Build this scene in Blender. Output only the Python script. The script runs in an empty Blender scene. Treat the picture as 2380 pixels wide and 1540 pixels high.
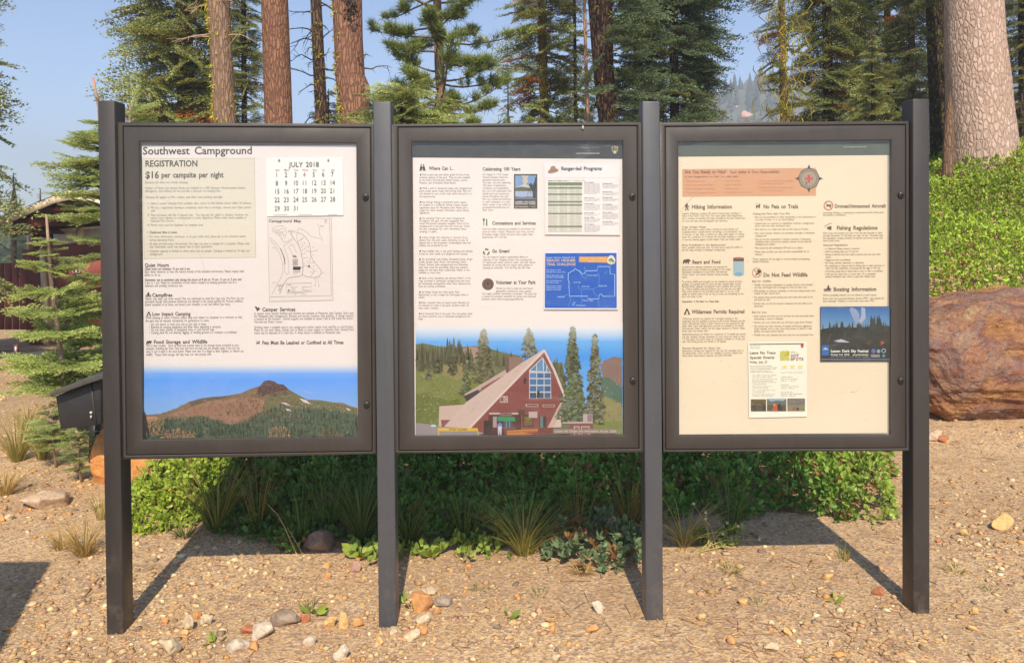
import bpy, math, random
import numpy as np
from mathutils import Matrix, Vector
from mathutils.geometry import tessellate_polygon

# ------------------------------------------------------------------ scene, camera, light
SC = bpy.context.scene
COL = SC.collection
FX, CX, PY, IW, IH = 1868.0, 1190.0, 540.0, 2380.0, 1540.0      # focal length / principal point in the photograph's pixels
CAM = np.array([0.0, -3.06, 1.5418])
def _rot(yaw, pitch, roll):
    cy, sy = math.cos(yaw), math.sin(yaw); cp, sp = math.cos(pitch), math.sin(pitch); cr, sr = math.cos(roll), math.sin(roll)
    return np.array([[cy,-sy,0],[sy,cy,0],[0,0,1]]) @ np.array([[1,0,0],[0,cp,-sp],[0,sp,cp]]) @ np.array([[cr,0,sr],[0,1,0],[-sr,0,cr]])
RM = _rot(-0.0154, -0.0139, 0.0056)
cd = bpy.data.cameras.new('camera'); cam = bpy.data.objects.new('camera', cd); COL.objects.link(cam)
M = Matrix.Identity(4)
for r in range(3):
    M[r][0] = RM[r, 0]; M[r][1] = RM[r, 2]; M[r][2] = -RM[r, 1]; M[r][3] = CAM[r]
cam.matrix_world = M
cd.sensor_width = 36.0; cd.lens = FX / IW * 36.0; cd.shift_y = -(IH / 2 - PY) / IW
cd.clip_start = 0.05; cd.clip_end = 5000
SC.camera = cam

SUN_EL, SUN_AZ = math.radians(44), math.radians(2.0)          # azimuth measured from straight behind the camera, towards +x
world = bpy.data.worlds.new('World'); SC.world = world; world.use_nodes = True
wn = world.node_tree.nodes; wl = world.node_tree.links
sky = wn.new('ShaderNodeTexSky'); sky.sky_type = 'NISHITA'; sky.sun_disc = False
sky.sun_elevation = SUN_EL; sky.sun_rotation = math.pi - SUN_AZ
sky.altitude = 2000; sky.air_density = 1.0; sky.dust_density = 2.2; sky.ozone_density = 3.0
wl.new(sky.outputs[0], wn['Background'].inputs[0]); wn['Background'].inputs[1].default_value = 0.135
sd = bpy.data.lights.new('sun', 'SUN'); sun = bpy.data.objects.new('sun', sd); COL.objects.link(sun)
sd.energy = 4.6; sd.angle = math.radians(0.6); sd.color = (1.0, 0.87, 0.70)
sdir = Vector((math.sin(SUN_AZ) * math.cos(SUN_EL), -math.cos(SUN_AZ) * math.cos(SUN_EL), math.sin(SUN_EL)))
sun.rotation_euler = sdir.to_track_quat('Z', 'Y').to_euler(); sun.location = (0, -20, 20)
SC.view_settings.view_transform = 'Standard'; SC.view_settings.look = 'None'
SC.view_settings.exposure = 0.5; SC.view_settings.gamma = 1.0
SC.cycles.max_bounces = 6; SC.cycles.transparent_max_bounces = 12

# ------------------------------------------------------------------ helpers
K = 2380 / 2647
def U(px, py, Y):
    """point(s) at world depth Y seen at photograph pixel (px, py)"""
    px = np.asarray(px, float); py = np.asarray(py, float); Y = np.asarray(Y, float)
    d = np.stack(np.broadcast_arrays((px - CX) / FX, np.ones_like(px), -(py - PY) / FX), -1) @ RM.T
    t = (Y - CAM[1]) / d[..., 1]
    return CAM + d * t[..., None]
def Zm(ox, oy, s):
    return lambda x, y: ((ox + np.asarray(x, float) / s) * K, (oy + np.asarray(y, float) / s) * K)

def srgb(r, g, b):
    return tuple(((c / 255) / 12.92 if c / 255 <= 0.04045 else ((c / 255 + 0.055) / 1.055) ** 2.4) for c in (r, g, b))

def ink(r, g, b):
    """reflectance of a print that looks (r, g, b) in the morning sun of the photograph"""
    return tuple(c * f for c, f in zip(srgb(r, g, b), (0.645, 0.72, 0.84)))
def _h(i, j, s):
    n = (i * 374761393 + j * 668265263 + s * 1442695041) & 0xffffffff
    n = ((n ^ (n >> 13)) * 1274126177) & 0xffffffff
    return ((n ^ (n >> 16)) & 0xffff) / 65535.0
def vn(x, y, s=0):
    x = np.asarray(x, float); y = np.asarray(y, float)
    i = np.floor(x).astype(np.int64); j = np.floor(y).astype(np.int64); fx = x - i; fy = y - j
    fx = fx * fx * (3 - 2 * fx); fy = fy * fy * (3 - 2 * fy)
    a = _h(i, j, s); b = _h(i + 1, j, s); c = _h(i, j + 1, s); d = _h(i + 1, j + 1, s)
    return (a + (b - a) * fx) * (1 - fy) + (c + (d - c) * fx) * fy
def fbm(x, y, s=0, o=4):
    r = 0; a = 0.5
    for k in range(o):
        r = r + a * vn(np.asarray(x) * 2 ** k, np.asarray(y) * 2 ** k, s + k * 17); a *= 0.5
    return r
def ss(t):
    t = np.clip(t, 0, 1); return t * t * (3 - 2 * t)

WL = {}
class MB:
    """collects coloured polygons and links them as ONE mesh object"""
    def __init__(s): s.v = []; s.f = []; s.c = []; s.n = 0
    def add(s, V, F, C=None):
        V = np.asarray(V, float).reshape(-1, 3); F = np.asarray(F, np.int64)
        s.v.append(V); s.f.append(F + s.n)
        if C is None: C = (1, 1, 1)
        C = np.asarray(C, float)
        if C.ndim == 1: C = np.tile(C[:3], (len(V), 1))
        s.c.append(C[:, :3]); s.n += len(V)
    def build(s, name, mat, parent=None, smooth=False):
        V = np.concatenate(s.v); C = np.concatenate(s.c)
        me = bpy.data.meshes.new(name); me.vertices.add(len(V)); me.vertices.foreach_set('co', V.astype(np.float32).ravel())
        idx = np.concatenate([f.ravel() for f in s.f]).astype(np.int32)
        tot = np.concatenate([np.full(len(f), f.shape[1], np.int32) for f in s.f])
        st = np.concatenate([[0], np.cumsum(tot)[:-1]]).astype(np.int32)
        me.loops.add(len(idx)); me.loops.foreach_set('vertex_index', idx)
        me.polygons.add(len(tot)); me.polygons.foreach_set('loop_start', st); me.polygons.foreach_set('loop_total', tot)
        me.update(calc_edges=True)
        a = me.color_attributes.new('Col', 'FLOAT_COLOR', 'POINT')
        a.data.foreach_set('color', np.concatenate([C, np.ones((len(C), 1))], 1).astype(np.float32).ravel())
        if smooth: me.polygons.foreach_set('use_smooth', np.ones(len(tot), bool))
        me.materials.append(mat)
        o = bpy.data.objects.new(name, me); COL.objects.link(o)
        if parent is not None: child(parent, o)
        return o

def tag(o, label=None, cat=None, group=None, kind=None):
    if label: o['label'] = label
    if cat: o['category'] = cat
    if group: o['group'] = group
    if kind: o['kind'] = kind
    return o
def empty(name, loc=(0, 0, 0), label=None, cat=None, group=None):
    o = bpy.data.objects.new(name, None); COL.objects.link(o); o.empty_display_size = 0.1
    o.location = [float(c) for c in loc]; WL[o.name] = Vector(o.location)
    return tag(o, label, cat, group)
def child(parent, o):
    o.parent = parent
    if parent.name in WL and parent.parent is None: o.matrix_parent_inverse = Matrix.Translation(-WL[parent.name])
    return o

def hexa(mb, P8, C=None):
    """box from 8 corner points: front TL TR BR BL, back TL TR BR BL"""
    mb.add(P8, [[0,3,2,1],[4,5,6,7],[0,1,5,4],[1,2,6,5],[2,3,7,6],[3,0,4,7]], C)
def boxm(mb, x0, x1, y0, y1, z0, z1, C=None):
    hexa(mb, [(x0,y0,z1),(x1,y0,z1),(x1,y0,z0),(x0,y0,z0),(x0,y1,z1),(x1,y1,z1),(x1,y1,z0),(x0,y1,z0)], C)
def tube(mb, P, R, n=8, C=None, cap=True):
    P = np.asarray(P, float); R = np.broadcast_to(np.asarray(R, float), (len(P),))
    T = np.gradient(P, axis=0); T /= np.linalg.norm(T, axis=1)[:, None] + 1e-12
    ref = np.array([0, 1.0, 0]) if abs(T[0][1]) < 0.9 else np.array([1.0, 0, 0])
    V = []
    for p, t, r in zip(P, T, R):
        a = np.cross(t, ref); a /= np.linalg.norm(a); b = np.cross(t, a)
        th = np.arange(n) * 2 * math.pi / n
        V.append(p + r * (np.cos(th)[:, None] * a + np.sin(th)[:, None] * b))
    V = np.concatenate(V); m = len(P)
    i = np.arange(n); j = (i + 1) % n
    F = np.concatenate([np.stack([k*n+i, k*n+j, (k+1)*n+j, (k+1)*n+i], 1) for k in range(m-1)])
    if C is not None and np.asarray(C).ndim == 2: C = np.repeat(np.asarray(C), n, 0)
    if cap:
        V = np.concatenate([V, P[:1], P[-1:]])
        if C is not None and np.asarray(C).ndim == 2: C = np.concatenate([C, C[:1], C[-1:]])
        mb.add(V, F, C); b = mb.n - len(V)
        mb.f.append(np.stack([j, i, np.full(n, m*n)], 1) + b)
        mb.f.append(np.stack([(m-1)*n+i, (m-1)*n+j, np.full(n, m*n+1)], 1) + b)
    else: mb.add(V, F, C)

# ------------------------------------------------------------------ materials
def newmat(name):
    m = bpy.data.materials.new(name); m.use_nodes = True
    nt = m.node_tree; return m, nt, nt.nodes['Principled BSDF']
def N(nt, t, **kw):
    n = nt.nodes.new(t)
    for k, v in kw.items():
        if k in n.inputs: n.inputs[k].default_value = v
        else: setattr(n, k, v)
    return n
def attr_color(nt): return N(nt, 'ShaderNodeAttribute', attribute_name='Col').outputs['Color']
def pos(nt): return N(nt, 'ShaderNodeTexCoord').outputs['Object']
def noise(nt, scale, detail=4, rough=0.55, vec=None, dist=0.0):
    n = N(nt, 'ShaderNodeTexNoise', Scale=scale, Detail=detail, Roughness=rough, Distortion=dist)
    nt.links.new(vec if vec is not None else pos(nt), n.inputs['Vector']); return n.outputs['Fac']
def ramp(nt, fac, stops):
    r = nt.nodes.new('ShaderNodeValToRGB'); nt.links.new(fac, r.inputs[0])
    e = r.color_ramp.elements
    while len(e) < len(stops): e.new(0.5)
    for i, (p, c) in enumerate(stops):
        e[i].position = p; e[i].color = tuple(c)[:3] + (1,) if not isinstance(c, (int, float)) else (c, c, c, 1)
    return r.outputs[0]
def mix(nt, a, b, fac, mode='MIX'):
    m = nt.nodes.new('ShaderNodeMix'); m.data_type = 'RGBA'; m.blend_type = mode
    for s, v in ((m.inputs[0], fac), (m.inputs[6], a), (m.inputs[7], b)):
        if isinstance(v, (int, float)): s.default_value = v
        elif isinstance(v, tuple): s.default_value = v[:3] + (1,)
        else: nt.links.new(v, s)
    return m.outputs[2]
def bump(nt, h, strength, dist=0.01, prev=None):
    b = N(nt, 'ShaderNodeBump', Strength=strength, Distance=dist); nt.links.new(h, b.inputs['Height'])
    if prev is not None: nt.links.new(prev, b.inputs['Normal'])
    return b.outputs[0]
def stretched(nt, sx, sy, sz):
    m = N(nt, 'ShaderNodeMapping'); m.inputs['Scale'].default_value = (sx, sy, sz); nt.links.new(pos(nt), m.inputs[0]); return m.outputs[0]

def mat_plain(name, col, rough=0.6, nscale=30, namt=0.25, bs=0.0, bd=0.002, metallic=0.0, spec=0.5):
    m, nt, p = newmat(name)
    n = noise(nt, nscale, 5)
    c = mix(nt, tuple(c * (1 - namt) for c in col), tuple(min(1, c * (1 + namt)) for c in col), n)
    nt.links.new(c, p.inputs['Base Color']); p.inputs['Roughness'].default_value = rough
    p.inputs['Metallic'].default_value = metallic; p.inputs['Specular IOR Level'].default_value = spec
    if bs: nt.links.new(bump(nt, noise(nt, nscale * 3, 6), bs, bd), p.inputs['Normal'])
    return m
def mat_attr(name, rough=0.7, nscale=40, namt=0.25, bs=0.0, bd=0.003, bscale=60, spec=0.3):
    m, nt, p = newmat(name)
    n = ramp(nt, noise(nt, nscale, 5), [(0.25, 1 - namt), (0.75, 1 + namt)])
    c = mix(nt, attr_color(nt), n, 1.0, 'MULTIPLY')
    nt.links.new(c, p.inputs['Base Color']); p.inputs['Roughness'].default_value = rough
    p.inputs['Specular IOR Level'].default_value = spec
    if bs: nt.links.new(bump(nt, noise(nt, bscale, 6, 0.65), bs, bd), p.inputs['Normal'])
    return m
def mat_leaf(name, rough=0.55, trans=0.3):
    m, nt, p = newmat(name)
    c = attr_color(nt)
    nt.links.new(c, p.inputs['Base Color']); p.inputs['Roughness'].default_value = rough; p.inputs['Specular IOR Level'].default_value = 0.35
    t = nt.nodes.new('ShaderNodeBsdfTranslucent'); nt.links.new(mix(nt, c, (1.0, 1.0, 0.45), 1.0, 'MULTIPLY'), t.inputs[0])
    mx = nt.nodes.new('ShaderNodeMixShader'); mx.inputs[0].default_value = trans
    nt.links.new(p.outputs[0], mx.inputs[1]); nt.links.new(t.outputs[0], mx.inputs[2])
    nt.links.new(mx.outputs[0], nt.nodes['Material Output'].inputs[0])
    return m

# dark brown-grey painted steel of the board
def mat_steel(name, col, rough):
    m, nt, p = newmat(name)
    n = noise(nt, 3.0, 6, 0.6)
    c = mix(nt, tuple(c * 0.86 for c in col), tuple(c * 1.16 for c in col), n)
    sp = ramp(nt, noise(nt, 95, 2, 0.4), [(0.70, 0.0), (0.735, 1.0)])              # small chips and specks
    gate = ramp(nt, noise(nt, 7, 3, 0.6), [(0.52, 0.0), (0.62, 0.8)])
    c = mix(nt, c, tuple(min(1, x * 1.9) for x in col), mix(nt, sp, gate, 1.0, 'MULTIPLY'))
    st = ramp(nt, noise(nt, 1.0, 5, 0.7, stretched(nt, 26, 26, 2.2)), [(0.35, 0.88), (0.7, 1.08)])  # faint drips
    c = mix(nt, c, st, 0.8, 'MULTIPLY')
    sx = N(nt, 'ShaderNodeSeparateXYZ'); nt.links.new(pos(nt), sx.inputs[0])
    low = N(nt, 'ShaderNodeMapRange'); nt.links.new(sx.outputs['Z'], low.inputs[0]); low.inputs[1].default_value = 0.42; low.inputs[2].default_value = 0.0
    mud = ramp(nt, noise(nt, 14, 7, 0.75), [(0.50, 0.0), (0.72, 0.6)])
    c = mix(nt, c, (0.20, 0.15, 0.11), mix(nt, mud, low.outputs[0], 1.0, 'MULTIPLY'))
    nt.links.new(c, p.inputs['Base Color']); p.inputs['Specular IOR Level'].default_value = 0.5
    nt.links.new(ramp(nt, noise(nt, 9, 5), [(0.3, rough - 0.08), (0.7, rough + 0.1)]), p.inputs['Roughness'])
    nt.links.new(bump(nt, noise(nt, 160, 4, 0.6), 0.35, 0.0012), p.inputs['Normal'])
    return m
STEEL = mat_steel('board_paint', (0.043, 0.037, 0.033), 0.5)
STEEL3 = mat_steel('inner_post_grey', (0.066, 0.070, 0.078), 0.42)  # lighter, bluer grey on the two inner posts
STEEL2 = mat_steel('post_paint', (0.038, 0.034, 0.032), 0.46)
BLACK = mat_plain('dark_gap', (0.012, 0.011, 0.010), 0.8)
LOCKM = mat_plain('lock_metal', (0.06, 0.055, 0.05), 0.35, 60, 0.3, metallic=0.6)
PRINT = mat_attr('printed_paper', 0.62, 2.5, 0.03, spec=0.25)
def glass_mat():
    m, nt, p = newmat('pane_glass'); nt.nodes.remove(p)
    tr = nt.nodes.new('ShaderNodeBsdfTransparent'); tr.inputs[0].default_value = (0.965, 0.965, 0.955, 1)
    gl = nt.nodes.new('ShaderNodeBsdfGlossy'); gl.inputs['Roughness'].default_value = 0.04
    df = nt.nodes.new('ShaderNodeBsdfDiffuse'); df.inputs[0].default_value = (0.75, 0.72, 0.66, 1)
    lw = nt.nodes.new('ShaderNodeLayerWeight')
    pw = N(nt, 'ShaderNodeMath', operation='POWER'); nt.links.new(lw.outputs['Facing'], pw.inputs[0]); pw.inputs[1].default_value = 4.0
    fr = N(nt, 'ShaderNodeMath', operation='MULTIPLY_ADD'); nt.links.new(pw.outputs[0], fr.inputs[0]); fr.inputs[1].default_value = 0.9; fr.inputs[2].default_value = 0.05
    nt.links.new(bump(nt, noise(nt, 4, 2), 0.15, 0.003), gl.inputs['Normal'])
    m1 = nt.nodes.new('ShaderNodeMixShader'); nt.links.new(fr.outputs[0], m1.inputs[0]); nt.links.new(tr.outputs[0], m1.inputs[1]); nt.links.new(gl.outputs[0], m1.inputs[2])
    dust_glare = ramp(nt, noise(nt, 6, 8, 0.75, stretched(nt, 1, 1, 2.5), 1.5), [(0.44, 0.006), (0.60, 0.03), (0.74, 0.13)])  # dust, with the pane's hazy reflection streaks painted in as well
    m2 = nt.nodes.new('ShaderNodeMixShader'); nt.links.new(dust_glare, m2.inputs[0]); nt.links.new(m1.outputs[0], m2.inputs[1]); nt.links.new(df.outputs[0], m2.inputs[2])
    nt.links.new(m2.outputs[0], nt.nodes['Material Output'].inputs[0]); return m
GLASS = glass_mat()
# ------------------------------------------------------------------ ground
def T0(x, y):
    x = np.asarray(x, float); y = np.asarray(y, float)
    z = 0.0127 * np.clip(x, -6, 6)
    z = z - 0.55 * ss((y - 2.0) / 11.0) * ss((2.0 - x) / 5.0)                       # falls gently towards the restroom
    z = z + 0.20 * ss((y - 1.0) / 4) * ss((x - 0.8) / 2.2)
    t = np.clip((y - 2.95) / 4.2, 0, 1); z = z + (1.5 + .5 * ss((x - 4.3) / 2.4)) * (1.5 * t - .5 * t ** 3) * ss((x - 0.4 - 0.22 * y) / 2.6)   # the mound past the last post
    z = z - 3.0 * ss((y - 26) / 60)
    return z
def T(x, y):
    d = np.hypot(x, np.asarray(y) + 3)
    return T0(x, y) + 0.05 * (fbm(np.asarray(x) * 0.9, np.asarray(y) * 0.9, 3) - 0.47) * ss((np.abs(y) - 0.2) / 1.5) \
        + 0.012 * (fbm(np.asarray(x) * 6, np.asarray(y) * 6, 9) - 0.47) + 1.2 * (fbm(x * 0.03, y * 0.03, 5) - 0.47) * ss((d - 25) / 60)
def G(px, py):
    """point on the ground seen at photograph pixel (px, py)"""
    d = np.array([(px - CX) / FX, 1, -(py - PY) / FX]) @ RM.T
    t = 1.5
    while t < 60:
        p = CAM + d * t
        if p[2] < T(p[0], p[1]): break
        t += 0.01
    return np.array([p[0], p[1], float(T(p[0], p[1]))])

def ground_mat():
    m, nt, p = newmat('gravelly_dirt')
    n1 = noise(nt, 0.7, 6, 0.6); n2 = noise(nt, 9, 6, 0.7); n3 = noise(nt, 70, 4, 0.7)
    base = ramp(nt, n1, [(0.34, (0.46, 0.285, 0.125)), (0.5, (0.61, 0.41, 0.195)), (0.64, (0.76, 0.54, 0.275))])
    c = mix(nt, base, ramp(nt, n2, [(0.35, (0.38, 0.24, 0.135)), (0.66, (0.68, 0.49, 0.29))]), 0.5)
    v = N(nt, 'ShaderNodeTexVoronoi', Scale=85.0); nt.links.new(pos(nt), v.inputs['Vector'])
    peb = ramp(nt, N(nt, 'ShaderNodeSeparateColor').outputs[0], [(0, 0), (1, 1)])
    sep = N(nt, 'ShaderNodeSeparateColor'); nt.links.new(v.outputs['Color'], sep.inputs[0])
    pc = ramp(nt, sep.outputs[0], [(0.0, (0.30, 0.19, 0.13)), (0.3, (0.42, 0.29, 0.19)), (0.55, (0.24, 0.18, 0.15)), (0.78, (0.50, 0.29, 0.15)), (1.0, (0.62, 0.52, 0.40))])
    msk = ramp(nt, sep.outputs[1], [(0.35, 0.0), (0.5, 0.75)])
    c = mix(nt, c, pc, msk)
    c = mix(nt, c, ramp(nt, n3, [(0.3, 0.72), (0.7, 1.18)]), 0.8, 'MULTIPLY')
    nt.links.new(c, p.inputs['Base Color']); p.inputs['Roughness'].default_value = 0.95; p.inputs['Specular IOR Level'].default_value = 0.1
    b = bump(nt, v.outputs['Distance'], 0.5, 0.006); b = bump(nt, n3, 0.7, 0.006, b); b = bump(nt, n2, 0.5, 0.03, b)
    nt.links.new(b, p.inputs['Normal']); return m
def spaced(lo, hi, n, c, w):
    """coordinates dense around c (width w), sparse far away"""
    a = math.asinh((lo - c) / w); b = math.asinh((hi - c) / w)
    return c + w * np.sinh(np.linspace(a, b, n))
gx = spaced(-420, 420, 420, 0.3, 2.2); gy = spaced(-60, 900, 420, 0.5, 1.6)
GX, GY = np.meshgrid(gx, gy); mbg = MB()
nx = len(gx); ny = len(gy)
ii = (np.arange(ny - 1)[:, None] * nx + np.arange(nx - 1)[None, :]).ravel()
mbg.add(np.stack([GX, GY, T(GX, GY)], -1).reshape(-1, 3), np.stack([ii, ii + 1, ii + nx + 1, ii + nx], 1))
GM = ground_mat()
tag(mbg.build('ground', GM, smooth=True), kind='structure')

# rock base shape
import bmesh as _bm
def ico(n):
    b = _bm.new(); _bm.ops.create_icosphere(b, subdivisions=n, radius=1.0)
    V = np.array([v.co[:] for v in b.verts]); F = np.array([[v.index for v in f.verts] for f in b.faces]); b.free(); return V, F
ICO = {k: ico(k) for k in (1, 2, 3, 4, 5, 7)}
def rockshape(seed, k=3, cuts=9, rough=0.06, depth=(0.38, 0.8)):
    r = np.random.default_rng(seed); V, F = ICO[k]; V = V.copy()
    for _ in range(cuts):
        n = r.normal(size=3); n /= np.linalg.norm(n); d = r.uniform(*depth)
        s = V @ n - d; V = V - np.where(s > 0, s, 0)[:, None] * n * 0.92
    a = V * 2.3 + seed * 3.1
    V = V * (1 + rough * (fbm(a[:, 0] + a[:, 2] * 0.7, a[:, 1] - a[:, 2] * 0.6, seed) - 0.47)[:, None] * 4)
    return V, F

# gravel: thousands of small stones
rg = np.random.default_rng(11)
ng = 95000
Zg = 2.45 + 7.5 * rg.random(ng) ** 2.3
xg = (rg.random(ng) - 0.5) * 2 * (Zg * 0.68 + 0.4); yg = Zg + CAM[1]
dens = fbm(xg * 1.3, yg * 1.3, 77) ; keep = dens > 0.33 + 0.26 * rg.random(ng)
xg, yg, Zg = xg[keep], yg[keep], Zg[keep]; ng = len(xg)
size = (0.0020 + 0.0115 * rg.random(ng) ** 9) * (0.8 + 0.14 * Zg)
zg = T(xg, yg)
pal = np.array([(0.46,0.30,0.16),(0.56,0.41,0.25),(0.36,0.24,0.15),(0.25,0.19,0.15),(0.54,0.29,0.12),(0.60,0.47,0.30),(0.42,0.25,0.17),(0.50,0.35,0.21),(0.68,0.57,0.40)])
pal = pal * [1, .98, .86]; pc = pal[rg.choice(9, ng, p=[.24,.15,.14,.07,.08,.09,.09,.12,.02])] * rg.uniform(0.85, 1.3, (ng, 1))
V1, F1 = ICO[1]
jit = 1 + 0.42 * (rg.random((ng, 12, 1)) - 0.5) * 2
th = rg.random(ng) * 6.283; sc3 = np.stack([rg.uniform(.7, 1.5, ng), rg.uniform(.7, 1.2, ng), rg.uniform(.35, .75, ng)], 1)
Vg = V1[None] * jit * sc3[:, None, :]
c_, s_ = np.cos(th)[:, None], np.sin(th)[:, None]
Vg = np.stack([Vg[..., 0] * c_ - Vg[..., 1] * s_, Vg[..., 0] * s_ + Vg[..., 1] * c_, Vg[..., 2]], -1) * size[:, None, None]
Vg += np.stack([xg, yg, zg + size * 0.22], 1)[:, None, :]
mgr = MB(); mgr.add(Vg.reshape(-1, 3), (F1[None] + (np.arange(ng) * 12)[:, None, None]).reshape(-1, 3), np.repeat(pc, 12, 0))
ROCKM = mat_attr('stone', 0.9, 55, 0.3, 0.6, 0.004, 120, spec=0.15)
tag(mgr.build('gravel', ROCKM), 'loose mixed brown, cream and orange gravel scattered over the dirt', 'gravel', kind='stuff')

# dry needles, straw and bark crumbs lying on the dirt
nl = 9000; Zl = 2.5 + 5.5 * rg.random(nl) ** 1.8; xl = (rg.random(nl) - .5) * 2 * (Zl * .68 + .3); yl = Zl + CAM[1]
kp = fbm(xl * 1.1 + 9, yl * 1.1, 31) > .36 + .22 * rg.random(nl); xl, yl = xl[kp], yl[kp]; nl = len(xl); zl_ = T(xl, yl) + .004
al = rg.random(nl) * 6.283; ll = rg.uniform(.012, .055, nl) * rg.random(nl) ** .5; wl_ = rg.uniform(.0006, .0017, nl); dx, dy = np.cos(al) * ll, np.sin(al) * ll; ex, ey = -np.sin(al) * wl_, np.cos(al) * wl_
b0 = np.stack([xl, yl, zl_], 1); d_ = np.stack([dx, dy, rg.normal(0, .003, nl)], 1); e_ = np.stack([ex, ey, np.full(nl, .001)], 1)
Vl = np.stack([b0 - d_ - e_, b0 - d_ + e_, b0 + d_ + e_, b0 + d_ - e_], 1); cl = np.array([(.30,.18,.10),(.50,.36,.19),(.20,.12,.08),(.55,.30,.13)])[rg.integers(0, 4, nl)] * rg.uniform(.7, 1.2, (nl, 1))
ml = MB(); ml.add(Vl.reshape(-1, 3), (np.arange(nl) * 4)[:, None] + np.arange(4)[None], np.repeat(cl, 4, 0)); tag(ml.build('litter', ROCKM), 'dry needles and straw bits scattered thinly over the dirt', 'plant litter', kind='stuff')

# rocks that stand out: D-pixel centre x, bottom y, width, height, colour, label
OR = (0.56, 0.28, 0.11); YE = (0.60, 0.38, 0.16); CR = (0.54, 0.42, 0.27); WH = (0.52, 0.43, 0.32); GR = (0.33, 0.265, 0.20); RD = (0.44, 0.17, 0.09); MV = (0.40, 0.25, 0.19); TN = (0.50, 0.36, 0.24); DK = (0.27, 0.20, 0.145)
rocks = [
 (106,1186,124,50,TN,'long flat tan slab rock beyond the first post, beside dry grass'),
 (20,1211,26,18,CR,'small cream stone at the near end of the long tan slab'),
 (3,1214,20,16,OR,'small orange stone just beside the cream stone by the slab'),
 (223,1184,20,16,TN,'small tan stone showing just beyond the tuft against the first post'),
 (412,1314,26,17,CR,'cream stone at the edge of the first bay\'s panel shadow'),
 (762,1322,24,15,YE,'yellow stone below the broad leaved weed in the first bay'),
 (829,1333,27,27,MV,'mauve rounded stone between the yellow stone and the second post'),
 (763,1345,20,15,OR,'small orange stone just below the yellow stone in the first bay'),
 (401,1526,62,42,CR,'large pitted cream rock in front of the first bay'),
 (440,1470,34,38,CR,'upright pitted cream rock in the cluster near the first post'),
 (480,1460,34,30,CR,'leaning cream rock touching the upright pitted one'),
 (459,1440,18,20,OR,'small square orange stone behind the pitted cream cluster'),
 (383,1453,17,16,OR,'small rounded orange stone near the foot of the first post'),
 (431,1482,24,20,YE,'narrow yellowish stone in front of the upright pitted rock'),
 (574,1476,40,24,RD,'oval red-orange rock beside a long pitted pale rock'),
 (607,1485,56,30,WH,'long pitted pale rock next to the oval red-orange one'),
 (551,1515,58,30,WH,'long pitted pale rock lying nearer the camera than the red-orange one'),
 (592,1514,27,20,OR,'flat orange chip beside two long pitted rocks'),
 (658,1449,86,30,DK,'dark crumbly lump of conglomerate in front of the first bay'),
 (707,1449,26,24,RD,'rust red chip at the end of the dark crumbly lump'),
 (766,1461,36,28,YE,'ochre rock, first of the pair near the second post'),
 (797,1466,30,36,YE,'upright ochre rock, second of the pair near the second post'),
 (829,1461,30,22,OR,'brown-orange rock between the ochre pair and the second post'),
 (720,1503,34,20,WH,'white crumbly stone between the pitted rocks and the round white one'),
 (794,1540,40,36,WH,'round white rock at the very bottom edge of the first bay'),
 (882,1500,22,20,YE,'square ochre stone directly in front of the second post'),
 (915,1478,40,20,CR,'cream rock against the foot of the second post'),
 (960,1488,44,20,CR,'low cream rock just past the foot of the second post'),
 (982,1428,54,50,OR,'biggest orange rock beyond the second post, leaning on a grey slab'),
 (1036,1410,56,22,GR,'flat grey slab stone touching the biggest orange rock'),
 (1000,1383,46,18,CR,'cream stone behind the biggest orange rock'),
 (988,1450,46,27,CR,'cream stone just below the biggest orange rock'),
 (1018,1431,18,17,OR,'small orange chip below the flat grey slab'),
 (982,1478,26,26,OR,'faded orange stone between cream rocks by the second post'),
 (1390,1426,34,27,WH,'white angular stone in front of the third post'),
 (1274,1448,15,13,OR,'tiny orange pebble alone in the middle bay'),
 (1377,1470,34,17,OR,'flat orange stone in front of the white angular one'),
 (1285,1470,16,14,OR,'tiny orange pebble level with the flat orange stone'),
 (1290,1542,26,20,CR,'round cream stone at the bottom edge below the middle bay'),
 (1922,1349,30,16,YE,'flat ochre stone inside the last bay near the post shadow'),
 (1729,1410,29,18,YE,'ochre stone in the gravel below the last case'),
 (1789,1511,48,19,CR,'largest flat cream stone below the last bay'),
 (1930,1501,16,13,WH,'small white cube shaped stone near the bottom of the last bay'),
 (1828,1476,24,20,YE,'rounded ochre stone above the largest flat cream stone'),
 (1699,1500,18,22,OR,'narrow orange stone at the bottom of the last bay'),
 (1630,1446,22,19,YE,'ochre pebble just past the third post'),
 (2042,1384,30,18,RD,'rust red crumbly stone beside the last post shadow'),
 (2323,1236,56,40,YE,'ochre rock with a reddish side on the open dirt past the last post'),
 (2240,1247,25,20,YE,'small ochre stone beside the larger ochre rock past the last post'),
 (2280,1222,14,12,CR,'tiny cream stone between the two ochre rocks past the last post'),
 (2181,1263,15,11,RD,'tiny brick red pebble beside the last post'),
 (2265,1432,24,20,YE,'ochre stone on the gravel past the foot of the last post'),
 (2258,1468,22,16,YE,'flat ochre chip near the lower corner past the last post'),
 (2170,1026,52,26,TN,'tan stone lying under the edge of the great red boulder'),
 (745,1284,78,44,(0.32,0.21,0.155),'brownish grey rock in the shade under the first case'),
 (2192,1030,30,16,RD,'small reddish stone in front of the great boulder'),
]
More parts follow.
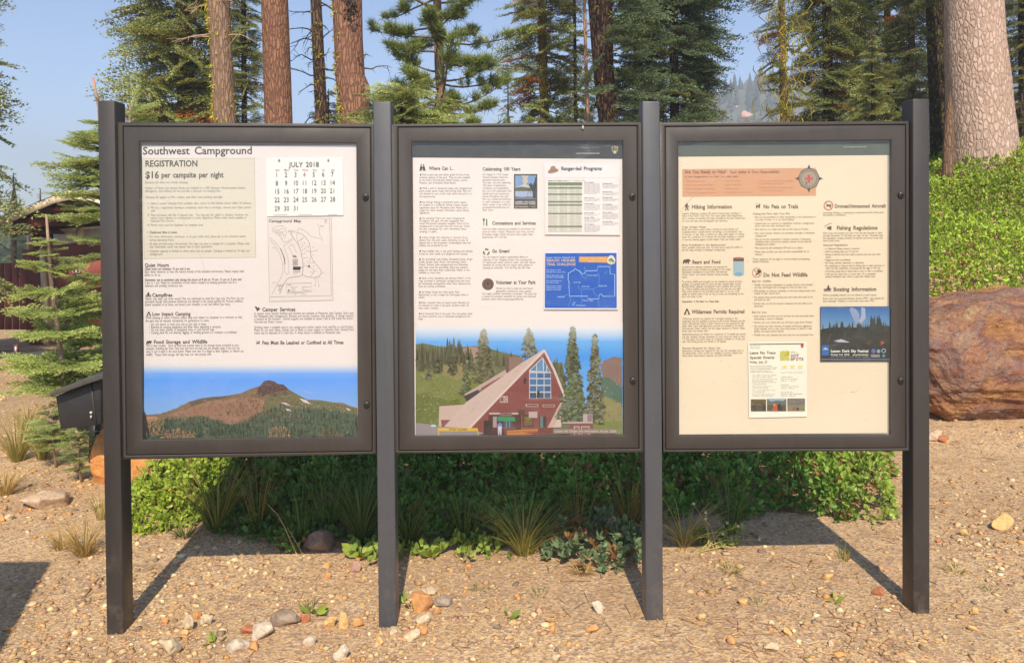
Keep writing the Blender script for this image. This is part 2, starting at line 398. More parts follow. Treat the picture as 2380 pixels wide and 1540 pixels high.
for i, (px, py, w, h, c, lab) in enumerate(rocks):
    g = G(px, py - h * 0.18); Z = g[1] - CAM[1]; W = w / FX * Z; Hh = h / FX * Z
    V, F = rockshape(100 + i, 4, 17, 0.13 if c in (CR, WH, DK) else 0.06)
    ext = np.abs(V).max(0)
    V = V / ext * np.array([W / 2, W * 0.36, Hh * 0.62]); a = 0.25 * math.sin(i * 7.7)
    V = np.stack([V[:, 0] * math.cos(a) - V[:, 1] * math.sin(a), V[:, 0] * math.sin(a) + V[:, 1] * math.cos(a), V[:, 2]], 1)
    cc = np.array(c) * (0.8 + 0.45 * fbm(V[:, 0] * 40 + i, V[:, 2] * 40 + V[:, 1] * 30, i))[:, None]
    m = MB(); m.add(V + g + np.array([0, 0.0, Hh * 0.36]), F, cc)
    tag(m.build('rock', ROCKM, smooth=False), lab, 'rock', 'loose rocks around the board')

# great boulders
def boulder_mat():
    m, nt, p = newmat('boulder_rock')
    n1 = noise(nt, 1.25, 6, 0.6, stretched(nt, 1.15, 1.15, 1.5), 1.2); n2 = noise(nt, 5, 7, 0.7); n3 = noise(nt, 30, 7, 0.75)
    c = ramp(nt, n1, [(0.34, (0.68, 0.34, 0.11)), (0.42, (0.56, 0.26, 0.12)), (0.48, (0.34, 0.155, 0.12)), (0.54, (0.42, 0.30, 0.26)), (0.60, (0.50, 0.21, 0.13)), (0.68, (0.80, 0.56, 0.32))])
    c = mix(nt, c, ramp(nt, n2, [(0.42, (0.30, 0.14, 0.10)), (0.60, (0.64, 0.38, 0.19))]), 0.42)
    c = mix(nt, c, ramp(nt, n3, [(0.3, 0.62), (0.7, 1.25)]), 0.8, 'MULTIPLY')
    nt.links.new(c, p.inputs['Base Color']); p.inputs['Roughness'].default_value = 0.85; p.inputs['Specular IOR Level'].default_value = 0.2
    vo = N(nt, 'ShaderNodeTexVoronoi', Scale=2.6, feature='DISTANCE_TO_EDGE'); nt.links.new(mix(nt, pos(nt), N(nt, 'ShaderNodeTexNoise', Scale=3.0, Detail=5.0).outputs['Color'], 0.25), vo.inputs['Vector'])
    crk = ramp(nt, vo.outputs['Distance'], [(0.0, 0.0), (0.02, 1.0)])
    b = bump(nt, n3, 1.0, 0.035); b = bump(nt, n2, 1.0, 0.12, b); b = bump(nt, n1, 0.6, 0.15, b); b = bump(nt, crk, 0.25, 0.02, b); nt.links.new(b, p.inputs['Normal']); return m
BOULDM = boulder_mat()
ORANGE_ROCK = mat_attr('orange_rock', .88, 5, .45, .8, .02, 22, spec=.15)
def fb3(V, f, s): return (fbm(V[:, 0] * f + V[:, 2] * f * .31, V[:, 1] * f - V[:, 2] * f * .27, s) + fbm(V[:, 1] * f + 7, V[:, 2] * f, s + 3) + fbm(V[:, 2] * f - 4, V[:, 0] * f, s + 6)) / 3 - .47
def boulder(px, py, w, h, Y, seed, lab, dy=0.7, cuts=14, mat=BOULDM, k=5, blk=.8):
    """boulder whose base rests at pixel row py, at depth Y"""
    Z = Y - CAM[1]; p = U(px, py, Y); W = w / FX * Z; Hh = h / FX * Z
    V, F = rockshape(seed, k, cuts + 14, 0.03, (0.5, 0.92)); V = V / np.abs(V).max(0); V = np.sign(V) * np.abs(V) ** blk
    a = V * 6 + seed; V = V * (1 + .30 * fb3(V, 2.5, seed) + .20 * fb3(V, 9, seed + 9) - .10 * np.abs(fb3(V, 5, seed + 4)) + .07 * fb3(V, 34, seed + 2))[:, None]; V = V / np.abs(V).max(0)
    V = V * np.array([W / 2, W / 2 * dy, Hh / 2])
    V[:, 2] += Hh / 2 - 0.06
    V += np.array([p[0], Y + W / 2 * dy * 0.92, p[2]])
    m = MB(); m.add(V, F, (0.66, 0.30, 0.10) if mat is ORANGE_ROCK else None); return tag(m.build('boulder', mat, smooth=False), lab, 'boulder')
_gb = G(2290, 1006); print('boulder front', _gb)
boulder(2395, 1030, 660, 372, float(_gb[1]), 7, 'huge red and orange boulder on the dirt below the green mound', 0.62, k=7, blk=.68)
boulder(256, 1155, 178, 178, 1.75, 21, 'orange boulder behind the first post under the black box', 0.8, mat=ORANGE_ROCK)
boulder(352, 1130, 95, 62, 2.2, 24, 'brown and orange low boulder behind the first case, beside the shrub', 0.8)
boulder(382, 1160, 80, 56, 1.35, 33, 'small bright orange boulder half hidden in the sunlit shrub', 0.8, mat=ORANGE_ROCK)
# ------------------------------------------------------------------ the information board
def bevel(o, w=0.004, seg=2):
    b = o.modifiers.new('edge', 'BEVEL'); b.width = w; b.segments = seg; b.limit_method = 'ANGLE'; b.angle_limit = math.radians(40)
    return o
board = empty('information_board', (0, 0, 0), 'wide dark brown steel information board of three glazed cases between four posts', 'information board')
posts_px = [((227, 266), 233.5, (247.6, 287), 1475), ((868, 907), 236, (879, 922.5), 1453), ((1494, 1532), 235, (1500, 1543), 1437), ((2122, 2160), 229.5, (2122.6, 2161.6), 1426)]
PD = 0.088
foot = {}
for (t0, t1), ty, (b0, b1), by in posts_px:
    tl, tr = U(t0, ty, 0), U(t1, ty, 0); bl, br = U(b0, by, 0), U(b1, by, 0)
    wm = 0.5 * ((tr - tl)[0] + (br - bl)[0])
    ct, cb = (tl + tr) / 2, (bl + br) / 2; zt = ct[2]; zb = cb[2]; dx = (ct[0] - cb[0]) / (zt - zb)
    z0 = min(zb, float(T(cb[0], 0))) - 0.12
    xt, xb = ct[0], cb[0] + dx * (z0 - zb)
    m = MB(); h = wm / 2
    hexa(m, [(xt-h,0,zt),(xt+h,0,zt),(xb+h,0,z0),(xb-h,0,z0),(xt-h,PD,zt),(xt+h,PD,zt),(xb+h,PD,z0),(xb-h,PD,z0)])
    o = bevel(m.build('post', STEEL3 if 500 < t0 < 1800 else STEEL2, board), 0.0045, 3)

def quad_world(c, y): return [U(px, py, y) for px, py in c]
def frame_ring(m, outer, inner, y0, y1, C=None):
    """picture-frame solid: outer/inner quads (TL TR BR BL, world x/z taken at y0), front at y0, back at y1"""
    O = [np.array(p) for p in outer]; I = [np.array(p) for p in inner]
    V = []
    for y in (y0, y1):
        for p in O + I: V.append((p[0], y, p[2]))
    F = []
    for i in range(4):
        j = (i + 1) % 4
        F.append([i, i+4, j+4, j][::-1]); F.append([8+i, 8+j, 8+j+4, 8+i+4][::-1])
        F.append([i, j, 8+j, 8+i][::-1]); F.append([4+i, 8+4+i, 8+4+j, 4+j][::-1])
    m.add(V, F, C)
def inset(q, d):
    q = [np.array(p) for p in q]; c = sum(q) / 4
    return [np.array([p[0] + (d if p[0] < c[0] else -d), p[1], p[2] + (d if p[2] < c[2] else -d)]) for p in q]
YF = 0.022                                       # front of the cases
cases = [
 dict(outer=[(273,284),(868,288),(875,1054.5),(282.5,1068)], seam=[(286.5,294),(860.5,297.3),(865,1047.5),(293.5,1057)], open=[(322.6,328),(828,332),(831.5,1015),(331,1022.5)],
      locks=[(850,457.5),(852.5,939)]),
 dict(outer=[(907.5,288.3),(1494,284),(1500,1051),(915,1053)], seam=[(925.5,296),(1480.5,292.5),(1485,1041.5),(927.5,1046.5)], open=[(956.5,328.5),(1448,327.5),(1450.6,1011.5),(963.5,1013)],
      locks=[(1470,456.5),(1471,883.5)]),
 dict(outer=[(1532,284.7),(2113,281.3),(2115,1047.7),(1541,1050.5)], seam=[(1547,295),(2104.5,290),(2106,1040),(1547,1044)], open=[(1576,329),(2072,325),(2071,1012),(1578,1012)],
      locks=[(2093.5,453),(2093.5,883.5)]),
]
YS = 0.0385                                       # plane of the posters
for cs in cases:
    case = empty('display_case'); child(board, case)
    out = quad_world(cs['outer'], YF); se = quad_world(cs['seam'], YF); op = quad_world(cs['open'], YF)
    m = MB(); frame_ring(m, out, inset(se, -0.0025), YF, 0.085); o = bevel(m.build('case_body', STEEL, case), 0.003, 2)
    m = MB()
    xs = [p[0] for p in out]; zs = [p[2] for p in out]
    back = inset([(q[0], 0.07, q[2]) for q in out], 0.004)
    hexa(m, [(q[0], 0.060, q[2]) for q in back] + [(q[0], 0.082, q[2]) for q in back]); m.build('back_panel', BLACK, case)
    m = MB(); frame_ring(m, inset(se, 0.0012), op, YF + 0.0005, YF + 0.026); bevel(m.build('door_frame', STEEL, case), 0.0016, 2)
    m = MB(); frame_ring(m, inset(se, -0.0035), inset(se, 0.004), YF + 0.006, YF + 0.0065); m.build('seam', BLACK, case)
    g = inset(op, -0.004); m = MB(); y = YF + 0.0048
    m.add([(p[0], y, p[2]) for p in g], [[0, 3, 2, 1]]); m.build('glass_pane', GLASS, case)
    for lx, ly in cs['locks']:
        c = U(lx, ly, YF); m = MB(); R = 0.0118
        tube(m, [(c[0], YF + 0.002, c[2]), (c[0], YF - 0.006, c[2]), (c[0], YF - 0.009, c[2]), (c[0], YF - 0.0092, c[2])], [R, R, R * 0.86, R * 0.55], 20)
        lk = m.build('lock', LOCKM, case)
        m = MB(); boxm(m, c[0] - 0.0015, c[0] + 0.006, YF - 0.0115, YF - 0.0085, c[2] - 0.0018, c[2] + 0.0018); tube(m, [(c[0], YF - 0.009, c[2]), (c[0], YF - 0.0102, c[2])], R * 0.5, 14)
        m.build('keyhole', BLACK, lk)
# tiny pale rivet on the middle case's top rail and the flaking chip at the top corner of the last case
m = MB(); c = U(1354.5, 295.5, YF); tube(m, [(c[0], YF + 0.002, c[2] - 0.006), (c[0], YF - 0.004, c[2] - 0.006), (c[0], YF - 0.004, c[2] + 0.004)], [0.004, 0.004, 0.003], 8)
m.build('rivet', mat_plain('pale_metal', (0.6, 0.5, 0.42), 0.4), board)

# ------------------------------------------------------------------ lettering
_tc = bpy.data.curves.new('t', 'FONT'); _to = bpy.data.objects.new('t', _tc); COL.objects.link(_to)
def _mesh_of(s, off):
    _tc.body = s; _tc.offset = off; _tc.resolution_u = 2; _tc.size = 1.0
    bpy.context.view_layer.update()
    dg = bpy.context.evaluated_depsgraph_get(); me = bpy.data.meshes.new_from_object(_to.evaluated_get(dg))
    V = np.array([v.co[:2] for v in me.vertices]).reshape(-1, 2); me.calc_loop_triangles()
    F = np.array([t.vertices[:] for t in me.loop_triangles], int).reshape(-1, 3); bpy.data.meshes.remove(me); return V, F
_cache = {}
def glyph(ch, off):
    k = (ch, off)
    if k not in _cache:
        if ('|', off) not in _cache:
            V, F = _mesh_of('|', off); _cache[('|', off)] = (V, F, None); _cache[('bar width', off)] = V[:, 0].max()
            _cache[('|', off)] = (V, F, _mesh_of('||', off)[0][:, 0].max() - V[:, 0].max())
            if ch == '|': return _cache[k]
        V, F = (np.zeros((0, 2)), np.zeros((0, 3), int)) if ch == ' ' else _mesh_of(ch, off)
        adv = _mesh_of(ch + '|', off)[0][:, 0].max() - _cache[('bar width', off)]
        _cache[k] = (V, F, adv)
    return _cache[k]
CAPH = _mesh_of('H', 0.0)[0][:, 1].max()
def textmesh(s, bold=0.0, track=0.0):
    Vs, Fs, n, x = [], [], 0, 0.0
    for ch in s:
        V, F, a = glyph(ch, bold)
        if len(V): Vs.append(V + [x, 0]); Fs.append(F + n); n += len(V)
        x += a * (1.55 if ch == ' ' else 1.0) + track
    if not Vs: return np.zeros((0, 2)), np.zeros((0, 3), int), x
    return np.concatenate(Vs) / CAPH, np.concatenate(Fs), (x - track) / CAPH

class Print:
    """flat printing on paper: every shape a hair in front of the one before"""
    def __init__(s, y, tr=None, step=7e-6): s.y = y; s.tr = tr or (lambda x, y: (x, y)); s.mb = MB(); s.step = step; s.slope = 0.0
    def _put(s, x, y, F, C):
        s.y -= s.step; X, Y = s.tr(x, y); s.mb.add(U(X, Y, s.y), F, C)
    def poly(s, pts, C):
        P = np.array(pts, float)
        if len(P) <= 4: F = [list(range(len(P)))]
        else: F = [list(t) for t in tessellate_polygon([[Vector((p[0], p[1], 0)) for p in P]])]
        s._put(P[:, 0], P[:, 1], F, ink(*C) if len(np.shape(C)) == 1 else np.array([ink(*c) for c in C]))
    def rect(s, x0, y0, x1, y1, C): s.poly([(x0,y0),(x1,y0),(x1,y1),(x0,y1)], C)
    def tris(s, P, C):
        """many small triangles P (n,3,2); each on its own level"""
        P = np.asarray(P, float); n = len(P); lv = s.y - s.step * (1 + np.arange(n) % 60); s.y -= s.step * min(n, 60)
        X, Y = s.tr(P[..., 0], P[..., 1]); C = np.array([ink(*c) for c in np.broadcast_to(C, (n, 3))])
        s.mb.add(U(X, Y, np.repeat(lv[:, None], 3, 1)).reshape(-1, 3), np.arange(3 * n).reshape(-1, 3), np.repeat(C, 3, 0))
    def line(s, pts, w, C, closed=False):
        P = np.array(pts, float)
        if closed: P = np.concatenate([P, P[:1]])
        t = np.gradient(P, axis=0); t /= np.linalg.norm(t, axis=1)[:, None] + 1e-9
        if closed:
            d = P[1] - P[0]; e = P[-1] - P[-2]; q = d / np.linalg.norm(d) + e / np.linalg.norm(e); t[0] = t[-1] = q / (np.linalg.norm(q) + 1e-9)
        nn = np.stack([-t[:, 1], t[:, 0]], 1) * w / 2; V = np.concatenate([P + nn, P - nn]); m = len(P)
        s._put(V[:, 0], V[:, 1], [[i, i+1, m+i+1, m+i] for i in range(m-1)], ink(*C))
    def circle(s, cx, cy, r, C, n=20, ry=None):
        a = np.arange(n) * 2 * math.pi / n; s.poly(list(zip(cx + r * np.cos(a), cy + (ry or r) * np.sin(a))), C)
    def ring(s, cx, cy, r, w, C, n=22):
        a = np.arange(n) * 2 * math.pi / n; s.line(list(zip(cx + r * np.cos(a), cy + r * np.sin(a))), w, C, True)
    def gradient(s, x0, x1, stops):
        """vertical printed blend: stops [(y, colour)]"""
        for (ya, ca), (yb, cb) in zip(stops, stops[1:]):
            s.y += s.step * 0.0
            s._put(np.array([x0, x1, x1, x0]), np.array([ya, ya, yb, yb]), [[0, 1, 2, 3]], np.array([ink(*ca), ink(*ca), ink(*cb), ink(*cb)])); s.y += s.step
        s.y -= s.step
    def text(s, x0, y0, cap, txt, C, x1=None, bold=0.0, sx=None, slope=None, ital=0.0, shade=1.0):
        V, F, w = textmesh(txt, bold)
        if not len(V): return
        kx = (x1 - x0) / w if x1 is not None else (sx if sx is not None else cap)
        X = x0 + V[:, 0] * kx + V[:, 1] * cap * ital; Y = y0 - V[:, 1] * cap + (s.slope if slope is None else slope) * (X - x0)
        s._put(X, Y, F, ink(*C)); s.y += s.step
    def para(s, x0, x1, ys, cap, lines, C, bold=0.0):
        wm = max(textmesh(l, bold)[2] for l in lines); sx = (x1 - x0) / wm
        for y, l in zip(ys, lines): s.text(x0, y, cap, l, C, sx=sx, bold=bold)
    def build(s, name, parent): return s.mb.build(name, PRINT, parent)
def sheet(parent, quad, y, C, thick=0.0006, name='sheet', bend=None):
    """paper with a little thickness; quad in photograph pixels TL TR BR BL; bend(u, v) gives how far the paper stands forward"""
    q = np.array(quad, float); n = 14; m = MB(); u = np.linspace(0, 1, n); UU, VV = np.meshgrid(u, u)
    P = (q[0] * ((1-UU)*(1-VV))[..., None] + q[1] * (UU*(1-VV))[..., None] + q[2] * (UU*VV)[..., None] + q[3] * ((1-UU)*VV)[..., None])
    off = bend(UU, VV) if bend else np.zeros_like(UU)
    A = U(P[..., 0], P[..., 1], y - off).reshape(-1, 3); B = A + [0, thick, 0]
    i = (np.arange(n-1)[:, None] * n + np.arange(n-1)[None, :]).ravel()
    F = np.stack([i, i+n, i+n+1, i+1], 1)
    m.add(A, F, ink(*C)); m.add(B, F[:, ::-1], ink(*C))
    e = np.concatenate([np.arange(n-1), np.arange(n-1)*n+n-1, (n-1)*n+np.arange(n-1)[::-1]+1, np.arange(n-1)[::-1]*n+n]); e2 = np.roll(e, -1)
    m.add(np.concatenate([A, B]), np.stack([e, e2, e2 + n*n, e + n*n], 1), ink(*C))
    return m.build(name, PRINT, parent)
TX = (78, 68, 62); TB = (104, 94, 86)
def speckle(ph, rr, n, x0, x1, y0, y1, C, amp, smax, inside=None):
    """fine printed texture: many small flecks around colour C"""
    x, y = rr.uniform(x0, x1, n), rr.uniform(y0, y1, n)
    if inside is not None: k = inside(x, y); x, y = x[k], y[k]
    m = len(x); s = rr.uniform(.3, 1, m) * smax; a = rr.uniform(0, 6.28, m)
    P = np.stack([np.stack([x + s * np.cos(a + t), y + .6 * s * np.sin(a + t)], 1) for t in (0, 2.1, 4.2)], 1)
    ph.tris(P, np.clip(np.array(C) + rr.normal(size=(m, 1)) * amp + rr.normal(size=(m, 3)) * amp * .25, 8, 240))
def streaks(ph, rr, n, x0, x1, y0, y1, C, amp, L, slope, w=1.6, inside=None):
    x, y = rr.uniform(x0, x1, n), rr.uniform(y0, y1, n)
    if inside is not None: k = inside(x, y); x, y = x[k], y[k]
    m = len(x); l = rr.uniform(.3, 1, m) * L; dx, dy = l * slope[0], l * slope[1]; ww = rr.uniform(.5, 1.3, m) * w
    P = np.stack([np.stack([x - ww, y], 1), np.stack([x + ww, y + ww * .3], 1), np.stack([x + dx, y + dy], 1)], 1)
    ph.tris(P, np.clip(np.array(C) + rr.normal(size=(m, 1)) * amp, 8, 240))
def treetris(rng, xs, ys, h, spread=0.28):
    """small conifer silhouettes as stacked triangles: xs, ys base; returns (n,3,2)"""
    out = []
    for x, y, hh in zip(xs, ys, h):
        w = hh * spread
        for k in range(3):
            b = y - hh * k * 0.27; t = b - hh * 0.48; ww = w * (1 - 0.27 * k) * 0.5
            out.append([(x - ww, b), (x + ww, b), (x + rng.normal() * 0.3, t)])
    return np.array(out)
# ------------------------------------------------------------------ poster in the first case: Southwest Campground
Z1 = Zm(240, 240, 3.0513); Z2 = Zm(340, 620, 2.8519)
BOARDC = srgb(150, 140, 128)
po = empty('poster', label='cream campground rules poster with a mountain photo along its foot', cat='poster')
sheet(po, [(329.5, 331), (828, 333), (832, 1017), (336.5, 1024)], YS, (250, 233, 218))
m = Print(YS - 0.0001); m.poly([(324, 329), (828, 331), (828, 337), (330, 341)], (150, 140, 136)); m.build('top_strip', po)
p = Print(YS - 0.0004, Z1)
p.poly([(388,517),(1275,517),(1285,1297),(405,1307)], (238, 223, 196))
p.line([(388,517),(1275,517),(1285,1297),(405,1307)], 2.2, (120, 108, 96), True)
p.build('notice_box', po)
p = Print(YS - 0.0007, Z1); p.slope = -0.004
p.text(393, 486, 58, 'Southwest Campground', TX, 1258, 0.016)
p.text(412, 582, 47, 'REGISTRATION', TX, 828, 0.024)
p.text(413, 674, 52, '$16', TX, 522, 0.024); p.text(540, 669, 43, 'per campsite per night', TX, 1030, 0.024)
c = 18
p.text(412, 715, c, 'Entrance fee does not include camping.', TB, 752)
p.para(412, 1205, [760, 783], c, ['Holders of Senior and Access Passes are entitled to a 50% discount. Annual passes (Lassen,', 'interagency, and military) do not provide a discount on camping fees.'], TB)
p.text(412, 832, c, 'Camping fee applies to RVs, trailers, and other units parking overnight.', TB, 1028)
for y, s_ in ((880, '1.'), (914, '2.'), (972, '3.'), (1051, '4.')): p.text(430, y, c, s_, TB, sx=17)
p.para(456, 1252, [880, 914, 937, 972, 995, 1018, 1051], c, ['Select a vacant campsite from available sites, return to this bulletin board within 30 minutes.',
 'Fill out a registration envelope completely, insert fee in envelope, remove and retain permit', 'stub.',
 'Place envelope with fee in deposit slot.  You may pay for nights in advance, however we', 'cannot issue refunds for overpayment or early departure. Please make check payable to', 'National Park Service.',
 'Permit stub must be displayed on campsite post.'], TB)
p.text(430, 1109, c + 1, '\u2022 Check-out time is noon.', TX, 668, 0.024)
p.para(430, 1238, [1142, 1168, 1199, 1222, 1256, 1280], c, ['\u2022 For more information, assistance, or to pay credit card, please go to the entrance station', '  during operating hours.',
 '\u2022 All sites are first-come, first-served. You may not save or prepay for a campsite. Please note', '  that reservation cards may appear due to park operations.',
 '\u2022 Campsite capacity is limited to three tents and six people. Camping is limited to 14 days per', '  campground.'], TB)
p.tr = Z2; p.slope = -0.006
H = 26; c = 18
p.text(97, 199, H, 'Quiet Hours', TX, 275, 0.024)
p.text(97, 222, c, 'Quiet hours are between 10 pm and 6 am.', TX, 433, 0.015)
p.para(97, 832, [243, 266], c, ['Each visitor deserves to hear the natural sounds of this beautiful environment. Please respect their', 'ability to do so.'], TB)
p.text(98, 303, c, 'Generator use is permitted only during the hours of 8 am to 10 am; 12 pm to 2 pm; and', TX, 810, 0.015)
p.para(98, 775, [324, 346], c, ['5 pm to 7 pm. Please be considerate of your fellow campers by keeping generator use to a', 'minimum and avoiding continuous use.'], TB)
p.text(151, 419, H, 'Campfires', TX, 301, 0.024)
p.para(99, 828, [442, 463, 485], c, ['Gather only dead, and down wood. Fires are restricted to metal fire rings only. Fire Pans are not', 'permitted though self-contained barbecues are allowed in the paved parking lot. Prevent wildfires,', 'attend campfires at all times, and ensure your campfire is out cold before you leave.'], TB)
p.text(152, 558, H, 'Low Impact Camping', TX, 434, 0.024)
p.para(103, 815, [581, 604], c, ['While camping at Lassen Volcanic, please keep your impact on campsites to a minimum so that', 'the park may be enjoyed, unimpaired, for generations to come.'], TB)
p.para(131, 778, [630, 650, 670, 691], c, ['\u2022 Do not trench or level your site or put nails in trees.', '\u2022 Remove all camping equipment and litter when departing a campsite.', '\u2022 Do not camp outside of designated areas or past barrier logs.', '\u2022 Cutting plant life and altering, digging, or leveling ground at a campsite is prohibited.'], TB)
p.text(163, 764, H, 'Food Storage and Wildlife', TX, 558, 0.024)
p.para(106, 827, [787, 808, 830, 853], c, ['This is bear country.  Store all food and scented items in the storage locker provided at your', 'campsite, including pet food. Only have the food out that you are actually using; if you are not', 'using it, put it back in the food locker. Please note that it is illegal to feed, frighten, or disturb any', 'wildlife.  Proper food storage will help keep our wild animals wild.'], TB)
p.text(963, 525, H, 'Camper Services', TX, 1208, 0.024)
p.para(904, 1640, [550, 570, 590, 612], c, ['A camper store, laundry facilities and showers are available at Manzanita Lake Camper Store near', 'the Manzanita Lake Campground. Showers and laundry machines take quarters. A change machine', 'is located by the showers.  Limited supplies are available at Lassen Cafe & Gift inside the Kohm', 'Yah-mah-nee Visitor Center.'], TB)
p.para(904, 1638, [652, 672, 693], c, ['Drinking water is available next to the campground comfort station from mid-May to mid-October.', 'Please do not wash dishes, clothes, hair or bathe at water spigots or industrial sinks. Strained food', 'waste may be disposed of in trash bins. A dump station is available at Manzanita Lake.'], TB)
p.text(963, 770, H, 'Pets Must Be Leashed or Confined at All Times', TX, 1563, 0.024)
p.build('lettering', po)
ic = Print(YS - 0.0008, Z2)
def tent(ic, x, y, w, h, C, P=(246, 229, 216)):
    ic.poly([(x, y), (x + w * 0.42, y - h), (x + w * 0.58, y - h), (x + w, y)], C); ic.poly([(x + w * .28, y), (x + w * .5, y - h * .68), (x + w * .72, y)], P)
def bear(ic, x, y, w, h, C):
    ic.poly([(x, y-h*.05), (x+w*.03, y-h*.55), (x+w*.16, y-h*.88), (x+w*.42, y-h*.86), (x+w*.62, y-h), (x+w*.80, y-h*.92), (x+w, y-h*.62), (x+w*.97, y-h*.5), (x+w*.80, y-h*.46), (x+w*.74, y-h*.38), (x+w*.80, y), (x+w*.64, y), (x+w*.58, y-h*.36), (x+w*.46, y-h*.34), (x+w*.50, y), (x+w*.36, y), (x+w*.30, y-h*.40), (x+w*.22, y-h*.3), (x+w*.16, y)], C)
def hiker(ic, x, y, h, C):
    ic.circle(x + h*.30, y - h*.90, h*.09, C, 10); ic.poly([(x+h*.18,y-h*.8),(x+h*.42,y-h*.8),(x+h*.4,y-h*.42),(x+h*.5,y),(x+h*.38,y),(x+h*.29,y-h*.36),(x+h*.12,y),(x,y),(x+h*.18,y-h*.42)], C)
    ic.line([(x+h*.55,y),(x+h*.60,y-h*.6)], h*.035, C); ic.line([(x+h*.38,y-h*.7),(x+h*.58,y-h*.5)], h*.06, C); ic.poly([(x+h*.02,y-h*.75),(x+h*.16,y-h*.78),(x+h*.16,y-h*.46),(x+h*.04,y-h*.46)], C)
def dog(ic, x, y, w, h, C):
    ic.poly([(x+w*.12,y-h*.62),(x+w*.7,y-h*.6),(x+w*.72,y-h*.9),(x+w*.85,y-h*.95),(x+w,y-h*.78),(x+w*.88,y-h*.7),(x+w*.84,y),(x+w*.7,y),(x+w*.64,y-h*.3),(x+w*.4,y-h*.3),(x+w*.34,y),(x+w*.2,y),(x+w*.2,y-h*.35)], C)
    ic.line([(x-w*.05,y-h*1.1),(x+w*.72,y-h*.85)], h*.05, C)
tent(ic, 108, 560, 38, 32, TX); bear(ic, 108, 768, 44, 27, TX); dog(ic, 915, 770, 32, 28, TX)
ic.line([(106, 400), (110, 414), (138, 414), (144, 402)], 3, TX); ic.poly([(112, 405), (118, 392), (124, 380), (128, 392), (133, 396), (132, 406), (124, 412)], TX); ic.line([(104,420),(144,410)], 3.5, TX); ic.line([(104,410),(144,420)], 3.5, TX)
ic.poly([(908, 488), (925, 494), (932, 510), (924, 516), (912, 500)], TX); ic.poly([(926, 526), (944, 512), (950, 500), (940, 504), (934, 490), (930, 505), (920, 515)], TX)
ic.build('marking', po)
# printed mountain photograph
ph = Print(YS - 0.0003, Z2); rr = np.random.default_rng(4)
X0, X1 = 90, 1667
SKYB = [(905,(250,233,218)),(925,(236,229,223)),(955,(185,205,232)),(985,(120,175,240)),(1030,(100,165,242)),(1250,(140,180,226)),(1466,(150,180,210))]
ph.gradient(92, 1666, SKYB)
ridge = [(92,1290),(150,1285),(215,1280),(330,1240),(425,1190),(520,1165),(600,1155),(680,1150),(800,1130),(880,1095),(950,1075),(975,1040),(1010,1032),(1050,1040),(1080,1060),(1120,1065),(1165,1105),(1230,1150),(1300,1175),(1400,1180),(1480,1195),(1560,1200),(1620,1225),(1666,1235),(1668,1454),(104,1470)]
ph.poly(ridge, (138, 112, 84))
ph.poly([(250,1296),(425,1240),(560,1190),(760,1168),(880,1150),(1000,1190),(960,1260),(870,1300),(760,1352),(700,1362),(640,1320),(470,1310),(380,1292)], (166, 122, 96))
ph.poly([(930,1100),(975,1040),(1010,1032),(1050,1040),(1080,1060),(1120,1065),(1165,1105),(1080,1112),(1030,1128),(960,1150),(930,1135)], (98, 74, 72))
ph.poly([(425,1190),(520,1165),(600,1155),(690,1149),(700,1162),(560,1190),(440,1225)], (108, 92, 76))
ph.poly([(1000,1150),(1090,1120),(1170,1108),(1300,1178),(1400,1180),(1660,1238),(1668,1330),(1000,1300),(960,1240)], (112, 110, 70))
for _ in range(110):
    x, y = rr.uniform(300, 1250), rr.uniform(1120, 1300); s_ = rr.uniform(6, 22)
    if y > 1035 + abs(x - 1010) * 0.25: ph.poly([(x, y), (x + s_, y - s_ * .35), (x + s_ * 1.5, y + s_ * .1), (x + s_ * .6, y + s_ * .3)], tuple(np.array([140, 108, 82]) + rr.uniform(-26, 26)))
ph.poly([(92,1350),(240,1322),(330,1325),(420,1308),(520,1292),(600,1322),(660,1345),(720,1362),(800,1350),(880,1312),(960,1272),(1050,1232),(1150,1232),(1250,1245),(1400,1240),(1530,1262),(1668,1290),(1668,1454),(104,1470)], (80, 98, 74))
ph.poly([(100,1300),(180,1300),(240,1340),(200,1420),(110,1450)], (190, 142, 96)); ph.poly([(210,1460),(260,1400),(350,1385),(430,1410),(470,1455)], (176, 134, 98))
ph.poly([(1000,1455),(1015,1400),(1070,1368),(1130,1375),(1175,1410),(1170,1455)], (160, 130, 92)); ph.poly([(1380,1450),(1400,1385),(1450,1370),(1500,1400),(1560,1450)], (112, 98, 62))
speckle(ph, rr, 900, 250, 1300, 1060, 1350, (146, 112, 84), 16, 9, lambda x, y: y > np.interp(x, [250,425,600,880,975,1050,1165,1300], [1300,1200,1165,1100,1045,1045,1110,1185]) + 8)
speckle(ph, rr, 500, 1000, 1660, 1120, 1300, (104, 104, 66), 20, 8, lambda x, y: y > np.interp(x, [1000,1165,1300,1560,1660], [1160,1112,1182,1206,1242]) + 6)
for q in ([(1090,1195),(1140,1200),(1185,1228),(1150,1218)], [(1235,1165),(1290,1180),(1322,1210),(1270,1196)], [(1130,1240),(1165,1246),(1180,1262),(1150,1258)], [(1580,1235),(1612,1248),(1612,1258),(1590,1250)]): ph.poly(q, (222, 210, 200))
streaks(ph, rr, 260, 330, 900, 1190, 1330, (150, 112, 90), 13, 42, (.35, 1), 2.2, lambda x, y: y > 1200 + abs(x - 700) * .06)
streaks(ph, rr, 220, 700, 1180, 1120, 1290, (128, 98, 74), 18, 30, (-.3, 1), 2.4, lambda x, y: y > 1060 + abs(x - 1020) * .42)
streaks(ph, rr, 170, 925, 1165, 1045, 1140, (92, 70, 68), 20, 26, (.1, 1), 3, lambda x, y: y > 1045 + abs(x - 1020) * .38)
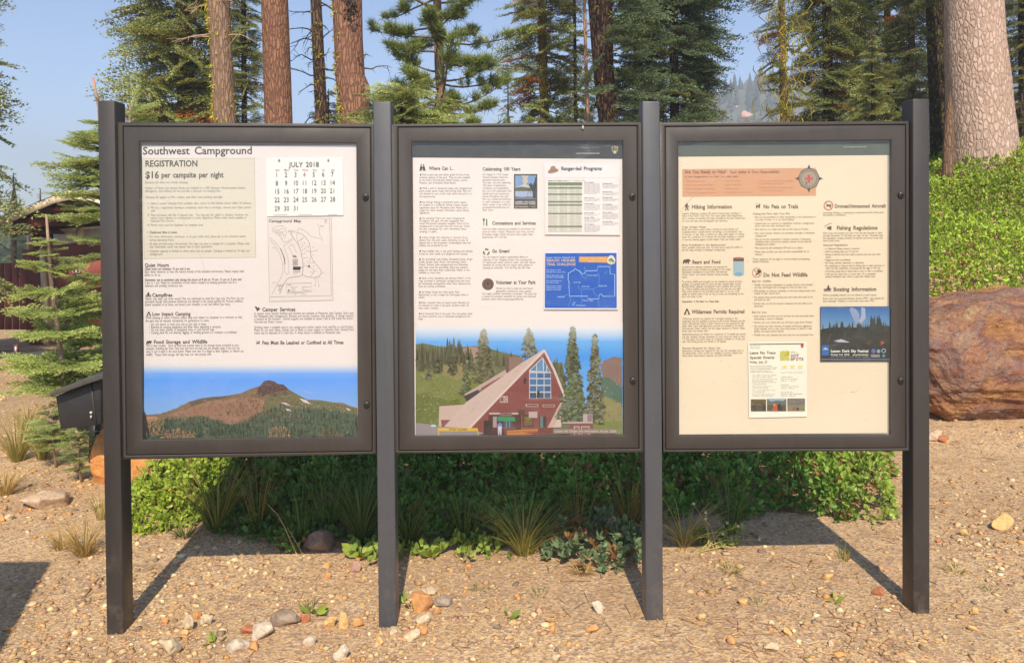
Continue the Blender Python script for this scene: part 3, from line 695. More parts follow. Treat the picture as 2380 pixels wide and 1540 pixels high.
speckle(ph, rr, 160, 330, 960, 1150, 1250, (88, 88, 62), 14, 6, lambda x, y: abs(y - np.interp(x, [330,425,600,800,960], [1246,1200,1166,1142,1085])) < 14)
n = 60; x = rr.uniform(1200, 1600, n); y = 1205 + (x - 1200) * .12 + rr.uniform(-15, 35, n); s_ = rr.uniform(2, 5, n)
ph.tris(np.stack([np.stack([x, y], 1), np.stack([x + s_, y], 1), np.stack([x + s_ / 2, y - s_ * 1.8], 1)], 1), (215, 205, 195))
speckle(ph, rr, 1100, 94, 1664, 1300, 1454, (78, 88, 64), 26, 9, lambda x, y: y > np.interp(x, [90,420,520,720,880,1050,1668], [1345,1320,1310,1372,1325,1245,1300]))
n = 620; x = rr.uniform(96, 1664, n); base = np.interp(x, [90, 240, 420, 520, 720, 880, 1050, 1250, 1400, 1668], [1345, 1330, 1315, 1300, 1370, 1320, 1240, 1252, 1248, 1298])
y = base + rr.uniform(0, 1, n) ** 1.2 * (1452 - base); h_ = rr.uniform(22, 46, n)
o_ = np.argsort(y); tt = treetris(rr, x[o_], y[o_] + 8, h_[o_]); cc = np.repeat(np.clip(np.array([56, 78, 58]) + rr.uniform(-30, 44, (n, 1)) + rr.uniform(-5, 5, (n, 3)), 20, 140), 3, 0)
ph.tris(tt, cc)
speckle(ph, rr, 260, 110, 240, 1310, 1440, (196, 150, 104), 18, 7); speckle(ph, rr, 200, 1010, 1170, 1385, 1450, (168, 138, 100), 18, 7); speckle(ph, rr, 260, 220, 470, 1400, 1456, (180, 138, 100), 18, 7)
tt2 = treetris(rr, rr.uniform(100, 1660, 150), rr.uniform(1400, 1452, 150), rr.uniform(18, 40, 150)); ph.tris(tt2, (50, 68, 52))
n = 60; x = rr.uniform(96, 900, n); y = np.interp(x, [90, 330, 425, 600, 800, 900], [1296, 1250, 1200, 1162, 1138, 1106]) + 3
ph.tris(treetris(rr, x, y, rr.uniform(6, 16, n))[::3], (92, 90, 66))
ph.poly([(92, 1255), (104, 1290), (118, 1370), (135, 1440), (120, 1452), (100, 1380), (92, 1330)], (52, 44, 40)); ph.poly([(92, 1330), (100, 1390), (108, 1466), (94, 1466)], (44, 38, 36))
ph.build('mountain_photo', po)
# crease across the sheet
cr = Print(YS - 0.0009, Z1); cr.line([(490,800),(560,840),(640,880),(720,1020),(800,1180),(850,1290),(885,1400)], 2.0, (205, 188, 172)); cr.build('crease', po)

# campground map sheet
mp = empty('map_sheet', label='black and white campground map sheet below the calendar', cat='map')
Zp = Zm(680, 550, 6.1604)
sheet(mp, [Zp(70, 88), Zp(1092, 84), Zp(1118, 1392), Zp(98, 1414)], YS - 0.0012, (245, 227, 211), 0.0003)
p = Print(YS - 0.0016, Zp); L = (118, 104, 94)
p.line([(72,94),(1088,90),(1114,1390),(102,1410)], 4, L, True); p.line([(1060,92),(1086,1320),(108,1336)], 5, L)
p.text(90, 150, 40, 'Campground Map', TX, 608, 0.024)
def pl(pts, w=4, C=(140,126,114)): p.line(pts, w, C)
pl([(105,395),(200,470),(290,600),(345,720),(350,820)], 5); pl([(105,430),(190,520),(265,650),(310,800),(318,900),(300,1000),(240,1110),(140,1300)]); pl([(280,570),(330,700),(352,820)], 10, (60,56,56))
pl([(345,900),(350,950),(385,978),(412,950),(412,820),(390,700),(330,520),(480,425)]); pl([(262,1296),(330,1130),(390,1045),(480,1022),(590,1010),(625,980),(638,880),(630,760),(600,600),(560,500),(450,350)], 7)
pl([(345,900),(335,800)]); pl([(275,360),(290,420),(330,460),(380,465),(470,400)]); pl([(150,300),(160,250),(220,215),(290,205),(350,235),(378,310),(350,390),(300,415)]); pl([(155,300),(340,305),(330,260),(280,255),(260,275),(160,275)])
p.ring(345, 310, 0.1, 0.1, L); pl([(540,310),(620,340),(690,400),(735,470),(752,560),(760,680),(800,760),(860,840),(920,910),(925,970),(880,1015),(800,1030),(690,1015),(625,985)], 6)
pl([(540,310),(535,390),(560,470),(570,520)]); pl([(540,300),(550,270),(605,245),(620,268),(690,295),(740,360),(830,395),(910,410),(955,455),(945,400),(905,355),(890,230),(865,170)])
pl([(770,700),(745,740),(745,820),(730,850),(800,900),(820,930),(745,1020)]); pl([(470,670),(410,540),(440,500),(480,510),(535,640)]); p.poly([(465,675),(525,680),(540,715),(480,710)], (150,138,126)); p.rect(470,735,556,842,(190,176,162)); p.text(498,812,26,'H',TX)
p.rect(476, 856, 596, 910, (52,52,54)); p.line([(596,868),(640,868)], 6, (70,66,64)); p.circle(730, 852, 18, (110,96,88)); pl([(490,950),(500,978),(530,975),(545,950)]); p.rect(480,930,595,944,(180,150,120))
for a, b in (((565,450),(655,380)),((600,555),(650,500)),((620,600),(720,535)),((620,660),(680,635)),((635,725),(720,705)),((700,605),(760,620)),((760,620),(850,600)),((770,680),(815,670)),((640,850),(720,840)),((760,800),(800,785)),((930,950),(985,965)),((890,1010),(915,1050)),((870,1030),(890,1165)),((845,1030),(828,1160)),((820,1030),(820,1070)),((570,450),(640,405)),((800,940),(850,915)),((745,940),(785,950))): pl([a, b], 3.5, (160,146,132))
for x, y in ((617,480),(660,478),(797,547),(853,597),(720,535),(703,605),(795,788),(805,845),(705,778),(655,812),(828,1160),(890,1165)): p.circle(x, y, 7, (140,126,114), 8)
p.text(400, 290, 12, 'Southwest', TX, 498); p.text(400, 308, 12, 'Campground', TX, 520); p.text(440, 344, 24, 'P', TX); p.text(190, 332, 14, 'Visitor Center', TX, 312); p.text(232, 366, 20, 'H i P', TX, 340); p.text(905, 222, 20, 'Trail', TX, 965); p.text(150, 565, 14, 'Park', TX, 192); p.text(150, 1115, 12, 'Entrance', TX, 200); p.text(232, 1150, 12, 'Southwest', TX, 328); p.text(236, 1170, 12, 'Entrance', TX, 322); p.text(240, 1188, 12, 'Station', TX, 295); pl([(240,1230),(270,1200),(280,1210),(255,1252)], 5)
p.line([(370,1125),(772,1115),(778,1252),(376,1262)], 4, L, True); p.text(388, 1152, 14, 'Legend', TX, 450)
for x0, y, s_, x1 in ((445,1184,'Road, paved',548),(445,1210,'Footpath',515),(445,1240,'Restroom',520),(615,1182,'Camping area',762),(620,1210,'Water',660),(620,1236,'Self-registration',760)): p.text(x0, y, 12, s_, TX, x1)
p.rect(398,1222,422,1246,(96,84,76)); pl([(385,1300),(385,1280),(640,1276)]); p.text(500, 1302, 12, '100', TX); p.text(620, 1302, 12, '200 feet', TX, 680)
p.ring(1000, 140, 18, 4, L); pl([(980,112),(1018,110)]); p.build('map_drawing', mp)

# calendar
ca = empty('calendar', label='cream July calendar page with large dates pinned near the top corner', cat='calendar')
sheet(ca, [Z1(1366, 514), Z1(1970, 510), Z1(1977, 966), Z1(1374, 974)], YS - 0.0035, (255, 248, 232), 0.0022, bend=lambda u, v: 0.0015 * np.sin(u * 2.6) * v)
p = Print(YS - 0.0062, Z1); p.slope = -0.006; CG = (104, 94, 84)
p.text(1548, 584, 37, 'JULY 2018', CG, 1784, 0.006)
for i, (d, x) in enumerate(zip(('Sun', 'Mon', 'Tue', 'Wed', 'Thu', 'Fri', 'Sat'), (1440, 1508, 1585, 1652, 1732, 1808, 1880))): p.text(x, 614, 13, d, (226, 150, 140), sx=15, bold=0.02)
cols_ = (1450, 1523, 1598, 1668, 1742, 1816, 1888); rows_ = (667, 733, 797, 864, 932)
for dday in range(1, 32):
    k = dday - 1; s_ = str(dday); V, F, w = textmesh(s_); kx = 34 * 0.86; cx_ = cols_[k % 7] + (k // 7) * 1
    p.text(cx_ - w * kx / 2, rows_[k // 7] - 2 - (k % 7) * .8, 37, s_, (206, 132, 122) if dday == 4 else CG, sx=kx)
for hx in (1468, 1856): p.circle(hx, 535, 7, (150,120,90), 8); p.line([(hx-6,528),(hx,520),(hx+8,530),(hx+2,545)], 3, (150,130,108))
for x0, x1 in ((1425,1535),(1620,1730),(1855,1930)): p.line([(x0, 962), (x1, 959)], 2.5, (175,160,140))
p.build('lettering', ca)

# ------------------------------------------------------------------ poster in the middle case
Z3 = Zm(1020, 300, 3.71875); Z4 = Zm(1040, 620, 2.8519)
PC = (252, 234, 218)
po = empty('poster', label='park information poster with a black band and a red ski chalet photo', cat='poster')
sheet(po, [(959, 329), (1446, 329), (1447.5, 1012), (964.5, 1013.5)], YS, PC)
p = Print(YS - 0.0003); p.poly([(957,327.5),(1448,327),(1446,369.6),(958.5,366.3)], (66, 62, 58)); p.build('header_band', po)
p = Print(YS - 0.0007, Z3); W_ = (226, 220, 212)
p.text(222, 290, 22, 'Lassen Volcanic', (96, 96, 98), 455, 0.01)  # title kept faint: glare on the pane is put into the ink
p.text(1745, 306, 9, 'U.S. Department of the Interior', (170,165,158), 1980); p.text(1745, 363, 11, 'Lassen Volcanic National Park', W_, 1970, 0.024); p.text(2030, 295, 14, 'NPS', (120,116,110), 2080)
p.text(330, 518, 32, 'Where Can I...', TX, 565, 0.024)
c = 18
for x0, x1, ys, ls in (
 (238, 727, [572, 598, 624, 650], ['   Find a park map and visitor guide! At any of the', 'entrance stations of the park. They are also available', 'at the Kohm Yah-mah-nee Visitor Center, Loomis', 'Museum, and Drakesbad Guest Ranch.']),
 (238, 750, [702, 728, 754, 781], ['   Walk a pet! In developed areas only (campgrounds,', 'picnic areas, paved roads, and parking lots). Pets are', 'not allowed on any of the trails within the park or in', 'the backcountry.']),
 (238, 710, [836, 862, 888, 914, 938], ['   Go fishing! Fishing is permitted within season', 'for holders of a California Fishing License. Special', 'regulations apply for Manzanita Lake. Please ask a', 'ranger for more detailed information about fishing', 'regulations.']),
 (238, 722, [990, 1015, 1040, 1066, 1092, 1118], ['   Go camping! There are seven campgrounds', 'throughout the park. All have designated first-', 'come, first-served campsites available. None of the', 'campgrounds in the park have RV hook-ups. Check', 'the park newspaper for more information about', 'camping in Lassen.']),
 (234, 732, [1174, 1200, 1226, 1251], ['   Collect things! No collecting or removal of any', 'objects from the park. Leave everything to play its', 'natural role in the ecosystem. Archeological sites and', 'artifacts are protected by law.']),
 (234, 750, [1306, 1332], ['   Feed wildlife! Not in the park! Feeding wild animals', 'is bad for their health and dangerous for humans.']),
 (845, 1125, [570 + 26.2 * k for k in range(14)], ['On August 9, 1916, Lassen', 'Volcanic became America\'s', 'thirteenth national park.', 'This year, the park celebrates', '100 years of exploration,', 'recreation, and stewardship.', 'Join us in the celebration with', 'special park and community', 'events throughout the year.', 'Pick up a centennial brochure', 'or park newspaper at a park', 'visitor center or go online at', 'go.nps.gov/lavo/centennial to', 'learn more.']),
 (843, 1357, [1093, 1119, 1145, 1171], ['Food and other services are available at the Kohm Yah-', 'mah-nee Visitor Center, Manzanita Lake Area, and the', 'Drakesbad Lodge. Check the park visitor guide, Peak', 'Experiences, for a full list.']),
 (847, 1352, [1362, 1388, 1413, 1439, 1465], ['You can support Lassen\'s sustainability efforts in', 'response to our changing climate. Use recycling bins', 'to reduce your waste, conserve water, and help reduce', 'emissions by turning off your engine while parked or', 'stopping at overlooks. Turn the Key, Be Idle Free!'])): p.para(x0, x1, ys, c, ls, TB)
p.text(845, 525, 32, 'Celebrating 100 Years', TX, 1210, 0.024); p.text(938, 1044, 32, 'Concessions and Services', TX, 1357, 0.024); p.text(938, 1312, 31, 'Go Green!', TX, 1106, 0.024)
p.tr = Z4; c = 14
for x0, x1, ys, ls in (
 (120, 517, [148, 168, 188, 208, 228, 247], ['   Go picnicking! Lake Helen, Devastated Area, King\'s', 'Creek, Juniper Lake, Kohm Yah-mah-nee Visitor', 'Center, Summit Lake campgrounds and Manzanita', 'Lake have areas for picnicking. Bears are present,', 'please do not leave food unattended. Water is not', 'available at most sites.']),
 (120, 504, [288, 308, 328, 348], ['   Have a fire! Campfires are allowed ONLY in fire', 'rings provided in developed campgrounds and must', 'be completely extinguished when done. Backcountry', 'fires are strictly prohibited.']),
 (120, 484, [390, 410, 428], ['   Go hiking! Check the visitor guide, Peak', 'Experiences, or ask a ranger for some great hikes in', 'Lassen.']),
 (119, 495, [468, 488, 508], ['   Ride a bicycle! Only on paved roads. Bicycles are', 'not allowed on trails in the park. Cyclists under 18', 'must wear a helmet.']),
 (118, 515, [549, 569, 587], ['   Cut firewood! Not in the park. You may gather dead', 'and down wood for use in developed campground fire', 'rings.']),
 (690, 962, [363, 383], ['Would you like to help this and future', 'generations continue to enjoy Lassen?']),
 (586, 990, [402, 422, 442], ['You might consider becoming a volunteer. The park has', 'a variety of volunteer positions for group and individual', 'projects. Learn more at go.nps.gov/lavo/vip.'])): p.para(x0, x1, ys, c, ls, TB)
p.text(690, 325, 26, 'Volunteer at Your Park', TX, 981, 0.024)
p.build('lettering', po)
ic = Print(YS - 0.0009, Z3)
ic.poly([(238,525),(248,480),(262,476),(262,525)], TX); ic.poly([(272,525),(272,476),(288,480),(298,525)], TX); ic.rect(260,490,274,505,TX); ic.circle(256,468,6,TX,10); ic.circle(279,468,6,TX,10)
GN = (60,110,80); ic.line([(858,985),(858,1055)], 7, GN); ic.poly([(848,985),(868,985),(868,1002),(858,1012),(848,1002)], GN); ic.poly([(880,1055),(880,985),(890,990),(892,1055)], GN)
for k in range(3):
    a = k * 2.094 - 1.57
    for b0, b1 in ((-.55, .35),): ic.line([(882 + 26*math.cos(a+t), 1305 + 26*math.sin(a+t)) for t in np.linspace(b0, b1, 5)], 13, (96,120,60))
    q = a + .42; ic.poly([(882+16*math.cos(q), 1305+16*math.sin(q)), (882+38*math.cos(q), 1305+38*math.sin(q)), (882+27*math.cos(q+.5), 1305+27*math.sin(q+.5))], (96,120,60))
ic.poly([(2086,292),(2118,287),(2150,294),(2148,330),(2134,352),(2117,368),(2100,352),(2087,330)], (190,150,110)); ic.poly([(2092,312),(2118,300),(2144,314),(2140,332),(2118,344),(2096,332)], (120,130,80)); ic.circle(2117, 345, 10, (225,215,205), 10); ic.poly([(2098,296),(2112,293),(2106,330),(2096,330)], (70,90,50))
for (x, y) in ((250,565),(250,695),(250,826),(248,984),(246,1166),(246,1298)): ic.circle(x, y, 8, TX, 8)
ic.tr = Z4
for (x, y) in ((130,142),(130,282),(130,384),(129,462),(128,543)): ic.circle(x, y, 6, TX, 8)
ic.circle(631, 326, 43, (92,66,58), 26); ic.ring(631, 326, 34, 2.5, (170,140,122)); ic.poly([(610,312),(631,302),(652,312),(650,340),(631,352),(612,340)], (128,98,84)); ic.poly([(618,316),(631,308),(644,318),(636,338),(624,336)], (84,60,54))
ic.build('marking', po)
# small centennial picture
pc_ = Print(YS - 0.0005, Z3); pc_.rect(1147,558,1372,890,(66,58,56)); pc_.rect(1160,572,1360,715,(126,160,196))
pc_.poly([(1215,572),(1290,572),(1275,600),(1285,630),(1260,655),(1240,650),(1225,620),(1238,600)], (206,190,172)); pc_.poly([(1160,690),(1200,672),(1250,650),(1300,676),(1360,690),(1360,720),(1160,720)], (214,196,170)); pc_.poly([(1160,690),(1215,680),(1300,690),(1360,680),(1360,722),(1160,722)], (92,98,72)); pc_.rect(1160,722,1360,790,(176,186,206)); pc_.poly([(1160,770),(1220,778),(1300,770),(1360,782),(1360,800),(1160,800)], (120,118,134))
pc_.poly([(1300,690),(1290,655),(1312,645),(1330,660),(1345,630),(1352,590),(1360,585),(1360,790),(1330,790),(1326,730),(1310,700)], (54,48,48)); pc_.line([(1296,700),(1275,765)], 4, (50,44,44)); pc_.line([(1300,700),(1312,760)], 4, (50,44,44))
pc_.text(1158, 834, 17, 'LASSEN VOLCANIC', (226,214,200), 1355, 0.03); pc_.text(1160, 851, 12, 'NATIONAL PARK', (226,214,200), 1355, 0.03); pc_.text(1158, 878, 11, 'ESTABLISHED \u2022 1916', (214,200,188), 1355, 0.03); pc_.build('centennial_picture', po)
# printed chalet photograph
ph = Print(YS - 0.00012, Z4, 4.2e-6); rr = np.random.default_rng(9)
ph.gradient(98, 1625, [(610, PC), (650, (240,234,228)), (700, (190,214,234)), (750, (110,180,232)), (860, (70,155,226)), (1000, (96,168,228)), (1442, (150,180,210))])
ph.poly([(98,770),(150,760),(250,780),(400,800),(470,785),(540,780),(640,800),(750,830),(860,850),(900,900),(1180,905),(1200,1000),(1240,1442),(98,1442)], (112,112,74))
ph.poly([(400,860),(430,810),(490,785),(560,790),(600,860),(540,900),(420,905)], (176,142,120))
ph.poly([(98,970),(280,905),(430,905),(560,960),(600,1100),(500,1200),(300,1240),(260,1380),(98,1360)], (122,128,62)); ph.poly([(280,912),(420,905),(520,960),(420,1040),(300,1000)], (150,132,84)); ph.poly([(98,1140),(200,1120),(320,1180),(420,1170),(430,1230),(270,1240),(262,1360),(98,1350)], (104,112,48))
ph.poly([(1460,930),(1480,890),(1560,860),(1618,868),(1622,1080),(1560,1060),(1480,1010)], (140,110,98)); ph.poly([(1450,1010),(1520,1010),(1622,1090),(1622,1210),(1480,1180)], (82,112,92)); ph.poly([(1380,1180),(1500,1150),(1622,1210),(1624,1442),(1360,1442)], (146,138,84)); ph.poly([(1400,1330),(1620,1340),(1624,1442),(1380,1442)], (122,132,60))
speckle(ph, rr, 900, 100, 620, 900, 1380, (128, 128, 66), 20, 12, lambda x, y: (x < 300 + (1380 - y) * .55))
speckle(ph, rr, 300, 1380, 1622, 900, 1440, (132, 118, 86), 22, 11, lambda x, y: y > 1010)
n = 170; x = rr.uniform(100, 520, n); y = 905 + rr.uniform(-50, 60, n) + np.where((x > 300) & (x < 430), -30, 10); o_ = np.argsort(y)
ph.tris(treetris(rr, x[o_], y[o_], rr.uniform(50, 130, n)[o_], .26), np.repeat(np.clip(np.array([84, 84, 56]) + rr.uniform(-26, 18, (n, 1)), 20, 150), 3, 0))
n = 70; x = rr.uniform(640, 1180, n); y = np.interp(x, [640, 860, 1180], [900, 940, 980]) + rr.uniform(-20, 30, n)
ph.tris(treetris(rr, x, y, rr.uniform(50, 110, n), .3), np.repeat(np.clip(np.array([88, 92, 60]) + rr.uniform(-24, 18, (n, 1)), 20, 150), 3, 0))
def bigtree(x, top, bot, w, C, n=240, fade=None):
    T_ = []; Cc = []
    for k in range(n):
        v = rr.random() ** 0.8; yy = top + (bot - top) * v; ww = w * (0.06 + 0.94 * v ** 0.9) * 0.5 * (.72 + .42 * abs(math.sin(v * 17 + x))); xx = x + rr.uniform(-1, 1) * ww; s_ = rr.uniform(8, 20)
        T_.append([(xx - s_, yy + s_ * .5), (xx + s_, yy + s_ * .45), (xx + rr.uniform(-4, 4), yy - s_ * .75)])
        c_ = np.array(C) + rr.uniform(-38, 44)
        if fade and yy < fade: c_ = c_ + (np.array([205, 200, 180]) - c_) * min(1, (fade - yy) / (fade - top) * .85)
        Cc.append(np.clip(c_, 15, 230))
    ph.tris(T_, np.array(Cc))
bigtree(598, 655, 1050, 190, (92, 88, 56), 330, 820); bigtree(935, 655, 860, 130, (110, 108, 76), 120, 800); bigtree(470, 960, 1140, 90, (88, 96, 54), 90)
for x, y in ((195,1030),(262,975),(355,975),(385,990)): bigtree(x, y - 90, y, 36, (78, 80, 50), 26)
RED = (138, 72, 66); CRM = (214, 184, 166)
ph.poly([(272,1225),(410,1215),(560,1205),(500,1330),(480,1385),(268,1385)], (206,176,156)); ph.poly([(285,1325),(470,1325),(380,1385),(290,1385)], RED)
ph.poly([(755,1000),(770,858),(890,866),(888,990),(800,1030)], (146,116,100)); ph.poly([(755,1000),(770,858),(786,866),(786,1010)], (112,86,78))
ph.poly([(455,1138),(760,955),(770,985),(590,1090),(480,1165)], (196,166,150)); ph.poly([(455,1150),(560,1100),(580,1140),(480,1195)], (60,54,56)); ph.poly([(580,1090),(720,1010),(700,1060),(600,1110)], RED)
ph.poly([(300,1385),(470,1195),(880,905),(1046,803),(1060,830),(500,1400),(420,1442),(300,1442)], (212,182,164))
ph.poly([(1046,828),(1195,1140),(1200,1190),(1080,1400),(1080,1442),(430,1442),(500,1395),(680,1200)], RED)
ph.line([(1046,812),(1120,960),(1196,1150)], 16, (224,200,182)); ph.line([(1046,812),(900,960),(700,1170),(480,1400)], 14, (226,202,184))
ph.poly([(1190,1150),(1205,1190),(1180,1310),(1170,1380),(1070,1382)], (216,186,166))
ph.poly([(935,960),(1035,862),(1095,975),(1098,1168),(935,1168)], (206,200,196))
streaks(ph, rr, 500, 330, 1050, 830, 1420, (204, 172, 154), 12, 60, (-.72, .70), 1.5, lambda x, y: (abs(y - (803 + (1046 - x) * .83)) < 50) & (y > 806 + (1046 - x) * .62))
for xx in np.arange(500, 1190, 9):
    yt = 840 + (1046 - xx) * .98 if xx < 1046 else 840 + (xx - 1046) * 2.05; yb = 1440 if xx < 1085 else 1440 - (xx - 1085) * 2.1
    if yt + 12 < yb: ph.line([(xx, yt + 10), (xx, yb)], 1.6, (122, 62, 56) if int(xx) % 2 else (148, 82, 74))
ph.poly([(935,960),(1035,862),(1095,975),(1098,1168),(935,1168)], (206,200,196))
for gx_ in range(3):
    for gy_ in range(4):
        xa, xb = 940 + gx_ * 54, 988 + gx_ * 54; ya, yb = 972 + gy_ * 50 + (3 if gy_ else 8), 1016 + gy_ * 50
        ph.rect(xa, ya, min(xb, 1093), yb, tuple(np.array([66, 112, 150]) + rr.uniform(-26, 26)) if gy_ < 3 else tuple(np.array([54, 80, 104]) + rr.uniform(-18, 18)))
ph.poly([(944,962),(986,918),(986,965)], (84,130,160)); ph.poly([(992,912),(1034,872),(1038,968),(992,966)], (92,142,176)); ph.poly([(1044,885),(1062,918),(1060,970),(1044,968)], (78,126,160)); ph.poly([(1068,932),(1090,972),(1068,970)], (70,116,150)); ph.poly([(990,1160),(996,1100),(1012,1120),(1010,1165)], (40,44,54))
ph.poly([(890,1030),(905,1008),(920,1030),(912,1060),(896,1060)], (62,40,42)); ph.rect(720,1150,778,1198,(196,168,158)); ph.rect(724,1158,746,1190,RED); ph.text(752, 1190, 28, 'C', RED, 772, 0.03)
ph.rect(910,1208,1002,1228,(204,176,164)); ph.rect(916,1212,998,1224,(112,56,52)); ph.rect(1034,1212,1124,1230,(204,176,164)); ph.rect(1038,1216,1120,1226,(112,56,52))
ph.rect(640,1272,860,1284,(200,178,166)); ph.rect(636,1290,640+225,1442,(84,44,42)); ph.rect(600,1330,660,1442,(50,34,36)); ph.rect(720,1272,808,1296,(150,120,112)); ph.text(722, 1290, 12, 'INFORMATION', (80,50,46), 806, 0.024)
ph.poly([(700,1300),(825,1304),(834,1334),(704,1334)], (40,150,96)); ph.rect(748,1336,812,1380,(60,84,96)); ph.line([(790,1336),(790,1380)], 3, (180,170,160)); ph.line([(766,1336),(766,1380)], 3, (180,170,160)); ph.rect(748,1380,835,1442,(112,70,62)); ph.rect(668,1300,696,1380,(170,150,140))
ph.rect(860,1260,876,1442,(72,42,40)); ph.rect(888,1288,966,1375,(52,40,36)); ph.rect(894,1298,960,1368,(112,90,48)); ph.line([(910,1315),(940,1318)], 5, (170,150,80)); ph.line([(912,1335),(936,1338)], 5, (160,120,60)); ph.rect(932,1264,996,1310,(196,168,160)); ph.rect(1010,1300,1060,1382,(60,54,54)); ph.rect(1016,1300,1038,1382,(96,128,120)); ph.rect(855,1250,905,1290,(96,60,56))
ph.poly([(700,1360),(718,1342),(736,1360),(734,1372),(702,1372)], (112,130,196)); ph.poly([(704,1372),(734,1372),(730,1440),(722,1440),(718,1400),(714,1440),(706,1440)], (206,196,196))
ph.poly([(770,1405),(900,1395),(1000,1392),(1010,1410),(890,1420),(980,1432),(770,1440)], (204,128,62)); ph.line([(780,1415),(1000,1405)], 5, (150,84,40)); ph.rect(1000,1385,1130,1420,(120,62,54))
bigtree(1255, 640, 1340, 210, (78, 84, 50), 700, 800); bigtree(1262, 980, 1340, 240, (88, 100, 62), 420); bigtree(1420, 690, 1350, 150, (96, 96, 62), 460, 800)
ph.rect(1235,1345,1405,1442,(134,78,70)); ph.poly([(1180,1342),(1400,1336),(1408,1350),(1180,1352)], (196,170,156)); ph.rect(1332,1282,1402,1340,(190,166,162)); ph.rect(1364,1286,1398,1338,(150,120,122)); ph.rect(1264,1372,1306,1440,(204,182,172)); ph.rect(1318,1372,1380,1440,(204,182,172)); ph.rect(1270,1378,1300,1440,(140,86,78)); ph.rect(1324,1378,1374,1440,(140,86,78))
ph.poly([(98,1345),(180,1355),(270,1372),(480,1388),(600,1420),(560,1442),(98,1442)], (150,138,134)); ph.rect(212,1360,246,1376,(200,206,206))
ph.rect(262,1385,556,1407,(226,178,40)); ph.rect(264,1407,272,1442,(220,176,50)); ph.poly([(548,1385),(556,1385),(564,1434),(556,1434)], (220,176,50)); ph.text(345, 1401, 11, 'ROAD CLOSED', (90,76,40), 478, 0.03)
ph.rect(1112,1391,1588,1426,(150,126,112)); ph.text(1124, 1415, 14, 'Lassen Ski Chalet and Information Booth, 2002', (216,200,186), 1576, 0.01)
ph.build('chalet_photo', po)
print('chalet thickness', YS - 0.00012 - ph.y)

# ranger programme sheet
rs = empty('notice_sheet', label='white ranger programs sheet with a hat and a green striped timetable', cat='notice')
sheet(rs, [Z3(1437, 448), Z3(2160, 450), Z3(2168, 1146), Z3(1446, 1140)], YS - 0.0055, (253, 239, 226), 0.0004, bend=lambda u, v: 0.001 * np.sin(3.1 * u) * np.sin(3.1 * v))
p = Print(YS - 0.0070, Z3)
p.poly([(1472,545),(1480,520),(1492,518),(1500,490),(1520,478),(1545,486),(1556,512),(1575,505),(1572,530),(1530,545),(1490,550)], (176,130,104)); p.line([(1492,520),(1520,524),(1556,512)], 6, (120,84,66))
p.text(1600, 520, 33, 'Ranger-led Programs', TX, 1993, 0.024)
p.line([(1450,592),(2160,594),(2164,1140),(1452,1136)], 2, (214,196,182), True)
p.text(1475, 625, 10, 'Ranger-led Programs from', TX, 1660, 0.024); p.text(1666, 625, 10, 'July 1 - August 3, 2018', (208,120,80), 1828, 0.01)
p.rect(1475,637,1803,1110,(232,222,200))
for y in (637, 684, 745, 816, 848, 930, 1055): p.rect(1475, y, 1803, y + (30 if y == 637 else 15), (120,132,92))
names_ = ['Sunday', 'Monday', 'Tuesday', 'Wednesday', 'Thursday', 'Friday', 'Saturday']
for i, y in enumerate(np.arange(676, 1108, 11.2)):
    p.text(1478, y, 6.5, names_[i % 7] + ' 10:00 am', TB, 1560); p.text(1588, y, 6.5, 'Ranger talk', TB, 1655); p.text(1685, y, 6.5, 'Visitor Center', TB, 1790)
for y in np.arange(700, 1105, 27): p.line([(1475, y), (1803, y)], 1.2, (178,170,142))
def lines_at(p, x0, x1, y0, n, head=None, lead=9.6, cap=6):
    if head: p.text(x0, y0, cap + 2, head, TX, x0 + (x1 - x0) * .62, 0.024); y0 += lead + 2
    for k in range(n): p.text(x0, y0 + k * lead, cap, ['Join a ranger for a short walk and', 'learn about the volcanoes of the', 'park. Meet at the visitor center', 'plaza and bring water and a hat.'][k % 4], TB, x1 - (30 if k == n-1 else 3 * (k % 3)))
for x0, x1, y0, n, h_ in ((1825,1975,641,11,'Junior Ranger'),(1825,1975,789,3,'Star Party'),(1825,1975,846,6,'Evening Program'),(1825,1975,934,2,'Early Birds'),(1825,1975,978,4,'Ranger Walk'),(1825,1975,1043,7,'Kids Program'),
                        (2000,2150,652,4,'Hydrothermal'),(2000,2150,731,3,'Manzanita Lake Evening'),(2000,2150,787,3,'Bumpass Hell'),(2000,2150,853,5,'Wildlife'),(2000,2150,930,6,'Dark Skies'),(2000,2150,1018,3,'Summit Lake Evening')): lines_at(p, x0, x1, y0, n, h_)
p.build('printing', rs)

# blue poster
bp = empty('notice_sheet', label='blue trail challenge notice with an outline map and white border', cat='notice')
sheet(bp, [Z4(1048, 82), Z4(1587, 80), Z4(1590, 513), Z4(1044, 512)], YS - 0.006, (250, 240, 235), 0.0006, bend=lambda u, v: 0.001 * v * v)
p = Print(YS - 0.0076, Z4); BL = (10, 98, 190); LW = (196, 216, 238)
p.poly([(1054,98),(1579,96),(1581,502),(1050,501)], BL)
p.text(1062, 135, 12, 'Lassen Volcanic National Park', LW, 1274, 0.01); p.text(1063, 160, 18, 'REACH HIGHER', (226,190,150), 1277, 0.03); p.text(1063, 188, 18, 'TRAIL CHALLENGE', (226,190,150), 1277, 0.03)
p.poly([(1303,124),(1515,122),(1528,134),(1516,168),(1302,163)], (238,168,84)); p.text(1312, 142, 12, 'Summer Youth Edition', (250,214,150), 1500, 0.01); p.text(1365, 160, 10, 'ages 5-17', (250,214,150), 1498, 0.01)
p.poly([(1540,112),(1556,118),(1572,146),(1566,172),(1540,182),(1514,172),(1508,146),(1524,118)], (236,226,206)); p.poly([(1516,150),(1540,132),(1566,160),(1548,166)], (60,130,90)); p.poly([(1518,162),(1536,150),(1562,170),(1536,172)], (230,200,90))
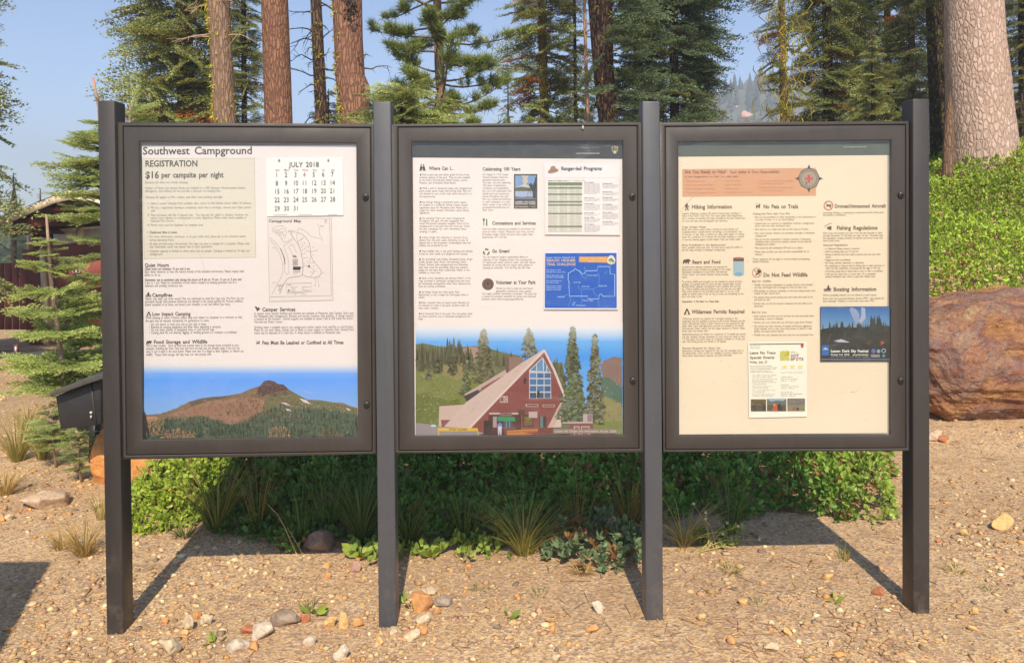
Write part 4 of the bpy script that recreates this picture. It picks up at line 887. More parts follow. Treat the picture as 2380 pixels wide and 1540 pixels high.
p.line([(1228,325),(1228,300),(1222,295),(1224,242),(1240,240),(1245,230),(1262,228),(1272,210),(1288,222),(1308,228),(1322,248),(1342,248),(1350,228),(1438,226),(1440,196),(1530,196),(1532,250),(1566,252),(1566,415),(1480,415),(1466,398),(1450,404),(1450,434),(1368,434),(1368,414),(1232,414),(1228,330)], 4, (196,222,246))
for q in ([(1342,196),(1350,228),(1352,248)], [(1245,318),(1230,322)], [(1352,248),(1360,260),(1350,290),(1330,270),(1300,228)], [(1440,240),(1452,260),(1448,340),(1408,360),(1410,385),(1436,420)], [(1298,330),(1300,355),(1322,370),(1320,410),(1326,440),(1320,470)], [(1238,418),(1240,450),(1225,485)], [(1440,440),(1452,490)], [(1144,420),(1200,410),(1222,398)], [(1326,362),(1406,362)], [(1450,345),(1506,343)], [(1490,250),(1510,226)]): p.line(q, 2.4, (120,176,226))
for x0, y, s_, x1 in ((1062,226,'Kick off June 9, 2018',1170),(1062,241,'Saturday Hot Rocks Stop',1202),(1062,265,'Hike at least twenty miles',1188),(1062,279,'and earn a free bandana',1190),(1062,304,'Pick up a brochure at',1172),(1062,318,'park visitor centers',1156),(1062,342,'Explore one of many',1172),(1062,356,'National Parks trails or',1176),(1062,370,'adjacent to the park',1168)): p.text(x0, y, 9, s_, (206,222,240), x1, 0.01)
for x0, y, s_, x1 in ((1262,316,'Lassen Peak',1316),(1366,264,'Butte Lake Campground',1442),(1322,346,'Summit Lake',1380),(1450,340,'Juniper Lake',1508),(1144,424,'Mineral',1196),(1328,450,'Warner Valley',1408),(1278,486,'Chester',1352)): p.text(x0, y, 9, s_, (206,222,240), x1, 0.01)
p.poly([(1248,478),(1262,452),(1278,456),(1270,480),(1254,490)], (90,150,214)); p.build('printing', bp)

# ------------------------------------------------------------------ poster in the last case
Z5 = Zm(1720, 340, 3.71875); Z6 = Zm(1720, 660, 3.0797)
PY_ = (250, 226, 188); T3 = (104, 88, 72); B3 = (122, 106, 88)
po = empty('poster', label='yellowed safety poster with an orange hiking panel and compass emblem', cat='poster')
sheet(po, [(1576.5, 330), (2070, 327), (2070, 1011), (1578.5, 1010)], YS + 0.0012, (176, 162, 146), name='backing')
sheet(po, [(1576.8, 330), (2062.5, 327), (2062.5, 1006), (1578.6, 1009)], YS, PY_, 0.0008, bend=lambda u, v: 0.0035 * np.clip(v - 0.97, 0, 1) / 0.03)
p = Print(YS - 0.0003); p.poly([(1576,327),(2071,324),(2071,360.5),(1576.5,364.5)], (96, 98, 82)); p.build('header_band', po)
p = Print(YS - 0.0004, Z5); p.poly([(162,362),(1448,350),(1448,618),(164,628)], (228,164,116)); p.build('orange_panel', po)
p = Print(YS - 0.0008, Z5); p.slope = -0.006
p.text(1712, 152, 10, 'Lassen Volcanic National Park', (214,208,196), 1937, 0.015, slope=0)
OT = (134, 88, 62)
p.text(186, 404, 31, 'Are You Ready to Hike?', OT, 586, 0.024); p.text(616, 402, 26, 'Your Safety Is Your Responsibility', OT, 1095, 0.015, ital=.2); p.text(186, 442, 17, 'A few suggestions to help you stay safe:', OT, 700, 0.01, ital=.2)
OF = (188, 124, 84)
for x0, x1, ys, ls in ((184, 484, [484, 520, 558, 596], ['\u2022 Wear sturdy boots', '\u2022 Bring water and extra food', '\u2022 Bring a flashlight or headlamp', '\u2022 Carry extra layers for warmth']), (562, 840, [482, 518, 556, 592], ['\u2022 Stay on the trails', '\u2022 Carry a trail map', '\u2022 Be bear aware', '\u2022 Drink plenty and pace yourself']),
                       (882, 1230, [482, 508, 546, 574], ['\u2022 Tell someone where you are going', '  and when you will return', '\u2022 Check the weather forecast on-line', '  or at the visitor centers'])): p.para(x0, x1, ys, 14, ls, OF)
H3 = 37
p.text(252, 742, H3, 'Hiking Information', T3, 642, 0.024); p.text(942, 740, H3, 'No Pets on Trails', T3, 1277, 0.024); p.text(1627, 734, 34, 'Drones/Unmanned Aircraft', T3, 2120, 0.024)
p.text(1646, 944, H3, 'Fishing Regulations', T3, 2040, 0.024); p.text(258, 1270, 34, 'Bears and Food', T3, 530, 0.024); p.text(942, 1396, H3, 'Do Not Feed Wildlife', T3, 1367, 0.024)
c = 18
p.text(160, 926, 17, 'Treat Surface Water', B3, 392, 0.01); p.text(160, 1099, 17, 'Fires Prohibited in the Backcountry', B3, 580, 0.01); p.text(838, 799, 18, 'Visiting the Park with Your Pet', B3, 1196, 0.01); p.text(1516, 1099, 17, 'General Regulations', B3, 1753, 0.01); p.text(834, 1446, 17, 'Bad for wildlife:', B3, 1018, 0.01)
for x0, x1, ys, ls in (
 (160, 770, [796, 819, 843, 868], ['Lassen\'s wilderness contains 150 miles of hiking trails, including 17', 'miles of the Pacific Crest Trail. The visitor guide, Peak Experiences,', 'lists a number of excellent day hikes throughout the park. Please leave', 'no trace and take only photographs and memories.']),
 (160, 757, [949, 973, 997, 1021, 1046], ['Purify park surface waters before drinking to avoid Giardia and', 'Cryptosporidium, multiple barrier technology is recommended. Use', 'a 2-micron, or less, filter in addition to using iodine tablets or boiling', 'water for a minimum of 3 minutes. Do not wash clothing or utensils', 'or use any cleaning agents in park waters. Pack out human waste.']),
 (160, 742, [1123, 1147], ['Use a portable camp stove only. You may have a camp fire ONLY in', 'the fire rings provided in developed campgrounds.']),
 (160, 632, [1310, 1334, 1358, 1382, 1406], ['Certified bear-resistant containers are required for', 'backcountry access. Rentals are available at the Lassen', 'Association bookstores in the Kohm Yah-mah-nee', 'Visitor Center and Loomis Museum during business', 'hours.']),
 (846, 1446, [831, 855, 891, 914, 948, 985, 1010, 1044, 1068, 1092, 1127, 1163, 1188], ['\u2022 Pets are not permitted on trails, boardwalks, in the backcountry, in', '  any body of water, or in any park building.*', '\u2022 Leashed pets are welcome on established roadways, campgrounds,', '  picnic areas and other developed areas.', '\u2022 Pets must be on a leash less than six feet long at all times.', '\u2022 Pets under physical restraint are permitted overnight in developed', '  campgrounds.', '\u2022 Pets can be left unattended in vehicles. However, if hazardous', '  conditions exist, such as hot weather, owners can be cited for', '  endangering an animal.', '\u2022 Pets cannot be left unattended OR tied to an object.', '\u2022 Please clean up after your pet and take responsibility for its', '  behavior.']),
 (836, 1386, [1234, 1258], ['*These regulations do not apply to service animals accompanying', 'disabled individuals.']),
 (1516, 2098, [788, 810], ['Launching, landing, or operating an unmanned aircraft within park', 'boundaries is prohibited.']),
 (1516, 2094, [984, 1008, 1033, 1057], ['Most rivers and streams are open from the last Saturday in April', 'through November 15 and lakes are open all year. Manzanita Lake', 'fish population consists primarily of rainbow and brown trout and', 'some brook trout.']),
 (1522, 2106, [1134, 1163, 1190, 1214, 1242, 1270, 1298, 1322, 1350, 1378, 1402], ['\u2022 A California Fishing License is required.', '\u2022 2018 free fishing days are 7/7 and 9/1.', '\u2022 Fishing is allowed one hour before sunrise until one hour after', '  sunset.', '\u2022 Digging for bait is prohibited.', '\u2022 No drugs, poisons, explosives, or electricity.', '\u2022 No possessing or using as bait for fishing, live or dead minnows or', '  other bait fish, amphibians, non-preserved fish eggs or fish roe.', '\u2022 Chumming (using bait to attract fish to lure or net) is prohibited.', '\u2022 5 fish per day catch limit, no more than 10 in possession', '  (except Manzanita Lake, which is catch and release only).'])): p.para(x0, x1, ys, c, ls, B3)
p.tr = Z6; c = 15
p.text(1338, 284, 30, 'Boating Information', T3, 1680, 0.024); p.text(210, 463, 30, 'Wilderness Permits Required', T3, 630, 0.024); p.text(135, 373, 13, 'Remember: A Fed Bear is a Dead Bear', T3, 428, 0.024); p.text(690, 459, 15, 'Bad for you:', B3, 808, 0.01); p.text(135, 745, 15, 'Permits Required for Stock Use', B3, 438, 0.01)
for x0, x1, ys, ls in (
 (133, 622, [216, 236, 255, 275, 294, 314, 334], ['To protect wildlife and yourself, you are required to secure all food,', 'garbage, and scented items 24 hours per day. Scented items include', 'flavored drinks, toiletries (toothpaste), insect repellent, first aid kits,', 'etc. Where available, bear-proof boxes must be used day and night.', 'Only where boxes are not provided, store items in the car trunk,', 'sealed to reduce odors. If the car has no trunk, put everything on the', 'floor and cover it well.']),
 (692, 1193, [242, 262, 290, 309, 340, 360, 390, 410], ['\u2022 Wildlife will become dependent on people (they\'re wild animals!)', '  and they will forget how to forage for food on their own.', '\u2022 Wild animals can become unhealthy or die from eating human food', '  instead of their natural food.', '\u2022 Fed animals hang around parking lots and roads and could be hit', '  and killed by cars.', '\u2022 Animals that are fed can become nuisances and may have to be', '  destroyed.']),
 (692, 1185, [490, 511, 540, 570, 590, 610, 640], ['\u2022 Small rodents and birds can and will bite the hand that feeds them,', '  transmitting a variety of diseases.', '\u2022 Animals may carry rabies and you will have to get shots if bitten.', '\u2022 Fed animals lose their wariness of people and become aggressive.', '  Larger animals, such as deer, have long hooves to attack or stab', '  aplenty and cause serious injuries.', '\u2022 Wildlife may carry diseases that your pets are not protected from.']),
 (135, 635, [510, 530, 549, 568, 588, 607], ['Wilderness permits are required for overnight camping in the', 'wilderness and are available in person at the Loomis Museum and the', 'Kohm Yah-mah-nee Visitor Center. Permits are not required for day', 'hikes. After hours self-registration permits are available at the Kohm', 'Yah-mah-nee Visitor Center and the ranger stations at Warner Valley,', 'Butte Lake, and Juniper Lake.']),
 (135, 640, [634, 654, 673, 692], ['Backpacking groups are limited to a maximum of 10 people per permit', 'and per campsite. Groups exceeding 10 must travel and camp at least', '1/4 mile apart and cannot meet up. Camping is limited to 14 days per', 'year. Day hiking groups are limited to 20 people.']),
 (135, 622, [765, 784, 804], ['Backcountry permits are required for day use. No overnight trips in', 'the backcountry. Stock corrals are available at Summit, Juniper and', 'Butte Lakes. Reservations required, call (530) 595-4444.']),
 (1255, 1742, [323, 350, 370], ['Motors (including electric) are not allowed on park waters.', 'Boats must carry personal flotation devices (PFDs / life jackets) for', 'each passenger. Children 12 and under must wear PFDs.'])): p.para(x0, x1, ys, c, ls, B3)
p.build('lettering', po)
ic = Print(YS - 0.0010, Z5); DK_ = (92, 78, 66)
cxx, cyy = 1380, 452
for k in range(8):
    a = k * math.pi / 4; R_ = 136 if k % 2 == 0 else 112; w_ = .20 if k % 2 == 0 else .09
    ic.poly([(cxx + R_*math.cos(a), cyy + R_*math.sin(a)), (cxx + 96*math.cos(a+w_), cyy + 96*math.sin(a+w_)), (cxx + 96*math.cos(a-w_), cyy + 96*math.sin(a-w_))], DK_)
ic.circle(cxx, cyy, 100, DK_, 30); ic.circle(cxx, cyy, 92, (176,156,128), 30); ic.ring(cxx, cyy, 76, 5, DK_, 30)
for k in range(26):
    a = k * 2 * math.pi / 26; ic.line([(cxx + 82*math.cos(a), cyy + 82*math.sin(a)), (cxx + 89*math.cos(a), cyy + 89*math.sin(a))], 5, (112,94,78))
ic.rect(cxx-11, cyy-36, cxx+11, cyy+40, (216,70,66)); ic.rect(cxx-38, cyy-10, cxx+38, cyy+13, (216,70,66)); hiker(ic, 1345, 512, 34, DK_)
hiker(ic, 186, 758, 72, DK_); bear(ic, 168, 1270, 76, 46, DK_); dog(ic, 862, 738, 54, 46, DK_); ic.ring(1568, 711, 42, 7, (208,84,78), 30); ic.line([(1540,683),(1598,740)], 7, (208,84,78)); ic.poly([(1545,712),(1565,702),(1590,706),(1600,718),(1570,718)], DK_); ic.line([(1545,722),(1595,700)], 5, DK_)
ic.line([(1528,912),(1550,900),(1580,885),(1602,880)], 4, DK_); ic.poly([(1550,925),(1570,912),(1597,908),(1597,944),(1570,942)], DK_)
ic.ring(880, 1356, 43, 4.5, (190,96,84), 30); ic.line([(850,1328),(910,1386)], 5, (190,96,84)); ic.poly([(880,1330),(905,1328),(920,1340),(915,1358),(900,1364),(870,1382),(864,1374),(890,1356)], DK_)
ic.poly([(655,1222),(755,1222),(757,1372),(735,1386),(675,1386),(653,1372)], (168,192,188)); ic.circle(705, 1368, 36, (120,172,200), 18, 16); ic.poly([(653,1215),(755,1215),(755,1246),(653,1246)], (112,78,70)); ic.circle(704, 1216, 51, (176,118,98), 20, 9)
ic.tr = Z6; tent(ic, 146, 470, 52, 48, DK_, PY_); ic.poly([(1258,268),(1322,262),(1316,276),(1268,278)], DK_); ic.circle(1298, 242, 6, DK_, 8); ic.poly([(1290,250),(1304,248),(1310,265),(1284,268)], DK_); ic.line([(1262,284),(1322,283)], 3, DK_)
for x, y in ((507,882),(549,965),(625,1018),(376,1005),(1410,1086),(1543,1052),(1524,1080),(1294,1356),(1352,1386),(1602,1310),(1598,1252),(156,1210),(445,842),(1408,1300),(656,48)): ic.circle(x, y, 3, (150,120,96), 6)
ic.line([(1475,1087),(1506,1086)], 2, (150,120,96)); ic.build('marking', po)
cr = Print(YS - 0.0012, Z5); cr.line([(145,770),(210,680),(290,610),(400,510),(480,450)], 3, (206,186,160)); cr.build('crease', po)

# leave-no-trace flyer
fl = empty('flyer', label='portrait cream special events flyer with a yellow swirl and three photos', cat='flyer')
ZF = Zm(1900, 860, 6.4182)
sheet(fl, [ZF(216, 150), ZF(1192, 140), ZF(1196, 1388), ZF(232, 1408)], YS - 0.004, (255, 244, 214), 0.0004, bend=lambda u, v: 0.002 * (v > .9) * (v - .9) * 10)
p = Print(YS - 0.0046, ZF); p.slope = -0.006; CF = (112, 86, 62)
p.poly([(240,184),(1140,172),(1140,188),(242,198)], (112,92,70)); p.text(244, 228, 12, 'National Park Service', B3, 420); p.text(246, 258, 16, 'Lassen Volcanic', B3, 414)
p.text(242, 352, 44, 'Leave No Trace', CF, 672, 0.024); p.text(246, 430, 42, 'Special Events', CF, 654, 0.024); p.text(246, 502, 34, 'Friday, July 27', (150,92,66), 536, 0.024)
p.poly([(1090,188),(1115,178),(1138,188),(1138,225),(1115,258),(1092,228)], (196,74,60)); p.poly([(750,305),(902,303),(902,458),(750,460)], (196,184,60))
for r_ in (22, 44, 66): p.line([(828 + r_*(1+.1*t)*math.cos(t*1.05), 382 + r_*(1+.1*t)*math.sin(t*1.05)) for t in np.linspace(0, 5, 16)], 9, (240,234,150))
p.text(920, 320, 16, 'Lassen', B3, 1004); p.text(920, 345, 14, 'Leave No Trace', B3, 1052); p.text(925, 402, 44, 'HOT', (112,98,82), 1060, 0.03); p.text(922, 458, 44, 'SP  TS', (112,98,82), 1136, 0.03); p.poly([(1030,468),(1004,432),(1014,410),(1045,410),(1056,432)], (214,78,66)); p.circle(1030, 430, 12, (250,238,208), 10)
for x in (825, 955, 1085): p.rect(x-34, 540, x+34, 572, (246,222,120))
p.text(760, 596, 11, 'Trailhead Events', B3, 885); p.text(910, 596, 11, 'Workshops', B3, 1000); p.text(1040, 596, 11, 'Programs', B3, 1126); p.text(760, 652, 12, 'For more information visit the Loomis', (226,170,140), 1130); p.text(760, 672, 12, 'Museum or call the park information', (226,170,140), 1126)
for x0, x1, ys, ls in ((252, 706, [556, 581, 606, 633, 658], ['Join the Leave No Trace Traveling', 'Trainers, Pathway Stewards and park rangers', 'for fun and entertaining activities on how', 'to enjoy your park and leave the', 'amazing outdoors with minimal impact.']),
 (288, 702, [708, 735, 774, 800, 826, 855, 892, 918, 958, 988, 1024, 1052], ['Learn skills to enjoy your camping', 'trip and be a better neighbor', 'The more trails and places you visit', 'the more you and your family', 'benefit, and take care of the wild', 'to protect the park.', 'Kids can learn how to be a', 'Leave No Trace ranger', 'Learn to plan ahead and to camp', 'on durable ground', 'Stop by the visitor center in the', 'morning for more information.']),
 (760, 1120, [740, 772, 802, 866, 896, 926, 990, 1020, 1050], ['Trailhead Events', 'Summit Lake Trailhead', '9:00 am - 11:00 am', 'Workshop', 'Outside Loomis Museum', '1:00 pm - 3:00 pm', 'Evening Program', 'Manzanita Lake Amphitheater', '9:00 pm - 9:45 pm'])): p.para(x0, x1, ys, 15, ls, (146,116,88))
p.line([(262,1325),(1160,1312)], 4, (190,150,120)); p.line([(266,1342),(980,1332)], 3, (190,150,120)); p.text(985, 1354, 10, 'Experience Your America', B3, 1165); p.build('printing', fl)
q = Print(YS - 0.0052, ZF); rr = np.random.default_rng(3)
for k, (x0, x1, y0, y1, A, B) in enumerate(((264,515,1100,1300,(112,98,60),(76,66,52)), (532,850,1092,1298,(112,112,84),(92,84,70)), (870,1160,1088,1296,(120,110,100),(142,132,96)))):
    q.rect(x0, y0, x1, (y0+y1)/2, A); q.rect(x0, (y0+y1)/2, x1, y1, B)
    for _ in range(46):
        x, y, s_ = rr.uniform(x0+4, x1-30), rr.uniform(y0+14, y1-6), rr.uniform(8, 26); q.poly([(x, y), (x+s_, y-s_*.3), (x+s_*.8, y+4)], tuple(np.clip(np.array(A)*rr.uniform(.4, 1.7) + rr.uniform(-20, 20, 3), 10, 235)))
q.line([(320,1296),(322,1230),(350,1175),(400,1150),(450,1158),(490,1200),(505,1290)], 12, (50,44,40)); q.poly([(532,1094),(848,1090),(800,1130),(690,1120),(600,1140)], (150,180,200)); q.poly([(610,1296),(640,1200),(670,1160),(700,1200),(705,1290)], (206,92,50)); q.poly([(705,1290),(700,1200),(740,1160),(780,1230),(785,1292)], (66,52,60)); q.rect(635,1180,665,1205,(226,170,140)); q.rect(960,1235,992,1285,(206,52,60)); q.rect(1015,1240,1060,1280,(64,62,90))
q.build('photos', fl)

# dark-sky notice
ds = empty('notice_sheet', label='dark blue night sky festival notice overlapping the edge of the yellowed poster', cat='notice')
sheet(ds, [Z6(1233, 408), Z6(1785, 405), Z6(1787, 838), Z6(1236, 845)], YS - 0.0045, (60, 66, 74), 0.0006, bend=lambda u, v: 0.0015 * v * u)
q = Print(YS - 0.0062, Z6)
q.gradient(1236, 1784, [(409,(48,104,160)),(500,(84,138,182)),(590,(130,158,176)),(640,(60,70,66)),(740,(48,54,54)),(842,(40,44,52))])
q.poly([(1480,410),(1520,430),(1545,470),(1540,540),(1515,540),(1480,470),(1465,430)], (150,160,186)); q.poly([(1560,410),(1590,420),(1595,500),(1550,555),(1520,560),(1560,480)], (170,178,190))
n = 60; x = np.sort(rr.uniform(1240, 1780, n)); hh = 40 + 45 * rr.random(n) + 50 * (abs(x - 1675) < 40); q.poly([(1236,590),(1300,575),(1420,570),(1560,575),(1660,560),(1784,560),(1784,740),(1236,740)], (44,52,48)); q.tris(treetris(rr, x, np.full(n, 600.), hh, .3), np.repeat(np.clip(np.array([44,54,48]) + rr.uniform(-8, 16, (n, 1)), 10, 120), 3, 0))
q.poly([(1340,680),(1400,665),(1470,692),(1380,690)], (190,190,196)); q.line([(1290,695),(1320,620)], 2.5, (110,110,106)); q.line([(1428,600),(1428,680)], 2.5, (100,104,98)); q.poly([(1715,680),(1748,695),(1715,712)], (206,62,50)); q.circle(1612, 702, 12, (120,50,44), 8)
q.rect(1246,712,1303,750,(32,96,160)); q.rect(1246,752,1303,792,(40,110,170)); q.poly([(1250,750),(1275,730),(1300,750)], (180,200,220)); q.circle(1657, 760, 18, (90,110,170), 14); q.circle(1697, 762, 15, (150,160,160), 12); q.ring(1738, 758, 15, 4, (206,214,222), 14); q.rect(1638,788,1708,810,(150,140,140)); q.circle(1738, 798, 13, (70,150,130), 12)
q.text(1316, 770, 20, 'Lassen Dark Sky Festival', (244,242,220), 1616, 0.03); q.text(1316, 795, 13, 'August 3-4, 2018', (236,232,214), 1465, 0.03); q.text(1490, 795, 12, 'nps.gov/lavo/darksky', (236,232,190), 1614, 0.024); q.text(1316, 810, 8, 'Lassen Volcanic National Park  Presentations  Star parties  Planetarium', (190,190,186), 1616); q.rect(1236,822,1784,832,(96,112,130)); q.text(1316, 831, 6, 'Experience Your America', (170,170,170), 1480); q.text(1662, 414, 5, 'photo of the night sky', (170,180,190), 1765)
q.build('printing', ds)
bpy.data.objects.remove(_to); bpy.data.curves.remove(_tc)
# ------------------------------------------------------------------ foliage building blocks
NEEDLE = mat_leaf('fir_needles', 0.5, 0.28); LEAF = mat_leaf('shrub_leaves', 0.42, 0.25); BLADE = mat_leaf('grass_blades', 0.55, 0.35)
WOOD = mat_attr('twig_wood', 0.85, 30, 0.3, 0.5, 0.004, 80)
def bark_mat(name, cols, vs=(14, 14, 4.5), gap=0.45, bs=1.0, bd=0.03):
    m, nt, p = newmat(name)
    vec = stretched(nt, *vs)
    wob = N(nt, 'ShaderNodeTexNoise', Scale=1.3, Detail=4.0); nt.links.new(vec, wob.inputs['Vector'])
    vv = mix(nt, vec, wob.outputs['Color'], 0.38)
    v = N(nt, 'ShaderNodeTexVoronoi', Scale=1.0, feature='DISTANCE_TO_EDGE'); nt.links.new(vv, v.inputs['Vector'])
    v2 = N(nt, 'ShaderNodeTexVoronoi', Scale=1.0); nt.links.new(vv, v2.inputs['Vector'])
    edge = ramp(nt, v.outputs['Distance'], [(0.0, 0.0), (0.05, 0.25), (0.22, 1.0)])
    sep = N(nt, 'ShaderNodeSeparateColor'); nt.links.new(v2.outputs['Color'], sep.inputs[0])
    c = ramp(nt, sep.outputs[0], [(0.0, cols[0]), (0.5, cols[1]), (1.0, cols[2])])
    c = mix(nt, c, ramp(nt, noise(nt, 18, 6, 0.7), [(0.3, 0.7), (0.7, 1.2)]), 0.9, 'MULTIPLY')
    c = mix(nt, cols[3], c, edge)
    c = mix(nt, c, attr_color(nt), 1.0, 'MULTIPLY')
    nt.links.new(c, p.inputs['Base Color']); p.inputs['Roughness'].default_value = 0.9; p.inputs['Specular IOR Level'].default_value = 0.2
    b = bump(nt, edge, bs, bd); b = bump(nt, noise(nt, 40, 6, 0.7), 0.6, 0.01, b); nt.links.new(b, p.inputs['Normal']); return m
BARK_RED = bark_mat('bark_red_brown', [(0.30,0.155,0.095),(0.35,0.185,0.115),(0.25,0.13,0.085),(0.17,0.085,0.055)], (50, 50, 13), bs=0.8, bd=0.014)
BARK_TAN = bark_mat('bark_tan', [(0.31,0.205,0.135),(0.35,0.235,0.16),(0.27,0.175,0.115),(0.19,0.12,0.08)], (56, 56, 11), bs=0.8, bd=0.012)
BARK_PALE = bark_mat('bark_pale_plates', [(0.52,0.37,0.29),(0.62,0.46,0.37),(0.43,0.30,0.23),(0.41,0.29,0.225)], (40, 40, 17), bs=0.75, bd=0.014)
BARK_DARK = bark_mat('bark_dark', [(0.085,0.06,0.048),(0.11,0.075,0.058),(0.07,0.052,0.045),(0.025,0.018,0.015)], (44, 44, 11), bs=1.0, bd=0.02)

def spray(r, L=1.2, droop=0.12, step=0.034, nl=0.040, wid=0.0125, lat=0.075, spread=0.42, fine=1):
    """one flat fir branch along +x: triangles (n,3,3), tip factor (n)"""
    tri = []; tip = []
    def zc(s): return -droop * (s / L) ** 1.6 * L + 0.10 * L * max(0, s / L - 0.55) ** 2
    def clumps(p0, d, l, t0, up):
        n = max(1, int(l / step))
        pr = np.array([-d[1], d[0], 0])
        for k in range(n):
            s = (k + r.random()) / n * l; q = p0 + d * s; q = q + [0, 0, -0.10 * s * s / max(l, .05) * 0.5]
            for sg in ((-1, 1, 0) if fine else (-1, 1)):
                dd = d * 0.75 + pr * sg * 0.9 + np.array([0, 0, up + r.normal() * 0.35]); dd /= np.linalg.norm(dd)
                ln = nl * r.uniform(0.7, 1.25); w = np.cross(dd, r.normal(size=3)); w = w / (np.linalg.norm(w) + 1e-6) * wid * r.uniform(.7, 1.3)
                tri.append([q - w, q + w, q + dd * ln]); tip.append(min(1, t0 + 0.5 * s / max(l, 1e-3)))
        e = p0 + d * l; tri.append([e - pr * wid * .8, e + pr * wid * .8, e + d * nl * 1.2]); tip.append(1.0)
    s = 0.12 * L
    clumps(np.array([0.3 * L, 0, zc(0.3 * L)]), np.array([1.0, 0, -droop * 0.6]), 0.7 * L, 0.3, 0.25)
    while s < L * 0.97:
        l = (spread * (L - s) ** 0.85 + 0.05) * r.uniform(0.55, 1.15)
        for sg in (-1, 1):
            a = math.radians(r.uniform(42, 62)); d = np.array([math.cos(a), sg * math.sin(a), r.normal() * 0.10 - 0.05]); d /= np.linalg.norm(d)
            p0 = np.array([s + r.normal() * 0.01, 0, zc(s)]); clumps(p0, d, l, 0.1, 0.3)
            if l > 0.16:      # second order twigs
                for t in np.arange(0.3, 0.9, 0.085 / l):
                    for s2 in (-1, 1):
                        a2 = a * sg + s2 * math.radians(r.uniform(38, 55)); d2 = np.array([math.cos(a2), math.sin(a2), r.normal() * 0.12 - .03])
                        clumps(p0 + d * l * t, d2 / np.linalg.norm(d2), l * (1 - t) * 0.55 + 0.02, 0.2, 0.3)
        s += lat * r.uniform(0.7, 1.3)
    return np.array(tri), np.array(tip)
_r = np.random.default_rng(5)
SPR_F = [spray(_r, 1.0 + 0.1 * k, 0.05 + 0.05 * k, 0.040, 0.042, 0.011, 0.085) for k in range(5)]           # detailed
SPR_C = [spray(_r, 1.0, 0.10 + 0.08 * k, 0.11, 0.10, 0.030, 0.17, fine=0) for k in range(3)]                 # coarse
SPR_N = [spray(_r, 0.75, 0.05, 0.0150, 0.026, 0.0046, 0.056, 0.46) for k in range(4)]                        # close saplings
print('spray', [len(s[0]) for s in SPR_F], [len(s[0]) for s in SPR_C], [len(s[0]) for s in SPR_N])

def place_sprays(mb, r, P, az, el, L, roll, tmpl, C0, C1, wood=None):
    """P (n,3) bases; adds oriented copies of the spray templates; C0 base colour, C1 tip colour (per branch allowed)"""
    C0 = np.broadcast_to(np.asarray(C0, float), (len(P), 3)); C1 = np.broadcast_to(np.asarray(C1, float), (len(P), 3))
    for i in range(len(P)):
        tr, tp = tmpl[r.integers(len(tmpl))]; L0 = 1.0 if tmpl is not SPR_N else 0.75
        k = L[i] / L0; kz = k if k < 1 else 1.0
        V = tr.reshape(-1, 3) * np.array([k, k if k < 1 else (0.6 + 0.4 * k), k])
        cr, sr = math.cos(roll[i]), math.sin(roll[i]); ce, se = math.cos(el[i]), math.sin(el[i]); ca, sa = math.cos(az[i]), math.sin(az[i])
        y, z = V[:, 1] * cr - V[:, 2] * sr, V[:, 1] * sr + V[:, 2] * cr
        x, z = V[:, 0] * ce - z * se, V[:, 0] * se + z * ce
        V = np.stack([x * ca - y * sa, x * sa + y * ca, z], 1) + P[i]
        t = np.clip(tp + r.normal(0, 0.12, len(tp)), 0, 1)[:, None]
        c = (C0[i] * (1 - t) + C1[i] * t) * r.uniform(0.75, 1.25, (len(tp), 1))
        mb.add(V, np.arange(len(V)).reshape(-1, 3), np.repeat(c, 3, 0))
        if wood is not None:
            e = np.array([math.cos(el[i]) * ca, math.cos(el[i]) * sa, math.sin(el[i])])
            w = 0.004 + 0.007 * L[i]; tube(wood, [P[i] - e * 0.03, P[i] + e * L[i] * 0.45 + [0, 0, -.02*L[i]], P[i] + e * L[i] * 0.85 + [0, 0, -0.07 * L[i]]], [w, w * .6, w * .25], 4, (0.20, 0.14, 0.10), cap=False)

